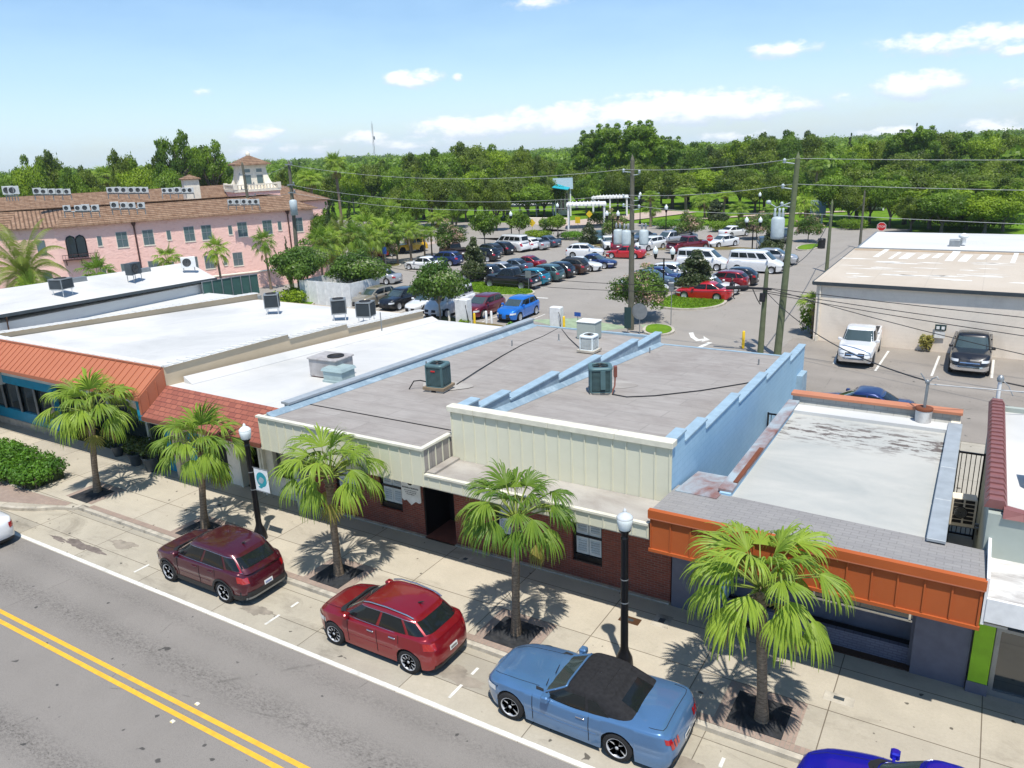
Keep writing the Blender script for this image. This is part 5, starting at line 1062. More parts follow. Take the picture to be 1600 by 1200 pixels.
t3 = pole(*P3,5.2,'short cut-off pole with cable joint just left of the tall leaning pole',(.12,0),.17,True); m = MB(); m.box(-.9,.5,-.25,-.13,4.1,4.22); m.tube([(-2.2,-.2,4.1),(-.9,-.2,4.2)],.12,8); m.tube([(0,-.25,3.4),(.02,-.25,3.9)],.18,8); m.tube([(-.6,-.2,4.1),(-.3,-.2,3.5),(-.1,-.2,3.2)],.03,5); m.build('cable_joint','wire_black',t3)
pole(*P4,6.6,'shorter wooden pole behind the tan building',(.02,0),.16,True); pole(*P5,6.3,'most distant thin pole beside the drive past the tan building',(0,0),.14)
ta = pole(*PA_,12.2,'left utility pole with a transformer behind the hotel tree',(.3,.2),.2); m = MB(); m.lathe([(.001,7.6),(.33,7.62),(.35,8.9),(.25,9.0),(.001,9.05)],14,(.55,-.1,0)); m.build('transformer','transformer_grey',ta)
for z in (12.1,10.3,9.6): m = MB(); m.box(0,.9,-.05,.05,z,z+.1); insul(m,.8,0,z+.1); m.build('crossarm','grey_metal',ta)
tb_ = pole(*PBx,12.2,'utility pole standing in front of the bell tower',(-.4,0),.2)
for z,s_ in ((11.0,-1),(9.3,-1),(9.9,1),(8.6,1)): m = MB(); m.box(min(0,s_*1.2),max(0,s_*1.2),-.05,.05,z,z+.09); insul(m,s_*1.1,0,z+.1); m.build('crossarm','grey_metal',tb_)
m = MB(); m.tube([(.1,0,7.2),(.12,0,4.2)],.22,8); m.build('cable_guard','grey_metal',tb_)
def wire(a, b, sag, lab, r=.013, m_='wire_light', n=14, group='overhead wires'):
    a, b = Vector(a), Vector(b); m = MB(); pts = []
    for k in range(n+1):
        f = k/n; p = a.lerp(b,f); p.z -= sag*4*f*(1-f); pts.append(p)
    m.tube(pts, r, 4, cap=False); return tag(m.build('utility_wire',m_),lab,'wire',group)
T1 = [(P1[0]-.5,P1[1],z) for z in (11.1,9.4,8.8)]; T2 = [(P2[0]+.3,P2[1],z) for z in (11.6,10.2,8.6)]
for i,(h1,h2) in enumerate(zip(T1,T2)):
    wire(h1,h2,.25,'%s overhead wire between the two transformer poles'%('top','middle','lowest')[i],.012)
    wire(h2,(34,38+i,h2[2]+.3),.5,'%s overhead wire running right from the tall leaning pole'%('top','middle','lowest')[i],.012)
    wire(h1,(PA_[0]+.6,PA_[1],(12.1,10.3,9.6)[i]),.9,'%s overhead wire spanning left over the car park'%('top','middle','lowest')[i],.012)
    wire((PA_[0]+.3,PA_[1],(12.1,10.3,9.6)[i]),(PBx[0]+.5,PBx[1],(11.1,9.9,9.3)[i]),.4,'%s overhead wire between the two left poles'%('top','middle','lowest')[i],.012)
for i,(z0,z1,x1,y1,sg) in enumerate([(4.2,4.6,34,36,.35),(4.0,4.1,34,34,.5),(3.9,3.6,34,37,.9),(4.25,3.1,30,30,1.3)]):
    wire((P3[0],P3[1],z0),(x1,y1,z1),sg,'%s dark cable sagging in front of the tan wall'%ORD[i+1],.02,'wire_black')
for i,(z0,z1,sg) in enumerate([(4.2,3.0,1.0),(4.0,2.6,1.3)]): wire((P3[0],P3[1],z0),(PA_[0]+2,PA_[1]-1,z1+2.2),sg,'%s dark cable sagging low over the car park'%ORD[i+1],.018,'wire_black')
wire((P3[0],P3[1],4.1),(-1.15,27.15,5.1),.7,'dark service cable dropping to the rusty bucket mast',.025,'wire_black'); wire((-1.15,27.15,5.0),(16,33,4.8),.3,'thin cable from the rusty bucket mast to the right edge',.02,'wire_light')
wire((P4[0],P4[1],5.2),(P2[0]+.2,P2[1],5.4),.9,'slack cable between the leaning pole and the pole behind the tan building',.03,'wire_black'); wire((P4[0],P4[1],5.4),(P5[0],P5[1],5.2),.6,'slack cable between the two distant right poles',.03,'wire_black')
wire((.86,28.7,4.9),(14,30,4.3),.4,'black cable looping from the weatherhead at the end of the maroon tiles',.025,'wire_black')
def lampT(x, y, lab, h=4.0, rz=0, twin=True, group='black lamp posts in the car park'):
    t = thing('street_lamp', lab, 'street lamp', (x,y,0), rz, group); m = MB(); m.lathe([(.2,0),(.2,.25),(.11,.5),(.075,.8),(.065,h-.5),(.09,h-.45)],10); 
    hs = (-.75,.75) if twin else (0,)
    if twin: m.tube([(-.75,0,h-.5),(.75,0,h-.5)],.045,6)
    for a in hs: m.lathe([(.05,h-.55),(.14,h-.35),(.16,h-.1),(.19,h-.08)],10,(a,0,0))
    m.build('post','black_metal',t)
    for a in hs: g_ = MB(); g_.lathe([(.18,h-.08),(.23,h+.1),(.2,h+.3),(.08,h+.42),(.04,h+.52),(.001,h+.55)],12,(a,0,0)); g_.build('globe','globe_white',t)
    return t
lampT(-23.1,62.0,'black twin globe lamp post on the near grass island',3.9,0); lampT(-22.9,89.6,'black twin globe lamp post beyond the white vans',3.8,.1); x,y = along(961,120); lampT(*at(957,392),'twin globe lamp post behind the bright red sedan',4.4,0)
lampT(*at(1040,383),'single globe lamp post among the far parked cars',4.6,0,False); lampT(*at(872,371),'single globe lamp post by the round bush across the street',4.4,0,False); lampT(*at(800,386),'dark lamp post beside the white van',4.2,0,False)
lampT(*at(1000,350),'single globe lamp post on the path near the park',4.6,0,False) ; lampT(*at(1185,352),'lamp post on the lawn behind the far cars',4.4,0,False)
# foreground lamp posts
def lamp_big(x, y, lab, h=4.15, banner=False):
    t = thing('street_lamp', lab, 'street lamp', (x,y,0), 0, 'foreground lamp posts'); m = MB()
    m.lathe([(.22,0),(.23,.1),(.21,.3),(.16,.42),(.125,.5),(.10,.62),(.088,h-.62),(.10,h-.6),(.10,h-.55),(.08,h-.53),(.10,h-.42),(.15,h-.36),(.15,h-.33)],20); m.build('post','black_metal',t)
    for z in (1.9,2.55): m = MB(); m.lathe([(.103,z),(.105,z+.02),(.103,z+.03)],20); m.build('band','grey_metal',t)
    m = MB(); m.lathe([(.14,h-.34),(.165,h-.3),(.19,h-.16),(.20,h-.04),(.15,h+.02)],20); m.build('globe','globe_white',t)
    m = MB(); m.lathe([(.2,h-.04),(.205,h-.01),(.18,h+.02),(.12,h+.08),(.06,h+.11),(.045,h+.15),(.05,h+.17),(.02,h+.2),(.001,h+.23)],20); m.build('cap','lamp_clear' if not banner else 'globe_white',t)
    if banner:
        m = MB(); m.tube([(.1,0,2.75),(.85,.0,2.75)],.015,6); m.tube([(.1,0,1.9),(.85,0,1.9)],.015,6); m.build('banner_arm','grey_metal',t)
        b = MB(); b.box(.16,.82,-.008,.008,1.93,2.72,0); bo = b.build('banner','banner_white',t)
        q = MB(); q.add([(.49+.25*math.cos(a),-.011,2.36+.27*math.sin(a)) for a in [k*math.pi/12 for k in range(24)]],[tuple(range(24))],0)
        q.add([(.47+.13*math.cos(a)*(1+.3*math.sin(2*a)),-.014,2.33+.12*math.sin(a)) for a in [k*math.pi/9 for k in range(18)]],[tuple(range(18))],1); q.add([(.28,-.013,2.06),(.4,-.013,2.12),(.52,-.013,2.08),(.42,-.013,2.02)],[(3,2,1,0)],0); q.build('emblem',['banner_teal','faded_blue'],bo)
    return t
lamp_big(-20.65,16.05,'black lamp post with a white and teal banner by the maroon car',4.1,True); lamp_big(-6.67,15.58,'black lamp post behind the blue convertible, clear glass top',4.25)
# signs and street furniture in the car park
def sign(x, y, h, lab, shape='rect', col='grey_metal', w=.6, hh=.7, rz=0, txt=None, name='road_sign', rim=None):
    t = thing(name, lab, 'sign', (x,y,0), rz, 'small signs around the car park'); m = MB(); m.tube([(0,.03,0),(0,.03,h)],.03,6); m.build('post','grey_metal',t); m = MB()
    if shape == 'rect': m.box(-w/2,w/2,-.01,.01,h-hh,h)
    else:
        n = 8 if shape == 'oct' else (4 if shape == 'dia' else 20); off = math.pi/8 if shape == 'oct' else 0; zc = h-w/2
        def ngon(r,y0,mi): m.add([(r*math.cos(off+2*math.pi*k/n),y0,zc+r*math.sin(off+2*math.pi*k/n)) for k in range(n)],[tuple(range(n-1,-1,-1))] if False else [tuple(range(n))],mi)
        ngon(w/2,-.01,1 if shape == 'oct' else 0); ngon(w/2,.01,1)
        if shape == 'oct': ngon(w*.46,-.014,0)
    m.build('panel',[col,'sign_white' if shape == 'oct' else col],t)
    if txt: text(txt, w*.32, (0,-.022,h-w/2), (math.pi/2,0,0), 'sign_white', t)
    return t
sign(*at(1108,402),2.6,'red octagonal stop sign beyond the white vans','oct','red_sign',.85,txt='STOP',rz=0); x,y = along(1392,110); sign(x,y,height(1392,347,110),'red octagonal stop sign showing above the pale grey roof','oct','red_sign',1.15,txt='STOP')
sign(*at(1048,508),3.0,'thin grey sign post on the near verge by the round sign','rect','grey_metal',.35,.5); sign(-20.1,49.4,2.2,'grey round back of a sign behind the roof edge','round','grey_metal',1.15); sign(-20.9,49.2,1.9,'dark teal sign back beside the round grey one','rect','dark_teal',.5,1.5)
sign(*at(826,455),1.9,'grey sign at the tip of the grass island by the black pickup','rect','grey_metal',.6,.7); sign(*at(761,440),3.0,'thin post in front of the dark magnolia','rect','wood_pole_green',.2,.3); sign(*at(603,420),2.5,'blue parking sign on the palm verge','rect','sign_blue',.6,.8); sign(*at(556,410),2.2,'blue and white sign near the hotel corner','rect','sign_blue',.6,.8)
sign(*at(572,405),2.0,'white notice board by the red car across the street','rect','sign_white',.8,1.1); sign(*at(903,372),3.0,'yellow crossing sign with square plate by the brown tree','rect','yellow_paint',.8,.9); sign(*at(921,362),3.2,'yellow diamond sign behind the brown tree','dia','yellow_paint',1.1); sign(*at(832,372),2.8,'yellow diamond crossing sign across the street','dia','yellow_paint',1.2)
sign(-24.7,49.0,1.3,'small blue sign on the green marking','rect','sign_blue',.5,.3)
def charger(x, y, lab, s=1.):
    t = thing('charging_station', lab, 'charger', (x,y,0), 0, 'white charging cabinets'); m = MB(); m.bbox(-.55*s,.55*s,-.35*s,.35*s,.1,2.1*s,.04); m.build('cabinet','white_metal',t); m = MB(); m.tube([(.45*s,-.36,1.7*s),(.62*s,-.45,1.2),(.7*s,-.4,.5),(.6*s,-.36,.3)],.03,6); m.build('cable','rubber',t); m = MB(); m.box(-.7*s,.7*s,-.5,.5,0,.1); m.build('base','lawn',t); return t
charger(-33.3,47.0,'white charging cabinet in front of the maroon parked SUV'); charger(-26.2,48.6,'white charging cabinet right of the bright blue SUV behind the grey roof',.8)
for i,(x,y,c,l) in enumerate([(-34.6,46.9,'stucco_white','cream bollard left of the charging cabinet'),(-32.2,46.8,'yellow_paint','yellow bollard right of the charging cabinet by the maroon SUV'),(-31.8,47.8,'white_paint','white reflective post before the bright blue SUV, left one of the pair'),(-31.4,47.9,'white_paint','white reflective post before the bright blue SUV, right one of the pair'),(-25.4,48.2,'yellow_paint','short yellow bollard by the right charging cabinet'),(-12.6,48.3,'yellow_paint','thin yellow marker post near the tall leaning pole')]):
    t = MB(); t.lathe([(.09,0),(.09,1.05),(.06,1.12),(.001,1.14)],10); o = t.build('bollard',c); o.location = (x,y,0); tag(o,l,'bollard','bollards and posts')
# dumpster enclosure
EN = thing('fence_enclosure', 'white panelled enclosure with open top beside the flowering tree', 'enclosure', (-49.5,51,0)); m = MB()
for (x0,y0,x1,y1) in ((-3.4,-1.6,2.6,-1.5),(-3.4,2.2,2.6,2.3),(-3.4,-1.5,-3.3,2.2),(2.5,-1.5,2.6,2.2)): m.box(x0,x1,y0,y1,0,2.1)
for k in range(7): m.box(-3.45+k,-3.35+k,-1.66,-1.6,0,2.15)
m.build('panel','white_metal',EN); m = MB(); m.box(-1.4,1.4,-.6,1.4,0,1.5); m.build('container_lid','grey_metal',EN)
tag(MB().box(-.05,.05,-.05,.05,0,1.0).build('marker_post','white_metal'),'short white post by the left utility pole','post').location = (-55.0,50.2,0)
t = thing('litter_bin','dark cylindrical bin on the island by the drive','bin',(*at(1283,388),0)); m = MB(); m.lathe([(.42,0),(.45,.95),(.48,1.0),(.4,1.05)],14); m.build('body','black_plastic',t); m = MB(); m.lathe([(.44,1.05),(.42,1.15),(.001,1.2)],14); m.build('lid','black_metal',t)
# mast far away
mx, my = along(585,900); mh = height(583,193,900); t = thing('radio_mast','thin lattice radio mast rising above the far trees','mast',(mx,my,-.1)); m = MB()
for a in range(3): an = a*2.094; m.tube([(1.0*math.cos(an),1.0*math.sin(an),0),(.7*math.cos(an),.7*math.sin(an),mh)],.16,5)
k = 0
while k < mh-3: an = (int(k/3)%3)*2.094; m.tube([(.9*math.cos(an),.9*math.sin(an),k),(.9*math.cos(an+2.094),.9*math.sin(an+2.094),k+3)],.12,4); k += 3
m.build('lattice','wire_light',t); m = MB(); m.tube([(1.6,0,mh*.62),(1.6,0,mh*.70)],1.0,6); m.tube([(0,0,mh),(0,0,mh+3)],.12,5); m.build('antenna','grey_metal',t)
# park buildings
def pav(px0, px1, pyt, pyb, d, lab, depth=6, roof='pergola_white', walls=None, name='pavilion', gable=False, cat='pavilion', ang=0.):
    x0,y0 = along(px0,d); x1,y1 = along(px1,d); h = height((px0+px1)/2,pyt,d); w = math.hypot(x1-x0,y1-y0); rz = math.atan2(y1-y0,x1-x0)+ang; t = thing(name,lab,cat,(x0,y0,0),rz)
    m = MB(); n = max(2,int(w/3)+1)
    for k in range(n):
        for yy in (0,depth): m = MB(); m.box(w*k/(n-1)-.13,w*k/(n-1)+.13,yy-.13,yy+.13,0,h-.3); m.build('column','pergola_white',t)
    if walls: m = MB(); m.box(.3,w-.3,depth*.35,depth,0,h-.4); m.build('wall',walls,t); m = MB(); 
    if walls:
        for k in range(3): m.box(w*(.2+.25*k),w*(.32+.25*k),depth*.35-.06,depth*.35,1.0,h-1.2)
        m.build('window','window_glass',t)
    m = MB()
    if gable: m.add([(-.5,-.5,h-.3),(w+.5,-.5,h-.3),(w+.5,depth+.5,h-.3),(-.5,depth+.5,h-.3),(-.5,depth/2,h+1.6),(w+.5,depth/2,h+1.6)],[(0,1,5,4),(2,3,4,5),(1,2,5),(3,0,4),(3,2,1,0)])
    else:
        m.box(-.3,w+.3,-.3,depth+.3,h-.35,h-.1)
        for k in range(int(w/.6)): m.box(k*.6,k*.6+.12,-.5,depth+.5,h-.1,h+.05)
    m.build('roof',roof,t); return t
pav(866,890,293,335,150,'pavilion with bright teal awning and pale tin roof among the park trees',7,'roof_pale','stucco_white','park_building',True,'building')
x,y = along(862,150); t = thing('shade_sail','bright teal canvas canopy at the front of the park pavilion','canopy',(*along(861,147),height(875,292,147))); m = MB(); (xa,ya),(xb,yb),(xc,yc),(xd,yd) = along(861,147),along(886,147),along(892,152),along(872,153); bx_,by_ = along(861,147)
m.add([(0,0,0),(xb-bx_,yb-by_,-.5),(xc-bx_,yc-by_,-.2),(xd-bx_,yd-by_,.5),(0,0,-.12),(xb-bx_,yb-by_,-.62),(xc-bx_,yc-by_,-.32),(xd-bx_,yd-by_,.38)],[(0,1,2,3),(7,6,5,4),(0,4,5,1),(1,5,6,2),(2,6,7,3),(3,7,4,0)]); m.build('canvas','canvas_teal',t)
pav(886,944,318,345,125,'white flat roofed pergola with slatted side in the park',5,'pergola_white',None,'pergola',False,'pergola'); pav(926,980,307,330,146,'farther white pergola behind the flowering tree',5,'pergola_white',None,'pergola',False,'pergola'); pav(782,862,320,345,152,'long low white pergola under the spreading trees',5,'pergola_white',None,'pergola',False,'pergola')
pav(1358,1392,313,330,150,'white roofed shelter half hidden by trees at the right',5,'white_paint','stucco_white','shelter',False,'shelter'); pav(1280,1294,330,345,128,'small pale hut behind the leaning pole trees',4,'roof_pale','stucco_white','park_hut',True,'hut')
pav(1020,1050,300,318,190,'small pale roofed house deep in the park trees',6,'roof_pale','stucco_white','park_building',True,'building')
x,y = at(1010,345); t = MB(); t.bbox(-6,6,-.2,.2,0,1.1,.03); o = t.build('garden_wall','wall_tan'); x,y = at(842,350); o.location = (x,y,0); tag(o,'low beige planter wall beside the round bush in the park','wall')
# ---------------- vehicles ----------------
def interp(pts, x):
    for (a,b),(c,d) in zip(pts[:-1],pts[1:]):
        if x <= c: f = (x-a)/(c-a) if c > a else 0; f = max(0,min(1,f)); f2 = f*f*(3-2*f); return b+(d-b)*(f*.6+f2*.4)
    return pts[-1][1]
def smooth(pts,x):
    return interp(pts,x)
KIND = {  # length, width, height, wheelbase, front overhang, wheel radius, clearance, hood, cowl, belt, deck, tail ; greenhouse x (from front): screen base, screen top, rear top, rear base
 'suv':  dict(L=4.6,W=1.86,H=1.63,wb=2.66,fo=.95,R=.36,cl=.24,prof=[(0,.72),(.08,.90),(.45,1.0),(1.25,1.08),(2.2,1.10),(3.9,1.14),(4.4,1.13),(4.6,1.0)],gh=(1.08,1.95,4.0,4.52),n=7,nf=5.0),
 'hatch':dict(L=4.30,W=1.80,H=1.56,wb=2.6,fo=.88,R=.345,cl=.22,prof=[(0,.70),(.1,.86),(.5,.96),(1.15,1.03),(2.2,1.06),(3.6,1.12),(4.15,1.12),(4.35,.98)],gh=(1.02,1.8,3.6,4.18),n=7,nf=4.0),
 'sedan':dict(L=4.75,W=1.83,H=1.45,wb=2.78,fo=.95,R=.335,cl=.17,prof=[(0,.60),(.1,.72),(.6,.82),(1.4,.92),(2.4,.94),(3.8,.99),(4.45,1.0),(4.65,.95),(4.75,.85)],gh=(1.3,2.2,3.35,4.2),n=7,nf=4.0),
 'coupe':dict(L=4.85,W=1.92,H=1.33,wb=2.72,fo=.88,R=.35,cl=.15,prof=[(0,.70),(.10,.80),(.7,.90),(1.55,.96),(2.5,.93),(3.5,1.0),(4.2,1.05),(4.66,1.06),(4.81,.97)],gh=(1.5,2.25,3.35,4.25),n=9,nf=5.0),
 'pickup':dict(L=5.7,W=2.0,H=1.90,wb=3.6,fo=.95,R=.41,cl=.30,prof=[(0,.95),(.1,1.12),(.5,1.20),(1.5,1.24),(2.6,1.24),(3.7,1.26),(5.5,1.28),(5.7,1.24)],gh=(1.45,2.2,3.5,3.75),n=12,nf=6),
 'van':  dict(L=5.6,W=2.0,H=2.15,wb=3.4,fo=.95,R=.36,cl=.22,prof=[(0,.80),(.1,.98),(.5,1.10),(1.0,1.25),(2.2,1.28),(5.3,1.30),(5.6,1.2)],gh=(.75,1.75,5.3,5.5),n=10,nf=4.5),
 'jeep': dict(L=4.5,W=1.85,H=1.85,wb=2.9,fo=.7,R=.41,cl=.32,prof=[(0,1.0),(.06,1.1),(.5,1.14),(1.5,1.18),(2.6,1.18),(4.2,1.18),(4.5,1.15)],gh=(1.5,1.8,4.15,4.35),n=14,nf=9),
}
def car(kind, colour, label, cat='car', loc_=(0,0,0), rz=0, group=None, hero=False, soft=False, top=None, cladding=False, rails=False, name=None, rim='rim_silver', tails='vert', dark_roof=False, nose=None):
    K = dict(KIND[kind]); L,W,H,R,cl = K['L'],K['W'],K['H'],K['R'],K['cl']; hx = L/2; paint_ = 'paint_'+colour
    t = thing(name or {'suv':'parked_suv','hatch':'parked_car','sedan':'parked_sedan','coupe':'convertible_car','pickup':'pickup_truck','van':'passenger_van','jeep':'offroad_car'}[kind], label, cat, loc_, rz, group)
    wx = [hx-K['fo'], hx-K['fo']-K['wb']]; Ra = R+.055; zc = R
    # --- body shell ---
    xs = set()
    nst = 46 if hero else 26
    for k in range(nst+1): s = math.sin((k/nst-.5)*math.pi); xs.add(round(.55*s*hx+.45*(2*k/nst-1)*hx if abs(s) < .999 else s*hx, 3))
    for w in wx:
        for f in ((-1.03,-1.0,-.93,-.75,-.5,-.25,0,.25,.5,.75,.93,1.0,1.03) if hero else (-1.03,-1.0,-.85,-.5,0,.5,.85,1.0,1.03)): xs.add(round(w+Ra*f,3))
    xs = sorted(xs); xs = [x for i,x in enumerate(xs) if i == 0 or x-xs[i-1] > .012]
    zs_of = lambda x: smooth(K['prof'], hx-x)
    def hw(x):
        n = K['nf'] if x > 0 else K['n']; f = min(.9985,abs(x)/hx); return W/2*(1-f**n)**(1/n)*(1-.035*max(0,x/hx)**2)
    def zb(x):
        z = cl+.10*max(0,(abs(x)-hx*.86)/(hx*.14))**2
        for w in wx:
            d = abs(x-w)
            if d < Ra*.999: z = max(z, zc+math.sqrt(max(0,Ra*Ra-d*d)))
            elif d < Ra*1.001: z = max(z, cl)
        return z
    def yf(u):                               # body side section, u = 0 sill .. 1 shoulder
        return .955+.045*math.sin(min(1,u*1.35)*math.pi/2)-.03*max(0,u-.62)/.38-(.012 if .30 < u < .5 else 0)
    def xsft(x,z):                           # rounded bumpers, receding bonnet edge
        zm = .48; e = abs(x)/hx
        if e < .8: return x
        g_ = (e-.8)/.2; dz = (z-zm)
        k = (.26 if x > 0 else .16) if dz > 0 else .30
        return x-math.copysign(g_*k*dz*dz/.3, x)
    def pt(x,u,side):                        # u in 0..1 side, 1..2 top to centre
        zt = zs_of(x); sh = zt-.045; b = zb(x); h = hw(x)
        if u <= 1:
            z = b+(sh-b)*u; un = (z-cl)/(sh-cl); y = h*yf(un)
            for w in wx:                     # flared arches
                d = abs(x-w)
                if d < Ra*1.5: y += .022*(1-d/(Ra*1.5))*max(0,1-abs(z-(zc+Ra*.8))/.35)*(h/(W/2))
        else:
            v = u-1; y = h*yf(1)*(1-v)**.9 if v < 1 else 0; z = sh+.045*math.sin(min(1,v*3.2)*math.pi/2)+.035*math.sin(v*math.pi/2)*(1 if kind!='jeep' else .3)
            if kind in ('coupe',) and x > hx*.25 and .25 < v < .75: z += .02*math.sin((v-.25)/.5*math.pi)
        return (xsft(x,z), side*y, z)
    us = [0,.06,.14,.25,.36,.46,.56,.68,.8,.9,1.0,1.06,1.16,1.35,1.6,1.8,2.0] if hero else [0,.1,.3,.5,.75,1.0,1.08,1.3,1.65,2.0]
    m = MB(); rows = []
    for x in xs: rows.append([pt(x,u,-1) for u in us]+[pt(x,u,1) for u in us[-2::-1]])
    rows = [[(p[0]-.012,0,p[2]) for p in rows[0]]]+rows+[[(p[0]+.02,0,p[2]) for p in rows[-1]]]
    m.grid(rows,0,True); m.build('body',paint_,t)
    dk = MB(); dk.box(-hx+.4,hx-.62,-W/2+.24,W/2-.24,cl-.03,.72)
    for w in wx: dk.box(w-Ra,w+Ra,-W/2+.1,W/2-.1,R+.0,R+Ra*.98)
    dk.build('underbody','rubber',t)
    # --- patches laid on the body ---
    def patch(nm, mtl, xa, xb, ua, ub, off=.008, nx=8, nu=4, sides=(-1,1), par=t):
        o = None
        for s_ in sides:
            m = MB(); rows = []
            for i in range(nx+1):
                x = xa+(xb-xa)*i/nx; r_ = []
                for j in range(nu+1):
                    p = pt(x, ua+(ub-ua)*j/nu, s_); q = pt(x, ua+(ub-ua)*j/nu+.02, s_); r_.append((p[0]+(.3*off if x > 0 else -.3*off), p[1]+s_*off, p[2]+(off if ua >= 1 else 0)))
                rows.append(r_ if s_ < 0 else r_[::-1])
            m.grid(rows,0,True); o = m.build(nm,mtl,par)
        return o
    def endface(nm, mtl, rear, y0, y1, z0, z1, off=.012, ny=8, nz=3, par=t, slant=0.):
        m = MB(); rows = []; sgn = -1 if rear else 1; n = K['n'] if rear else K['nf']
        for i in range(ny+1):
            y = y0+(y1-y0)*i/ny; r_ = []
            for j in range(nz+1):
                z = z0+(z1-z0)*j/nz+slant*abs(y); ff = min(.985,abs(y)/(W/2*.985)); x = hx*(1-ff**n)**(1/n); r_.append((xsft(sgn*x,z)+sgn*off, y, z))
            rows.append(r_ if rear else r_[::-1])
        m.grid(rows,0,True); return m.build(nm,mtl,par)
    zt0 = smooth(K['prof'],0.03); ztr = smooth(K['prof'],L-.05)
    hy = W/2*.93
    # lamps
    for s_ in (-1,1):
        if kind == 'coupe':
            for q0 in (.50,.64,.78): a, b = sorted((s_*hy*q0, s_*hy*(q0+.10))); endface('taillight','tail_red',True,a,b,ztr-.30,ztr-.13,.016,4,2)
            patch('taillight','tail_red',-hx+.02,-hx+.13,.80,.95,.012,3,3,(s_,))
        a, b = sorted((s_*hy*.58, s_*hy*.97)); endface('headlight','lamp_clear',False,a,b,zt0-.17,zt0-.04,.012,slant=.04 if kind in ('suv','hatch','sedan','coupe') else 0)
        if tails == 'vert' and kind != 'coupe': a, b = sorted((s_*hy*.72, s_*hy*.99)); endface('taillight','tail_red',True,a,b,ztr-.42 if kind in('pickup','van','jeep') else ztr-.24,ztr-.06,.014)
        elif tails == 'wide': a, b = sorted((s_*hy*.45, s_*hy*.99)); endface('taillight','tail_red',True,a,b,ztr-.21,ztr-.10,.014)
        if kind not in ('pickup','jeep','coupe'): patch('taillight','tail_red',-hx+.02,-hx+(.30 if hero else .22),.70 if tails != 'wide' else .78,.93,.010,5,3,(s_,))
    endface('grille','black_plastic',False,-hy*.55,hy*.55,zt0-.30,zt0-.10,.010); endface('front_bumper_opening','black_plastic',False,-hy*.62,hy*.62,cl+.05,cl+.22,.010)
    if kind == 'pickup': endface('front_bumper','chrome',False,-hy*.98,hy*.98,cl+.1,cl+.34,.05); endface('rear_bumper','chrome',True,-hy*.95,hy*.95,cl+.1,cl+.32,.06); endface('grille_bar','chrome',False,-hy*.5,hy*.5,zt0-.22,zt0-.17,.03)
    endface('rear_bumper' if kind != 'pickup' else 'tailgate_trim','black_plastic',True,-hy*.85,hy*.85,cl+.02,cl+(.26 if kind == 'coupe' else .14),.012)
    m = MB(); m.box(-hx-.02,-hx+.04,-.16,.16,.62 if kind not in('coupe','sedan') else .55,.78 if kind not in('coupe','sedan') else .68); 
    pl = endface('license_plate','sign_white',True,-.16,.16,ztr-.52 if kind in('suv','hatch') else ztr-.46,ztr-.38 if kind in('suv','hatch') else ztr-.34,.022,3,1)
    if hero:
        scr = MB()
        for k in range(6): y = -.11+k*.042; zz = (ztr-.49 if kind in('suv','hatch') else ztr-.43); xx = xsft(-hx,zz)-.03; scr.box(xx-.002,xx+.002,y,y+.024,zz+.01,zz+.07)
        scr.build('plate_lettering','sign_blue' if kind == 'suv' else 'interior_dark',pl)
    if cladding:
        patch('sill_trim','black_plastic',wx[1]+Ra*1.05,wx[0]-Ra*1.05,0,.22,.010,8,2)
        patch('bumper_trim','black_plastic',wx[0]+Ra*1.05,hx*.97,0,.2,.010,6,2); patch('bumper_trim','black_plastic',-hx*.985,wx[1]-Ra*1.05,0,.2,.010,6,2)
        endface('bumper_trim','black_plastic',True,-hy*.99,hy*.99,cl+.10,cl+.28,.014,12); endface('bumper_skid','grey_metal',True,-hy*.9,hy*.9,cl+.02,cl+.10,.02,12)
        for w in wx:
            for s_ in (-1,1):
                m = MB(); rows = []
                for k in range(15):
                    a = math.pi*k/14; r_ = []
                    for rr in (Ra-.01,Ra+.06): x = w+rr*math.cos(a); z = zc+rr*math.sin(a); r_.append((x,s_*(hw(x)*yf((z-cl)/(zs_of(x)-.045-cl))+.028),z))
                    rows.append(r_ if s_ > 0 else r_[::-1])
                m.grid(rows,0,True); m.build('wheel_arch_trim','black_plastic',t)
    # --- glasshouse ---
    g0,g1,g2,g3 = K['gh']; belt = zs_of(hx-(g0+g3)/2)-.02; n = {'coupe':7.5,'suv':6.0,'hatch':6.0}.get(kind,5.0)
    tum = {'van':.10,'jeep':.09,'suv':.12,'hatch':.13,'coupe':.12}.get(kind,.15)
    xf0,xf1,xr1,xr0 = hx-g0,hx-g1,hx-g2,hx-g3; roofz = H-.035
    def G_(tt):
        f = tt if tt <= 1 else 1; e = f**.92
        a = ((xf0+(xf1-xf0)*e)-(xr0+(xr1-xr0)*e**1.25))/2; c = ((xf0+(xf1-xf0)*e)+(xr0+(xr1-xr0)*e**1.25))/2; b = W/2*.93-tum*f**1.3-.02; z = belt-.05+(roofz-belt+.05)*f; return a,c,b,z
    kr0 = {'suv':.10,'hatch':.10,'sedan':.07,'coupe':.05,'pickup':.03,'van':.04,'jeep':.01}[kind]
    def dzr0(x,tt): a,c,b,z = G_(tt); u = (x-c)/a; return -(kr0*max(0,-u)**2+.05*max(0,u)**2)*min(1,tt)
    def side(x,tt,s_,off=0): a,c,b,z = G_(tt); q = min(.999,abs((x-c)/a)); return (x, s_*((b+off)*(1-q**n)**(1/n)*(1-.05*max(0,-(x-c)/a)**2)), z+dzr0(x,tt))
    kr = {'suv':.10,'hatch':.10,'sedan':.07,'coupe':.05,'pickup':.03,'van':.04,'jeep':.01}[kind]
    def dzr(x,tt): a,c,b,z = G_(tt); u = (x-c)/a; return -(kr*max(0,-u)**2+.05*max(0,u)**2)*min(1,tt)
    NR = 40 if hero else 24
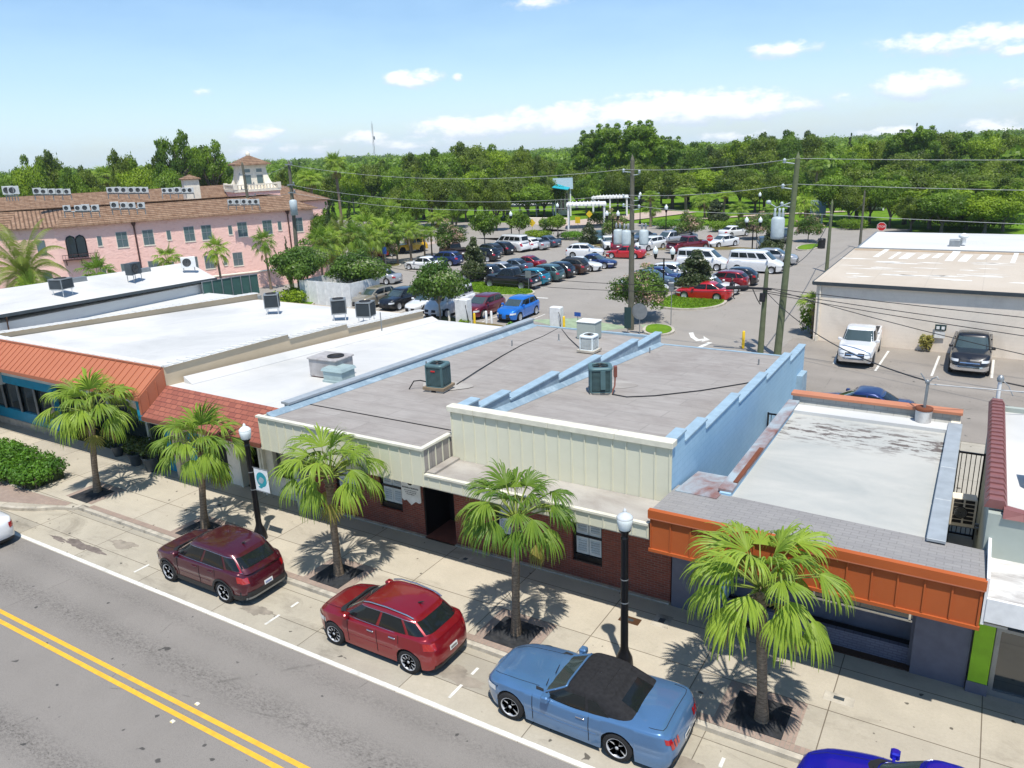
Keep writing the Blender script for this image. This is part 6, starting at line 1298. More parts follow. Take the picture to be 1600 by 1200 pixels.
    def ring(tt,sc=1.,dz=0.):
        a,c,b,z = G_(tt); out = []
        for k in range(NR):
            th = 2*math.pi*k/NR; cx,sx = math.cos(th),math.sin(th); e = 2/n; X_ = c+a*sc*math.copysign(abs(cx)**e,cx); out.append((X_, b*sc*math.copysign(abs(sx)**e,sx)*(1-.05*max(0,-(X_-c)/a)**2), z+dz+dzr(X_,tt)))
        return out
    m = MB(); rows = [ring(0),ring(.2),ring(.4),ring(.6),ring(.8),ring(.93),ring(1,.995,0),ring(1,.975,.018),ring(1,.93,.033),ring(1,.8,.048),ring(1,.5,.062),ring(1,.2,.068),ring(1,.01,.07)]
    if kind == 'pickup': pass
    m.grid(rows,0,True,True); rf = m.build('soft_top' if soft else 'roof', ('fabric_black' if soft else ('black_plastic' if dark_roof else (top or paint_))), t)
    def gpatch(nm, u0, u1, t0, t1, s_, sk0=0., sk1=0., nx=8, nt=4, off=.008, mtl='car_glass', par=t):
        m = MB(); rows = []
        for i in range(nx+1):
            r_ = []
            for j in range(nt+1):
                tt = t0+(t1-t0)*j/nt; a,c,b,z = G_(tt); u = (u0+sk0*j/nt)+((u1+sk1*j/nt)-(u0+sk0*j/nt))*i/nx; x = c+a*u; r_.append(side(x,tt,s_,off))
            rows.append(r_ if s_ < 0 else r_[::-1])
        m.grid(rows,0,True); return m.build(nm,mtl,par)
    def fpatch(nm, front, v0, v1, t0, t1, off=.010, ny=10, nt=4, mtl='car_glass', par=t):
        m = MB(); rows = []
        for i in range(ny+1):
            v = v0+(v1-v0)*i/ny; r_ = []
            for j in range(nt+1):
                tt = t0+(t1-t0)*j/nt; a,c,b,z = G_(tt); x = c+(1 if front else -1)*(a+off)*(1-min(.98,abs(v))**n)**(1/n); r_.append((x,b*v*(1 if front else .95),z+.002+dzr0(x,tt)))
            rows.append(r_[::-1] if front else r_)
        m.grid(rows,0,True); return m.build(nm,mtl,par)
    fpatch('windshield',True,-.88,.88,.14,.93,mtl='windshield_glass' if not hero else 'windshield_glass')
    if soft: fpatch('rear_window',False,-.62,.62,.30,.86)
    else: fpatch('rear_window',False,-.84,.84,(.32 if kind in('suv','hatch','van','jeep') else .16),.9)
    for s_ in (-1,1):
        if kind == 'van': 
            for a_,b_ in ((-.86,-.46),(-.42,-.04),(0,.38)): gpatch('side_window',a_,b_,.30,.82,s_)
            gpatch('side_window',.46,.82,.22,.84,s_,0,.02)
        elif kind == 'pickup': gpatch('side_window',.06,.84,.16,.88,s_); gpatch('side_window',-.86,-.03,.16,.88,s_)
        elif soft: gpatch('side_window',.08,.90,.14,.84,s_,0,.0); gpatch('side_window',-.42,-.0,.14,.80,s_,.12,0)
        elif kind == 'sedan': gpatch('side_window',.02,.88,.14,.88,s_); gpatch('side_window',-.82,-.05,.14,.88,s_,.08,0)
        else: gpatch('side_window',.16,.89,.16,.88,s_); gpatch('side_window',-.52,.09,.16,.88,s_); gpatch('side_window',-.90,-.59,.22 if hero else .18,.86,s_,.0,.0)
        if hero and not soft:                # chrome line round the glass
            m = MB(); pts = []
            for k in range(13): tt = .115; a,c,b,z = G_(tt); pts.append(side(c+a*(-.93+1.84*k/12),tt,s_,.014))
            m.tube(pts,.009,5); pts = []
            for k in range(13): tt = .915; a,c,b,z = G_(tt); pts.append(side(c+a*(-.93+1.84*k/12),tt,s_,.014))
            m.tube(pts,.008,5); m.build('window_trim','chrome',t)
        # mirrors
        a,c,b,z = G_(.12); m = MB(); mx_ = c+a*.80; m.bbox(mx_-.09,mx_+.09,s_*(W/2+.02)-.10,s_*(W/2+.02)+.10,belt+.01,belt+.15,.03); m.box(mx_-.02,mx_+.04,min(s_*(W/2-.2),s_*(W/2-.02)),max(s_*(W/2-.2),s_*(W/2-.02)),belt+.02,belt+.06); m.build('mirror',paint_,t)
    if cladding:
        for s_ in (-1,1): a_,b_ = sorted((s_*.87,s_*.985)); fpatch('taillight',False,a_,b_,.12,.62,.02,4,4,'tail_red')
    if soft:
        m = MB(); pts = [side(G_(q)[1]+G_(q)[0]*.955,q,-1,.012) for q in (.06,.3,.6,.9)]; a,c,b,z = G_(.97)
        for k in range(9): v = -.86+1.72*k/8; pts.append((c+a*(1-abs(v)**n)**(1/n)+.012, b*v, z+.012+dzr0(c+a,.97)))
        pts += [side(G_(q)[1]+G_(q)[0]*.955,q,1,.012) for q in (.9,.6,.3,.06)]; m.tube(pts,.028,6); m.build('windshield_frame',paint_,t)
        m = MB(); L_ = [pt(x,1.16,-1) for x in np.linspace(hx-g3-.02,-hx*.93,6)]+[pt(-hx*.945,u,-1) for u in (1.3,1.6,2.0)]+[pt(-hx*.945,u,1) for u in (1.6,1.3)]+[pt(x,1.16,1) for x in np.linspace(-hx*.93,hx-g3-.02,6)]; m.tube([Vector(p)+Vector((0,0,.003)) for p in L_],.007,4); m.build('boot_gap','rubber',t)
        m = MB()
        for x_ in (xf1-.45,xf1-.85): a,c,b,z = G_(1); m.tube([(x_,b*v,z+.07-.075*abs(v)**3+dzr0(x_,1)) for v in (-.8,-.5,0,.5,.8)],.007,4)
        m.build('fabric_seam','fabric_black',t)
    if rails:
        for s_ in (-1,1): m = MB(); m.tube([(xf1-.1,s_*(W/2-.28),H-.03),(xf1-.35,s_*(W/2-.26),H+.03),((xf1+xr1)/2,s_*(W/2-.26),H+.045),(xr1+.25,s_*(W/2-.28),H-.01),(xr1+.05,s_*(W/2-.30),H-.07)],.02,6); m.build('roof_rail','chrome',t)
    if kind == 'pickup':
        m = MB(); m.box(-hx+.15,hx-g3-.08,-W/2+.18,W/2-.18,1.33,1.345); m.build('bed','interior_dark',t)
        m = MB()
        for y0,y1 in ((-W/2+.06,-W/2+.16),(W/2-.16,W/2-.06)): m.box(-hx+.1,hx-g3-.05,y0,y1,1.30,1.37)
        m.box(-hx+.06,-hx+.14,-W/2+.1,W/2-.1,1.28,1.36); m.build('bed_rail',paint_,t)
    if hero:
        # panel gaps, handles, fin
        gx = [hx-K['fo']-Ra-.16, wx[1]+Ra+.62] if kind != 'coupe' else [hx-K['fo']-Ra-.2]
        if kind == 'coupe': gx.append(wx[1]+Ra+.28)
        else: gx.append(wx[1]+Ra*.7)
        for s_ in (-1,1):
            d_ = MB()
            for x in gx:
                r0 = []; lo = .14 if abs(x-wx[1]) > Ra else .45
                for k in range(9):
                    u = lo+(1.02-lo)*k/8; p = pt(x,u,s_); r0.append(Vector((p[0],p[1]+s_*.004,p[2])))
                d_.tube(r0,.009,4)
            d_.build('door_gap','rubber',t)
            h_ = MB()
            for x in gx[1:]:
                xx = x+.2; p = pt(xx,.86,s_); h_.bbox(xx-.11,xx+.11,p[1]+s_*.012-.016,p[1]+s_*.012+.016,p[2]-.015,p[2]+.02,.008)
            h_.build('door_handle','chrome' if kind != 'suv' else paint_,t)
            cr = MB(); cr.tube([Vector(pt(x,.44,s_))+Vector((0,s_*.002,0)) for x in np.linspace(wx[1]+Ra*1.25,wx[0]-Ra*1.25,8)],.008,4); cr.build('side_crease',paint_,t)
        if not soft:
            f = MB(); f.tube([(xr1+.35,0,H-.02),(xr1+.22,0,H+.05),(xr1+.16,0,H+.06)],[.035,.018,.006],5); f.build('antenna','black_plastic',t)
        hd = MB(); 
        for s_ in (-1,1):
            hd.tube([Vector(pt(x,1.32,s_))+Vector((0,0,.003)) for x in np.linspace(hx-g0-.03,hx*.93,8)],.006,4)
        hd.build('bonnet_gap','rubber',t)
        wp = MB(); a,c,b,z = G_(.1); wp.tube([(c+a+.05,-.45,belt+.02),(c+a-.10,.15,belt+.11)],.01,4); wp.tube([(c+a+.05,.1,belt+.02),(c+a-.10,.6,belt+.10)],.01,4); wp.build('wiper','rubber',t)
        cw = MB(); rows = []
        for i in range(13):
            y = -W/2*.8+1.6*W/2*i/12; a,c,b,z = G_(.02); q = min(.98,abs(y/b)); xx = c+(a)*(1-q**n)**(1/n); rows.append([(xx-.1,y,belt+.04),(xx+.10,y,zs_of(xx+.1)+.022)])
        cw.grid(rows,0,True); cw.build('cowl','black_plastic',t)
    # --- wheels ---
    for w in wx:
        for s_ in (-1,1):
            yc = s_*(W/2-.115); ny = 24 if hero else 12
            m = MB(); tw = .105 if kind != 'coupe' else .12; Rr = R*.70
            m.lathe([(Rr,-tw),(R*.93,-tw),(R*.99,-tw*.75),(R,0),(R*.99,tw*.75),(R*.93,tw),(Rr,tw)],ny,(w,yc,R),0,True,'y')
            if not hero:
                m.lathe([(.001,s_*tw*.75),(Rr*.3,s_*tw*.9),(Rr*.9,s_*tw*.7),(Rr,s_*tw)],ny,(w,yc,R),1,True,'y'); m.build('wheel',['rubber',rim],t)
            else:
                ty = m.build('wheel','rubber',t); r_ = MB(); r_.lathe([(.001,s_*tw*.1),(Rr*.95,s_*tw*.1)],ny,(w,yc,R),1,True,'y'); r_.lathe([(Rr*.9,s_*tw*.5),(Rr*.93,s_*tw*.95),(Rr*1.0,s_*tw*1.0),(Rr*1.0,s_*tw*.2)],ny,(w,yc,R),0,True,'y'); r_.lathe([(.001,s_*tw*.95),(Rr*.16,s_*tw*.93),(Rr*.2,s_*tw*.6)],12,(w,yc,R),0,True,'y')
                ns = {'suv':5,'hatch':10,'coupe':5,'sedan':5}[kind]
                for k in range(ns):
                    a0 = 2*math.pi*k/ns+.3; 
                    for spl in ((-.16,.16) if ns == 5 else (0,)):
                        a1 = a0+spl; ww = .105 if ns == 5 else .075; pin = Vector((math.cos(a0+spl*.3),0,math.sin(a0+spl*.3))); pout = Vector((math.cos(a1),0,math.sin(a1))); tn_ = Vector((-math.sin(a1),0,math.cos(a1)))
                        c0 = Vector((w,yc+s_*tw*.85,R)); p0 = c0+pin*Rr*.12; p1 = c0+pout*Rr*.93; q = [p0-tn_*ww*R*1.1,p1-tn_*ww*R*.8,p1+tn_*ww*R*.8,p0+tn_*ww*R*1.1]; dn = Vector((0,-s_*.03,0)); r_.add([tuple(v) for v in q]+[tuple(v+dn) for v in q],[(0,1,2,3),(3,2,1,0),(0,1,5,4),(2,3,7,6)],0)
                r_.build('rim',[rim,'rubber'],ty)
    return t
plain('fabric_black', (.022,.022,.024), .95, 0, .25, 12, True, .3, 60, .15)
PK = 'cars parked along the near kerb'; zr = -.116; FW = math.pi    # everything at the near kerb faces left
c1 = car('suv','maroon','dark maroon SUV with chrome window line parked by the banner lamp post','car',(-19.9,13.72,zr),FW,PK,True,cladding=True)
c2 = car('hatch','red','bright red small SUV with silver roof rails parked at the kerb','car',(-12.83,13.74,zr),FW,PK,True,rails=True)
c3 = car('coupe','mustang_blue','light blue convertible with folded-up black fabric roof','car',(-6.78,13.64,zr),FW,PK,True,soft=True)
c4 = car('sedan','deep_blue','deep blue car cut by the bottom edge of the picture','car',(.30,13.62,zr),FW,PK,True,name='parked_car')
c5 = car('sedan','white','white sedan whose tail enters the picture at the left edge','car',(-31.05,11.15,zr),FW,PK,True)
# ---------------- the cars in the car park ----------------
G1 = 'cars in the near rows of the car park'; G2 = 'cars in the far rows of the car park'
def lc(kind, col, x, y, deg, label, grp=G1, **k): return car(kind, col, label, k.pop('cat', {'pickup':'pickup truck','van':'van'}.get(kind,'car')), (x,y,.006), R_(deg), grp, **k)
lc('suv','tan',-45.6,51.0,-92,'tan minivan with silver roof facing the white enclosure side',name='minivan')
lc('suv','black',-42.9,51.3,-90,'black SUV parked just right of the tan minivan'); lc('sedan','white',-40.0,51.2,-90,'white car half hidden under the green tree',)
lc('van','white',-37.3,50.8,-90,'white work van with dark windows left of the maroon SUV')
lc('suv','dark_red',-34.2,51.1,-90,'dark red SUV between the white van and the bright blue SUV',rim='chrome'); lc('suv','sky_blue',-31.0,51.2,-88,'bright blue SUV with black roof near the grey roof edge',rails=False)
# near row, tails to the right
lc('pickup','black',-38.6,62.7,178,'black pickup truck at the tip of the grass island',rim='grey_metal',name='pickup_truck')
lc('hatch','teal',-37.9,64.9,182,'teal hatchback beside the black pickup'); lc('suv','green_grey',-37.7,67.2,180,'dark green-grey SUV with red tail lamps beside the teal hatchback'); lc('hatch','black',-37.5,69.5,180,'black hatchback fourth from the grass island in the near row')
lc('suv','brown',-37.3,71.9,180,'brown SUV with black top beside the white sedan in the near row',top='black_plastic'); lc('sedan','white',-36.9,74.2,0,'white sedan between the brown SUV and the dark blue car'); lc('sedan','navy',-36.3,76.6,0,'dark blue sedan at the far end of the near row')
lc('suv','black',-43.9,65.3,180,'black SUV with red lamp behind the dark magnolia',); lc('sedan','silver',-43.7,68.3,180,'pale silver sedan in the second row behind the teal hatchback'); lc('sedan','slate',-43.5,70.9,180,'slate grey sedan in the second row'); lc('sedan','red',-43.3,73.4,180,'red sedan at the end of the second row'); 
# right hand block
lc('sedan','bright_red',-20.0,63.3,180,'dark red sedan along the near grass island in the right block'); 
lc('sedan','white',-20.1,66.0,0,'white sedan nosing out behind the red sedan in the right block'); lc('suv','red',-19.9,68.4,180,'red SUV third in the right block'); lc('hatch','black',-19.6,70.9,180,'black car at the far right end of the right block')
lc('sedan','white',-25.8,64.0,0,'white sedan left of the red sedan by the lamp post'); lc('suv','slate',-25.9,66.6,0,'slate blue SUV behind the twin globe lamp post'); lc('hatch','navy',-25.9,69.1,0,'dark hatchback behind the slate blue SUV'); lc('suv','white',-25.7,71.6,0,'white SUV behind the tree with pale flowers',)
def bigvan(x,y,deg,lab,k): v = lc('van','white',x,y,deg,lab,'white passenger vans'); return v
bigvan(-25.1,78.6,-2,'white passenger van half behind the magnolia with pale flowers',1); bigvan(-19.6,78.4,-4,'white passenger van left of the leaning utility pole',2)
lc('suv','silver',-19.0,84.0,0,'silver SUV glimpsed behind the passenger van',G2)
lc('suv','white',-40.9,83.4,12,'white SUV with black wheels driving across the lot',G2,rim='grey_metal'); lc('sedan','bright_red',-36.0,84.1,184,'bright red sedan at the end of the small island',G2)
lc('suv','black',-51.6,77.4,180,'dark SUV at the near end of the far left row',G2); lc('pickup','brown',-56.6,78.5,150,'brown pickup mostly hidden by the dark magnolia',G2,rim='silver_rim' if 'silver_rim' in MATS else 'chrome')
fr = [('suv','charcoal','charcoal SUV'),('hatch','black','black hatchback'),('van','white','white cargo van'),('suv','white','white SUV'),('sedan','silver','silver sedan'),('sedan','slate','slate grey sedan')]
for i,((k,c,l),px,py) in enumerate(zip(fr,(775,795,812,833,848,866),(400,396,391,389,388,384))):
    x,y = at(px,py+3); lc(k,c,x-1.8,y+.8,168,'%s, %s from the left in the row by the cross street'%(l,ORD[i+1]),G2)
lc('sedan','white',-54.6,69.8,185,'white sedan by the palm verge',G2); lc('suv','navy',-54.2,73.2,185,'dark navy SUV beside the white sedan on the palm verge',G2); lc('sedan','silver',-53.2,60.6,186,'silver car showing behind the pink flowering tree',G2)
ST = math.degrees(HROT)
lc('suv','red',-67.0,76.6,ST+180,'red SUV parked across the street by the hotel garden','cars across the street'); x,y = at(640,394); lc('jeep','yellow',x,y+.3,ST+180,'yellow off-road truck across the street','cars across the street',cat='truck',rim='rubber')
x,y = at(368,432); lc('suv','charcoal',x-2.5,y+1.5,ST+180,'dark car parked beside the pink hotel wall','cars across the street')
far = [(935,380,'suv','green_grey','dark green SUV behind the brown tree',-70),(951,388,'hatch','white','small white SUV beside the maroon van behind the transformers',-60),(968,391,'van','dark_red','maroon minivan just left of the transformers',110),(1016,390,'suv','white','white SUV with black grille right of the transformers',-110),
       (1046,384,'pickup','silver','silver-grey pickup facing out in the far row',-115),(1062,373,'suv','silver','pale SUV behind the silver-grey pickup',-110),(1003,378,'sedan','slate','slate sedan behind the white SUV with black grille',-110),(1075,393,'pickup','dark_red','dark red pickup with its tailgate to the lot',62),(1066,379,'sedan','white','white sedan hidden behind the dark red pickup',-110),
       (1128,385,'sedan','white','white sedan left of the stop sign',-118),(1147,369,'sedan','white','white sedan farthest back at the right of the far row',60),(1196,392,'suv','slate','slate SUV beside the twin globe post',-70),(1222,378,'suv','black','black SUV behind the magnolia near the leaning pole',-70)]
for (px,py,k,c,l,dg) in far: x,y = at(px,py); lc(k,c,x,y,dg,l,G2)
def uright(kind,col,x,y,deg,l,**k): return lc(kind,col,x,y,deg,l,'vehicles behind the shops at right',**k)
u1 = uright('pickup','white',-5.85,48.9,-88,'white pickup with black grille facing the shops',rim='grey_metal'); u2 = uright('pickup','black',-.1,49.4,-90,'black pickup with chrome grille facing the shops')
uright('hatch','white',-8.3,39.3,-88,'white car mostly hidden by the end of the blue wall'); uright('sedan','navy',-4.3,37.6,178,'dark car whose roof shows above the brown coping')

# ---------------- plants ----------------
RS = np.random.RandomState(5)
def fan_leaf(hub, dir_, tilt, L, nseg, spread, droop, rs, out, tone, sections=4, width=.05):
    # costapalmate fan: blades joined near the hub, split and hanging towards their tips
    d = dir_/np.linalg.norm(dir_); side = np.cross(d, [0,0,1.])
    if np.linalg.norm(side) < 1e-3: side = np.array([1.,0,0])
    side /= np.linalg.norm(side); nrm = np.cross(side, d); da = 2*spread/nseg
    for k in range(nseg):
        a = spread*((k+.5)/nseg*2-1); q_ = abs(a)/spread; l = L*(1-.38*q_**2)*(.9+.2*rs.rand()); v = d*math.cos(a)+side*math.sin(a)+nrm*(-.16*q_); v /= np.linalg.norm(v)
        lat = np.cross(nrm, v); lat /= np.linalg.norm(lat); p = hub.copy(); prev = None; vv = v.copy(); tn = tone+.14*rs.rand()+(.10 if k%2 else -.04); split = .48+.15*rs.rand(); dr = droop*(.7+.8*rs.rand()); tw = rs.normal()*.12
        for s in range(sections+1):
            f = s/sections; w = 2*l*min(f,split)*math.tan(da/2)*1.0+.006; 
            if f > split: w *= max(.10, 1-((f-split)/(1-split))**.8*.92)
            fold = nrm*(.30*w); q = (p-lat*w*.5, p+fold, p+lat*w*.5)
            if prev is not None:
                t1 = min(1,tn+.30*max(0,.55-f)-.10*f); out[0].extend([prev[0],prev[1],q[1],q[0]]); out[1].append(max(0,t1-.05)); out[0].extend([prev[1],prev[2],q[2],q[1]]); out[1].append(min(1,t1+.05))
            prev = q; step = l/sections; g_ = dr*(.22 if f < split*.7 else 3.4*(f-split*.55)); vv = vv+np.array([0,0,-g_])+lat*tw*.15; vv /= np.linalg.norm(vv); p = p+vv*step
def palm_tree(name, label, loc_, h, lean, crown_r, nleaf, group=None, seg=30, seed=1, tr=.15, leaf='leaf_palm', sections=7, dry=4, scale_leaf=1., boots=True, cat='palm tree'):
    rs = np.random.RandomState(seed); t = thing(name, label, cat, loc_, 0, group)
    m = MB(); N = 14; pts = []; rr = []
    for k in range(N+1): f = k/N; pts.append((lean[0]*f**1.4, lean[1]*f**1.4, h*f)); rr.append(tr*(1.35-.45*min(1,f*5)+(.0 if f < .85 else .15*(f-.85)/.15)))
    m.tube(pts, rr, 12); m.build('trunk','bark_palm',t)
    out = ([],[]); pet = MB(); top = np.array([lean[0],lean[1],h]); ga = 2.39996
    for k in range(nleaf):
        f = (k+.5)/nleaf; az = k*ga+rs.rand()*.5; el = 1.35-1.35*f**.9+(rs.rand()-.5)*.3; pl = crown_r*(.46+.16*rs.rand())*(1.0 if f > .25 else .7)
        d = np.array([math.cos(az)*math.cos(el), math.sin(az)*math.cos(el), math.sin(el)]); base = top+np.array([math.cos(az)*.08,math.sin(az)*.08,.15*(1-f)])
        mid = base+d*pl*.6; d2 = d+np.array([0,0,-.28]); d2 /= np.linalg.norm(d2); hub = mid+d2*pl*.4
        pet.tube([base,base+d*pl*.3,mid,hub],[.03,.022,.018,.014],5,0)
        d3 = d2+np.array([0,0,-.20-.35*f]); d3 /= np.linalg.norm(d3)
        fan_leaf(hub, d3, 0, crown_r*.50*(.8+.3*rs.rand())*scale_leaf, seg, 1.4, .30+.24*f, rs, out, .12+.38*rs.rand(), sections, .085)
    V = np.array(out[0]); raw_mesh('crown', V, np.arange(len(V)).reshape(-1,4), out[1], leaf, t)
    pet.build('leaf_stem','leaf_stem_green',t)
    if dry:
        out = ([],[])
        for k in range(dry):
            az = rs.rand()*6.28; el = -.7-.3*rs.rand(); d = np.array([math.cos(az)*math.cos(el), math.sin(az)*math.cos(el), math.sin(el)]); hub = top+d*crown_r*.45; d3 = d+np.array([0,0,-1.]); d3 /= np.linalg.norm(d3)
            fan_leaf(hub, d3, 0, crown_r*.34, 16, 1.3, .3, rs, out, .3, 3, .07)
        V = np.array(out[0]); raw_mesh('dry_leaves', V, np.arange(len(V)).reshape(-1,4), out[1], 'leaf_palm_dry', t)
    if boots:
        m = MB()
        for k in range(14): az = k*ga; zz = h-.45+.42*k/14; m.tube([top-np.array([0,0,h-zz]), top-np.array([0,0,h-zz])+np.array([math.cos(az)*.22,math.sin(az)*.22,.14])],[.05,.02],5)
        m.build('leaf_bases','bark_palm',t)
    return t
plain('leaf_stem_green', (.22,.27,.05), .6, 0, .2)
SP = 'palms along the street'
palm_tree('fan_palm','fan palm in front of the orange fascia, the nearest of the street palms',(-3.16,15.32,0),3.4,(-.2,-.05),2.1,29,SP,26,3,.13,dry=5)
palm_tree('fan_palm','fan palm with yellowed lower leaves between the red car and the plain lamp post',(-9.84,15.5,0),3.5,(.12,.05),1.85,27,SP,26,11,.12,dry=7)
palm_tree('fan_palm','fan palm before the cream fascia, between the maroon and the bright red car',(-16.48,15.55,0),3.4,(.05,0),2.0,25,SP,26,23,.13,dry=3)
palm_tree('fan_palm','fan palm before the red shingle awning',(-23.16,15.67,0),3.1,(.4,.1),2.05,28,SP,26,31,.13,dry=3)
palm_tree('fan_palm','fan palm before the copper awning at the end of the hedge',(-30.0,15.75,0),3.45,(.55,.1),2.15,28,SP,26,47,.13,dry=3)

def crown_pts(blobs, density, rs, shell=.35):
    P = []; Nn = []; T = []
    for (c, r, tone) in blobs:
        n = int(density*r[0]*r[1]**.5*r[2]**.5*4); d = rs.normal(size=(n,3)); d /= np.linalg.norm(d,axis=1,keepdims=True); k = (1-shell*rs.rand(n)**1.3)[:,None]
        d[:,2] = np.where((d[:,2] < -.35)&(rs.rand(n) < .6), -d[:,2], d[:,2])
        P.append(np.array(c)+d*np.array(r)*k*(1+.12*rs.normal(size=(n,1)))); Nn.append(d); T.append(np.clip(tone+.35*(rs.rand(n)-.5)+.12*d[:,2],0,1))
    return np.concatenate(P), np.concatenate(Nn), np.concatenate(T)
def tree_proto(name, R, H, trunk_h, nblob, density, leaf, lsize, bark='bark', shape='round', seed=1, trunk_r=.18, limbs=5, br=.42, flower=0, low=0.15):
    # unit tree with crown radius R and total height H
    rs = np.random.RandomState(seed); t = bpy.data.objects.new(name, None); COL.objects.link(t)
    blobs = []; tips = []
    for k in range(nblob):
        for _ in range(30):
            d = rs.normal(size=3); d /= np.linalg.norm(d); q = rs.rand()**.45; p = d*q
            if shape == 'round' and p[2] < -.55: continue
            if shape == 'flat' and p[2] < -.25: continue
            break
        hc = (H-trunk_h)/2; zc = trunk_h+hc; 
        if shape == 'cone':
            f = rs.rand()**.9; a = rs.rand()*6.28; rad = R*(1-f)**.75*(.35+.5*rs.rand()); c = (math.cos(a)*rad, math.sin(a)*rad, trunk_h+f*(H-trunk_h)*.95); r = R*br*(1-.55*f); blobs.append((c,(r,r,r*.9),rs.rand()))
        elif shape == 'column':
            f = (k+.5)/nblob; c = (rs.normal()*R*.15, rs.normal()*R*.15, trunk_h+f*(H-trunk_h)); r = R*(.9-.75*f**2); blobs.append((c,(r,r,r*1.6),rs.rand()))
        elif shape == 'umbrella':
            a = rs.rand()*6.28; rad = R*math.sqrt(rs.rand())*.85; c = (math.cos(a)*rad,math.sin(a)*rad, H-(H-trunk_h)*(.25+.35*(rad/R)**2+.25*rs.rand())); r = R*br*(.6+.6*rs.rand()); blobs.append((c,(r,r,r*.55),rs.rand()))
        else:
            c = (p[0]*R*(1-br*.7), p[1]*R*(1-br*.7), zc+p[2]*hc*(1-br*.6)); r = R*br*(.6+.7*rs.rand()); blobs.append((c,(r,r,r*.72),rs.rand()))
        tips.append(blobs[-1][0])
        if shape in ('round','flat') and k % 2 == 0:
            dd = np.array(c)-np.array([0,0,zc]); dd = dd/(np.linalg.norm(dd)+1e-6); c2 = np.array(c)+dd*r*.95; r3 = r*.42; blobs.append((tuple(c2),(r3,r3,r3*.8),rs.rand()))
    P, N, T = crown_pts(blobs, density, rs)
    leaf_mesh('crown', P, N, lsize, T, leaf, t, 1.5, rs)
    m = MB(); m.tube([(0,0,-.3),(R*.02,0,trunk_h*.5),(0,R*.02,trunk_h*1.05)],[trunk_r*1.3,trunk_r,trunk_r*.8],9)
    if shape != 'column':
        order = sorted(range(len(tips)), key=lambda i:-((tips[i][0]**2+tips[i][1]**2)))[:limbs]
        for i in order: c = Vector(tips[i]); a = Vector((0,0,trunk_h*.92)); mid = a.lerp(c,.5)+Vector((0,0,.08*H)); m.tube([a,mid,c],[trunk_r*.6,trunk_r*.35,trunk_r*.12],6)
        m.tube([(0,0,trunk_h),(0,0,trunk_h+(H-trunk_h)*.7)],[trunk_r*.7,trunk_r*.15],6)
    else: m.tube([(0,0,0),(0,0,H*.9)],[trunk_r*.7,.03],6)
    m.build('trunk',bark,t); return t
def fan_proto(name, h, R, nleaf, seg, seed, leaf='leaf_palm', tr=.16, dry=2):
    t = palm_tree(name,None,(0,0,0),h,(.2,.1),R,nleaf,None,seg,seed,tr,leaf,3,dry,1.1,False); return t
def date_proto(name, h, R, n, seed):
    rs = np.random.RandomState(seed); t = bpy.data.objects.new(name,None); COL.objects.link(t); out = ([],[])
    for k in range(n):
        az = k*2.39996; el = 1.3-1.75*(k+.5)/n; d = np.array([math.cos(az)*math.cos(el),math.sin(az)*math.cos(el),math.sin(el)]); p = np.array([0,0,h]); S_ = 16; tone = .2+.5*rs.rand()
        for s in range(S_):
            d = d+np.array([0,0,-.07-.03*s/S_*2]); d /= np.linalg.norm(d); q = p+d*R*1.25/S_; side = np.cross(d,[0,0,1.]); side /= np.linalg.norm(side)+1e-9; ll = R*.24*math.sin(math.pi*min(.97,(s+1.5)/(S_+1)))
            for sg in (-1,1):
                for e in range(3):
                    b = p+(q-p)*e/3; tip = b+side*sg*ll*.8+d*ll*.55+np.array([0,0,-ll*.35]); w = (q-p)*.28; out[0].extend([b,b+w,tip+w*.2,tip]); out[1].append(min(1,tone+.3*rs.rand()))
            p = q
    V = np.array(out[0]); raw_mesh('crown',V,np.arange(len(V)).reshape(-1,4),out[1],'leaf_date',t); m = MB(); m.tube([(0,0,-.3),(0,0,h*.5),(0,0,h)],[.32,.26,.30],10); m.build('trunk','bark_palm',t); return t
used = set()
PROTO = {}
def proto(key, o, R, H):
    reg(o); c = [x for x in TREE[o.name] if x.name.startswith('crown')][0]; v = np.empty(len(c.data.vertices)*3, np.float32); c.data.vertices.foreach_get('co', v); v = v.reshape(-1,3)
    PROTO[key] = (o, float(np.percentile(np.hypot(v[:,0],v[:,1]),96)), float(np.percentile(v[:,2],99.6)))
proto('oak1', tree_proto('oak_tree',6,10,2.6,30,46,'leaf_oak',.30,'bark_oak','round',1,.38,7), 6, 10)
proto('oak2', tree_proto('oak_tree',6,9,2.8,32,44,'leaf_oak',.30,'bark_oak','flat',2,.4,8), 6, 9)
proto('bright1', tree_proto('shade_tree',5,10,2.6,26,52,'leaf_bright',.27,'bark','round',3,.28,6), 5, 10)
proto('mid1', tree_proto('shade_tree',5,10,2.2,26,52,'leaf_mid',.27,'bark','round',4,.28,6), 5, 10)
proto('tall1', tree_proto('tall_tree',5,15,4,46,44,'leaf_mid',.30,'bark','round',5,.4,8,.28), 5, 15)
proto('open1', tree_proto('open_tree',6,12,5,20,50,'leaf_mid',.26,'bark_oak','flat',6,.35,12,.22), 6, 12)
proto('street1', tree_proto('street_tree',2.6,4.6,1.7,30,85,'leaf_crape_green',.17,'bark_pale','round',7,.09,7), 2.6, 4.6)
proto('crape1', tree_proto('crape_myrtle',2.5,4.4,1.4,28,85,'leaf_crape',.16,'bark_pale','round',8,.08,7), 2.5, 4.4)
proto('mag1', tree_proto('magnolia_tree',1.9,5.4,.7,34,95,'leaf_magnolia',.19,'bark_pale','cone',9,.10,5,.5), 1.9, 5.4)
proto('small1', tree_proto('street_tree',2.2,4.2,1.9,22,80,'leaf_mid',.18,'bark_pale','round',10,.08,6), 2.2, 4.2)
proto('cyp1', tree_proto('cypress_tree',.8,7,.3,12,170,'leaf_cypress',.16,'bark','column',11,.12), .8, 7)
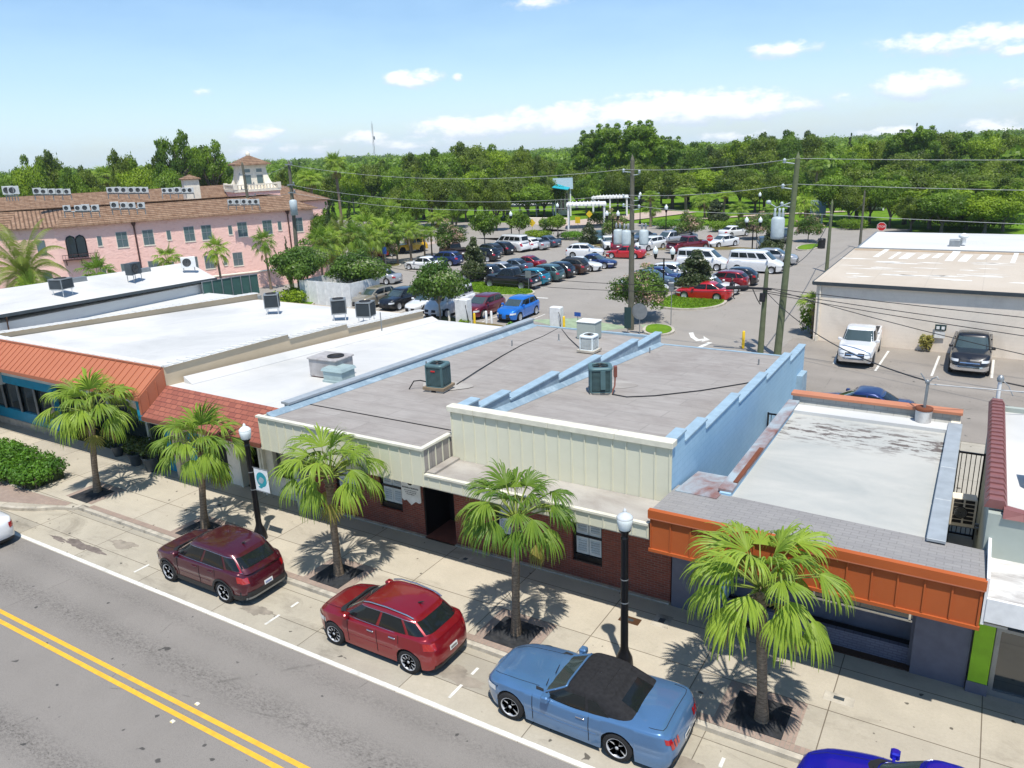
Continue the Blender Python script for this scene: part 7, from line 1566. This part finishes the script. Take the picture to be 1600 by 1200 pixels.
proto('fan1', fan_proto('fan_palm',3.6,1.9,26,14,12), 1.9, 5.2)
proto('fan2', fan_proto('cabbage_palm',8.5,2.1,48,14,13,'leaf_palm',.24,14), 2.3, 10.4)
proto('fan3', fan_proto('cabbage_palm',3.0,2.6,40,13,14,'leaf_palm',.2,8), 2.6, 5.0)
proto('date1', date_proto('date_palm',4.2,3.2,46,15), 3.2, 6.6)
CAT = dict(oak1='oak tree',oak2='oak tree',bright1='tree',mid1='tree',tall1='tree',open1='tree',street1='tree',crape1='flowering tree',mag1='magnolia',small1='tree',cyp1='cypress',fan1='palm tree',fan2='palm tree',fan3='palm tree',date1='palm tree')
def plant(key, x, y, R, H, label, group=None, rz=None, z=0):
    o, R0, H0 = PROTO[key]; s = (R/R0, R/R0, H/H0); rz = rnd.uniform(0,6.28) if rz is None else rz
    if key in used: return copy_tree(o, (x,y,z), rz, label, group, s)
    used.add(key); o.location = (x,y,z); o.rotation_euler = (0,0,rz); o.scale = s; tag(o, label, CAT[key], group); return o
def tree_px(key, px, by, ty, wpx, label, group=None, dist=None):
    if dist is None: x, y = at(px, by); dist = math.hypot(x,y)
    else: x, y = along(px, dist)
    H = height(px, ty, dist); R = wpx/2*math.hypot(dist,CAMH)/F_PX*.93; return plant(key, x, y, R, max(H,1.5), label, group)
# trees one can tell apart in and round the car park
GT = 'trees in the car park'; GC = 'flowering crape myrtles'; GM = 'dark magnolias with pale flowers'
tree_px('street1',540,478,393,95,'leafy tree with pink tinged right side beside the white enclosure',GT,72); tree_px('street1',688,505,406,90,'green tree in front of the white van, nearest the white roof',GT); tree_px('street1',448,474,382,84,'green tree beside the left utility pole',GT,74)
tree_px('mag1',742,441,372,42,'dark conical magnolia on the grass island',GM); tree_px('crape1',1003,500,416,98,'pink flowering tree behind the transformer pole',GC); tree_px('mag1',1093,466,392,66,'magnolia with pale flowers on the island by the red sedan',GM,68.5)
tree_px('mag1',921,388,348,32,'brown-leaved magnolia left of the transformers',GM); tree_px('crape1',703,402,343,54,'pale flowering tree left of the dark magnolia',GC); tree_px('small1',758,397,329,50,'round green tree over the white van',GT); tree_px('small1',812,384,330,42,'green street tree left of the yellow sign',GT)
tree_px('crape1',958,386,327,42,'flowering tree left of the transformer pole',GC,106); tree_px('crape1',1077,378,329,46,'flowering tree above the far dark red pickup',GC); tree_px('crape1',1190,372,332,56,'green flowering tree behind the far right cars',GC,108); tree_px('crape1',1262,378,334,46,'tan flowering tree right of the leaning pole',GC); tree_px('mag1',1206,398,352,36,'dark magnolia just left of the leaning pole',GM)
tree_px('small1',872,375,335,34,'round clipped tree across the street',GT)
for i,(px,by,ty,w) in enumerate([(603,418,360,34),(622,414,350,40),(643,408,345,44),(664,403,350,36),(675,399,352,30)]): tree_px('fan1',px,by,ty,w,'%s palm from the left along the verge by the white sedan'%ORD[i+1],'palms on the verge of the cross street')
for i,(px,by,ty,w,k,d) in enumerate([(233,424,384,44,'fan1',78),(318,424,370,44,'fan1',80),(397,428,358,42,'fan1',82),(118,430,402,58,'fan1',68),(483,410,352,48,'fan3',84),(540,400,345,50,'fan3',88)]): tree_px(k,px,by,ty,w,('%s palm from the left along the front of the pink hotel'%ORD[i+1]),'palms before the pink hotel',d)
tree_px('date1',2,430,345,110,'large feathery palm at the left edge before the pink hotel',None,62); tree_px('fan3',5,440,425,44,'small bright palm low at the left edge',None,60)
tree_px('fan2',524,330,237,38,'tall single cabbage palm standing above the treeline near the radio mast',None,125)
for i,(px,ty,d,w,k) in enumerate([(502,318,93,16,'cyp1'),(512,305,100,14,'cyp1'),(536,312,102,12,'cyp1'),(430,372,80,8,'cyp1')]): tree_px(k,px,0,ty,w,'%s dark cypress from the left beside the hotel garden'%ORD[i+1] if i else 'dark cypress just right of the hotel corner','cypresses by the hotel',d)
# garden between hotel and street
tree_px('mid1',490,0,330,46,'bushy tree at the right corner of the pink hotel',None,98)
for i,(px,ty,d,w,k) in enumerate([(560,330,98,60,'fan3'),(585,340,96,55,'fan3'),(545,350,92,50,'date1'),(520,335,96,50,'date1'),(610,330,104,60,'mid1'),(500,352,86,46,'fan3'),(565,352,90,40,'fan3'),(632,338,104,40,'fan3'),(600,350,93,30,'crape1')]): tree_px(k,px,0,ty,w,'%s clump of the lush garden right of the pink hotel'%ORD[i+1],'garden palms and shrubs by the hotel',d)
LM = [(0,'the left picture edge'),(160,'the left half of the hotel roof'),(300,'the little roof turret'),(395,'the bell tower'),(524,'the tall cabbage palm'),(585,'the radio mast'),(700,'the pale flowering tree'),(760,'the round green tree over the white van'),(878,'the teal pavilion roof'),(986,'the transformer pole'),(1108,'the near stop sign'),(1245,'the leaning pole'),(1352,'the thin distant pole'),(1392,'the far stop sign'),(1496,'the roof ventilator')]
cnt = {}
def lm_label(px, what, row):
    row = {'nearer park trees':'middle row','far treeline':'far treeline'}[row]
    j = max(i for i,(x,n) in enumerate(LM) if x <= max(0,px)); key = (j,what,row); cnt[key] = cnt.get(key,0)+1
    return '%s %s right of %s, %s'%(ORD[cnt[key]],what,LM[j][1],row)
WH = dict(oak1='dark oak',oak2='spreading oak',bright1='bright green tree',mid1='mid green tree',tall1='tall full tree',open1='open airy tree',fan2='cabbage palm',fan3='low palm',date1='feathery palm',fan1='small palm',cyp1='dark spire tree',mag1='dark conical tree',crape1='flowering tree')
rowsT = []
# middle row: trees of the park behind the car park (px, top, width px, distance, kind)
mid = [(640,300,60,150,'mid1'),(668,288,70,140,'oak1'),(700,290,76,135,'oak2'),(738,262,92,150,'bright1'),(790,285,90,148,'oak2'),(838,285,66,160,'bright1'),(770,300,60,128,'oak1'),(822,300,92,146,'mid1'),
       (915,300,52,152,'mid1'),(1018,298,34,126,'fan2'),(1052,268,90,160,'oak2'),(1100,262,84,165,'bright1'),(1075,292,40,135,'fan2'),(1105,300,50,140,'fan3'),(1135,298,36,140,'fan2'),(1122,312,40,128,'mag1'),
       (1160,262,90,160,'oak1'),(1200,270,70,150,'oak2'),(1182,290,60,170,'mid1'),(1222,300,56,138,'oak1'),(1280,245,34,150,'fan2'),(1268,300,50,124,'fan3'),(1296,285,50,138,'fan2'),(1310,300,70,126,'mid1'),(1320,270,80,160,'oak1'),
       (1350,290,80,135,'oak2'),(1390,265,80,165,'bright1'),(1428,292,110,128,'oak1'),(1405,305,60,122,'mid1'),(1470,318,90,122,'bright1'),(1530,322,90,122,'mid1'),(1590,320,80,120,'bright1'),(1450,275,90,175,'oak2'),
       (1510,300,34,150,'fan2'),(1528,285,34,158,'fan2'),(1552,282,40,155,'fan2'),(1575,290,36,160,'fan2'),(1590,278,40,165,'fan2'),(1500,310,50,140,'mid1'),
       (600,312,60,125,'fan3'),(575,318,50,118,'mid1'),
       (620,305,60,150,'oak1'),(655,300,70,158,'oak2'),(690,300,64,155,'mid1'),(722,300,60,146,'oak1'),(752,296,60,158,'oak2'),(848,300,60,150,'oak1'),(868,308,50,158,'mid1'),(900,285,60,165,'oak1'),(940,288,60,160,'mid1'),(965,295,50,158,'oak2'),(1000,285,60,168,'oak1'),
       (1035,288,70,170,'mid1'),(1078,280,70,172,'oak1'),(1140,280,70,172,'oak2'),(1185,300,60,148,'oak1'),(1240,292,60,150,'mid1'),(1262,280,60,160,'oak2'),(1338,305,50,124,'oak1'),(1372,300,60,128,'mid1'),(1475,290,80,150,'oak1'),(1545,295,80,160,'oak2'),(1600,300,70,140,'oak1'),(1490,325,80,116,'mid1'),(1560,325,90,117,'bright1'),(1440,325,60,116,'oak1'),
       (1020,312,40,132,'fan3'),(1160,315,40,130,'fan3'),(1215,318,36,128,'fan3'),(640,322,46,122,'mid1'),(680,325,44,124,'fan3'),(706,322,40,126,'mid1')]
for (px,ty,w,d,k) in sorted(mid, key=lambda a:a[0]): tree_px(k,px,0,(ty-(12+rnd.uniform(0,22)) if (ty >= 278 and k in('oak1','oak2','mid1','bright1')) else ty),w*rnd.uniform(.8,1.0),lm_label(px,WH[k],'nearer park trees'),'nearer park trees',d)
back = [(15,262,60,165,'mid1'),(45,255,56,160,'bright1'),(75,250,60,170,'oak1'),(105,262,44,150,'mid1'),(130,262,56,160,'oak1'),(165,268,56,165,'fan2'),(195,246,60,150,'oak1'),(215,258,56,145,'bright1'),(240,250,50,150,'oak2'),
        (275,207,70,150,'open1'),(325,222,76,155,'open1'),(300,240,80,160,'oak1'),(260,255,60,140,'mid1'),(345,258,50,160,'oak1'),(365,262,50,150,'mid1'),
        (440,270,60,170,'oak1'),(470,265,60,165,'mid1'),(482,262,46,135,'fan2'),(505,272,50,170,'oak1'),(545,262,56,180,'bright1'),(575,258,70,185,'oak1'),(612,262,60,180,'mid1'),(650,250,66,190,'oak1'),(690,240,70,185,'mid1'),(735,232,80,190,'oak1'),(775,230,70,195,'bright1'),
        (815,240,60,190,'oak1'),(850,248,60,190,'oak2'),(885,250,60,185,'mid1'),(920,205,70,185,'tall1'),(955,195,80,182,'tall1'),(1005,190,90,178,'tall1'),(1045,215,60,190,'tall1'),(985,250,70,165,'oak2'),(935,262,60,165,'mid1'),(1020,262,60,170,'oak1'),
        (1085,232,60,200,'mid1'),(1120,228,70,205,'oak1'),(1160,222,70,205,'bright1'),(1195,208,70,200,'oak1'),(1235,215,60,200,'mid1'),(1270,218,60,205,'oak1'),(1310,222,60,205,'mid1'),(1345,215,60,205,'bright1'),(1380,216,60,205,'oak1'),
        (1412,204,60,200,'tall1'),(1445,198,60,200,'tall1'),(1480,205,66,205,'oak1'),(1520,214,66,205,'mid1'),(1555,212,60,200,'bright1'),(1590,216,60,200,'oak1'),(1240,240,60,185,'mid1'),(1330,245,60,185,'mid1'),(1420,245,66,185,'oak1'),(1500,248,66,190,'mid1'),(1565,250,66,190,'oak1'),
        (1432,195,12,206,'cyp1'),(1330,210,12,206,'cyp1')]
for (px,ty,w,d,k) in sorted(back, key=lambda a:a[0]): tree_px(k,px,0,ty+(rnd.uniform(-9,5) if k not in ('cyp1','open1','tall1') else 0),w*rnd.uniform(.75,1.0),lm_label(px,WH[k],'far treeline'),'far treeline',d)
# distant wood that reads as one mass
def wood():
    rs = np.random.RandomState(77); blobs = []
    for d0,n,top in ((225,130,8.8),(260,130,9.4),(310,145,10.2),(400,160,10.8),(520,170,11.4),(700,190,12.0)):
        for k in range(n):
            px = -350+2500*(k+rs.rand())/n; d = d0*(1+.08*rs.normal()); x, y = along(px,d); r = min(6.5,d0*.012)*(.8+.5*rs.rand())+1.2; h = top*(.80+.20*rs.rand())-.15*r+(.03*(d-400) if px < 300 and d > 400 else 0)*0
            for zz in (.9,.55): blobs.append(((x,y,h-r*(.6 if zz > .8 else 1.5)),(r,r,r*.75),rs.rand()))
    P,N,T = crown_pts(blobs, 5.0, rs); o = leaf_mesh('distant_wood',P,N,1.0,T,'leaf_mid',None,1.4,rs); tag(o,'mass of distant green woodland along the horizon','woodland',None,'stuff')
wood()
# shrubs and hedges
def leafy(name, blobs, density, leaf, size, label, cat, loc_=(0,0,0), stem=True, seed=3, kind=None, group=None):
    rs = np.random.RandomState(seed); P,N,T = crown_pts(blobs,density,rs); t = thing(name,label,cat,loc_,0,group); leaf_mesh('foliage',P,N,size,T,leaf,t,1.4,rs)
    m = MB()
    for c,r,_ in blobs[::2]: m.tube([(c[0],c[1],-.02),(c[0]+.05,c[1],c[2])],.03,5)
    m.build('stem','bark',t); return t
bl = []; rs_ = np.random.RandomState(9)
for k in range(90):
    x = rs_.uniform(-9.5,0); y = rs_.uniform(-1.0,1.0)*(1 if x < -1.2 else .8); 
    bl.append(((x,y,.48+rs_.rand()*.12),(.42,.42,.36),rs_.rand()*.8))
H_ = leafy('hedge',bl,330,'leaf_hedge',.085,'clipped green hedge at the left by the kerb bulb','hedge',(-32.35,15.2,0)); 
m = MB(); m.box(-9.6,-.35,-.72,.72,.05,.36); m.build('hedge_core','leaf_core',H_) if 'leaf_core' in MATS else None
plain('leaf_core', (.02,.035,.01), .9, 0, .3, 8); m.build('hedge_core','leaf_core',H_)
def shrub_px(px, py, w, h, leaf, lab, seed, dens=90, size=.14, elong=1., cat='shrub'):
    x,y = at(px,py); d = math.hypot(x,y); R = w/2*d/F_PX; rs = np.random.RandomState(seed); b = []
    for k in range(12): b.append(((rs.uniform(-R,R)*.7*elong,rs.uniform(-.6,.6)*R,h*.5),(R*.45,R*.45,h*.5),rs.rand()))
    return leafy('shrub',b,dens,leaf,size,lab,cat,(x,y,.12),seed=seed,group='shrubs round the car park')
shrub_px(900,374,44,1.0,'leaf_hedge','bright low planting by the brown magnolia',21); shrub_px(840,372,50,.9,'leaf_bright','low shrubs on the corner across the street',22); shrub_px(855,360,30,1.8,'leaf_mid','round bush beside the beige planter wall',23); shrub_px(930,352,30,2.0,'leaf_mid','dark bush right of the slatted pergola',24)
shrub_px(1040,357,50,1.2,'leaf_hedge','clipped hedge on the lawn above the far cars',25); shrub_px(1125,362,40,1.3,'leaf_mid','hedge behind the white far sedan',26); shrub_px(1165,360,40,1.3,'leaf_dark','reddish hedge right of the white far sedan',27); shrub_px(460,474,60,1.2,'leaf_bright','low bright shrubs round the left utility pole',28); shrub_px(1262,520,26,1.6,'leaf_mid','dark shrub at the corner of the tan wall',29); shrub_px(1445,549,18,.9,'leaf_palm_dry','grassy tuft at the foot of the tan wall',30,200,.12); shrub_px(1500,352,130,1.6,'leaf_bright','light flowering hedge behind the pale grey roof',31,40,.2); shrub_px(1330,358,40,1.2,'leaf_mid','shrubs beside the distant drive',32); shrub_px(800,520,18,.6,'leaf_hedge','small shrub before the bright blue SUV',33,200,.09); shrub_px(725,512,20,.5,'leaf_mid','low plants under the green tree',34,200,.09)
tree_px('fan1',1268,522,455,52,'young palm at the corner of the tan building',None)
for i,(x,y,s) in enumerate([(-31.2,18.3,1.0),(-29.9,18.2,1.2),(-33.0,18.6,.9)]):
    rs = np.random.RandomState(60+i); t = thing('potted_plant','%s potted bush from the left in the recess of the teal shop'%ORD[i+1],'potted plant',(x,y,0),0,'potted plants by the teal shop'); m = MB(); m.lathe([(.2*s,0),(.3*s,.5*s),(.33*s,.55*s),(.27*s,.55*s),(.25*s,.45*s),(.001,.45*s)],14); m.build('pot','dark_grey_metal',t); P,N,T = crown_pts([((0,0,.85*s),(.4*s,.4*s,.42*s),.4)],420,rs); leaf_mesh('foliage',P,N,.09,T,'leaf_dark',t,1.5,rs)
# loose things: leaves and bits on pavement and lawn tufts on the near islands
def tufts(inner, z, seed, lab):
    rs = np.random.RandomState(seed); xs = [p[0] for p in inner]; ys = [p[1] for p in inner]; c = np.array([sum(xs)/len(xs),sum(ys)/len(ys)]); n = 3500; P = []
    for _ in range(n):
        i = rs.randint(len(inner)); a = np.array(inner[i]); b = np.array(inner[(i+1)%len(inner)]); u = rs.rand(); q = (a+(b-a)*u); r = math.sqrt(rs.rand()); p = c+(q-c)*r*.98; P.append((p[0],p[1],z+.03))
    P = np.array(P); N = np.tile([0,.6,.5],(n,1)); o = leaf_mesh('island_grass',P,N,.11,rs.rand(n),'leaf_grass',None,.8,rs); tag(o,lab,'grass',None,'stuff')
tufts(ISL[0][0],ISL[0][1],1,'short grass on the island by the red sedan'); tufts(ISL[1][0],ISL[1][1],2,'short grass on the island by the dark magnolia')

# ---------------- a person by the red sedan ----------------
def person(x, y, rz, label):
    t = thing('person', label, 'person', (x,y,0), rz); J = {}
    pts = dict(pel=(0,0,.95),ch=(0,.02,1.25),nk=(0,.01,1.47),hd0=(0,.0,1.56),hd1=(0,.01,1.72),sl=(-.19,0,1.40),el=(-.24,.02,1.13),wl=(-.25,-.1,.90),sr=(.19,0,1.40),er=(.24,-.04,1.13),wr=(.22,-.2,.96),hl=(-.10,0,.90),kl=(-.11,-.03,.50),al=(-.12,.02,.09),fl=(-.13,-.14,.04),hr=(.10,0,.90),kr=(.12,-.08,.50),ar=(.13,-.10,.09),fr=(.14,-.26,.04))
    rad = dict(pel=.15,ch=.15,nk=.055,hd0=.08,hd1=.10,sl=.07,el=.048,wl=.032,sr=.07,er=.048,wr=.032,hl=.10,kl=.065,al=.042,fl=.04,hr=.10,kr=.065,ar=.042,fr=.04)
    E = [('pel','ch'),('ch','nk'),('nk','hd0'),('hd0','hd1'),('ch','sl'),('sl','el'),('el','wl'),('ch','sr'),('sr','er'),('er','wr'),('pel','hl'),('hl','kl'),('kl','al'),('al','fl'),('pel','hr'),('hr','kr'),('kr','ar'),('ar','fr')]
    for s_,w in ((-1,'wl'),(1,'wr')):
        p = Vector(pts[w]); hnd = 'h'+w; pts[hnd] = tuple(p+Vector((0,-.03,-.08))); rad[hnd] = .028; E.append((w,hnd))
        for k in range(4): n = 'f%s%d'%(w,k); pts[n] = tuple(p+Vector((s_*(-.03+.02*k),-.05,-.165+.008*abs(k-1.5)))); rad[n] = .009; E.append((hnd,n))
        n = 't'+w; pts[n] = tuple(p+Vector((-s_*.04,-.06,-.10))); rad[n] = .010; E.append((hnd,n))
    names = list(pts); me = bpy.data.meshes.new('body'); me.from_pydata([pts[n] for n in names],[(names.index(a),names.index(b)) for a,b in E],[]); o = bpy.data.objects.new('body',me); COL.objects.link(o); o.parent = t; me.materials.append(MATS['dark_cloth'])
    sk = o.modifiers.new('skin','SKIN'); 
    for i,n in enumerate(names): v = me.skin_vertices[0].data[i]; v.radius = (rad[n],rad[n]*.85); v.use_root = (n == 'pel')
    su = o.modifiers.new('sub','SUBSURF'); su.levels = su.render_levels = 2
    m = MB(); m.lathe([(.001,1.54),(.07,1.56),(.092,1.64),(.09,1.72),(.05,1.79),(.001,1.80)],14); m.lathe([(.001,-.03),(.018,0),(.001,.03)],6,(0,-.10,1.66)); m.build('face','skin_tone',t)
    m = MB(); m.lathe([(.097,1.66),(.102,1.72),(.07,1.80),(.001,1.82)],14,(0,.015,0)); m.build('hair','black_plastic',t)
    for sx in (-.035,.035): m = MB(); m.lathe([(.001,-.01),(.012,0),(.001,.01)],6,(sx,-.088,1.68)); m.build('eye','interior_dark',t)
    m = MB(); m.box(-.025,.025,-.094,-.088,1.605,1.613); m.build('mouth','tail_red',t)
    return t
plain('dark_cloth', (.02,.022,.03), .9, 0, .2); plain('skin_tone', (.35,.20,.14), .6, 0, .05)
person(*at(1143,467), R_(60), 'person in dark clothes standing at the tail of the dark red sedan')

# ---------------- air ----------------
hm = bpy.data.materials.new('haze'); hm.use_nodes = True
for n in list(hm.node_tree.nodes):
    if n.type == 'BSDF_PRINCIPLED': hm.node_tree.nodes.remove(n)
pv = hm.node_tree.nodes.new('ShaderNodeVolumePrincipled'); pv.inputs['Color'].default_value = (.86,.93,1,1); pv.inputs['Density'].default_value = .00016; pv.inputs['Anisotropy'].default_value = .2
hm.node_tree.links.new(pv.outputs[0], [n for n in hm.node_tree.nodes if n.type == 'OUTPUT_MATERIAL'][0].inputs['Volume']); MATS['haze'] = hm
hz_ = MB(); hz_.box(-1500,1200,-120,1300,-1.3,42); o = hz_.build('haze','haze'); o['kind'] = 'stuff'; o['label'] = 'thin bright summer air over the whole place'; o['category'] = 'haze'
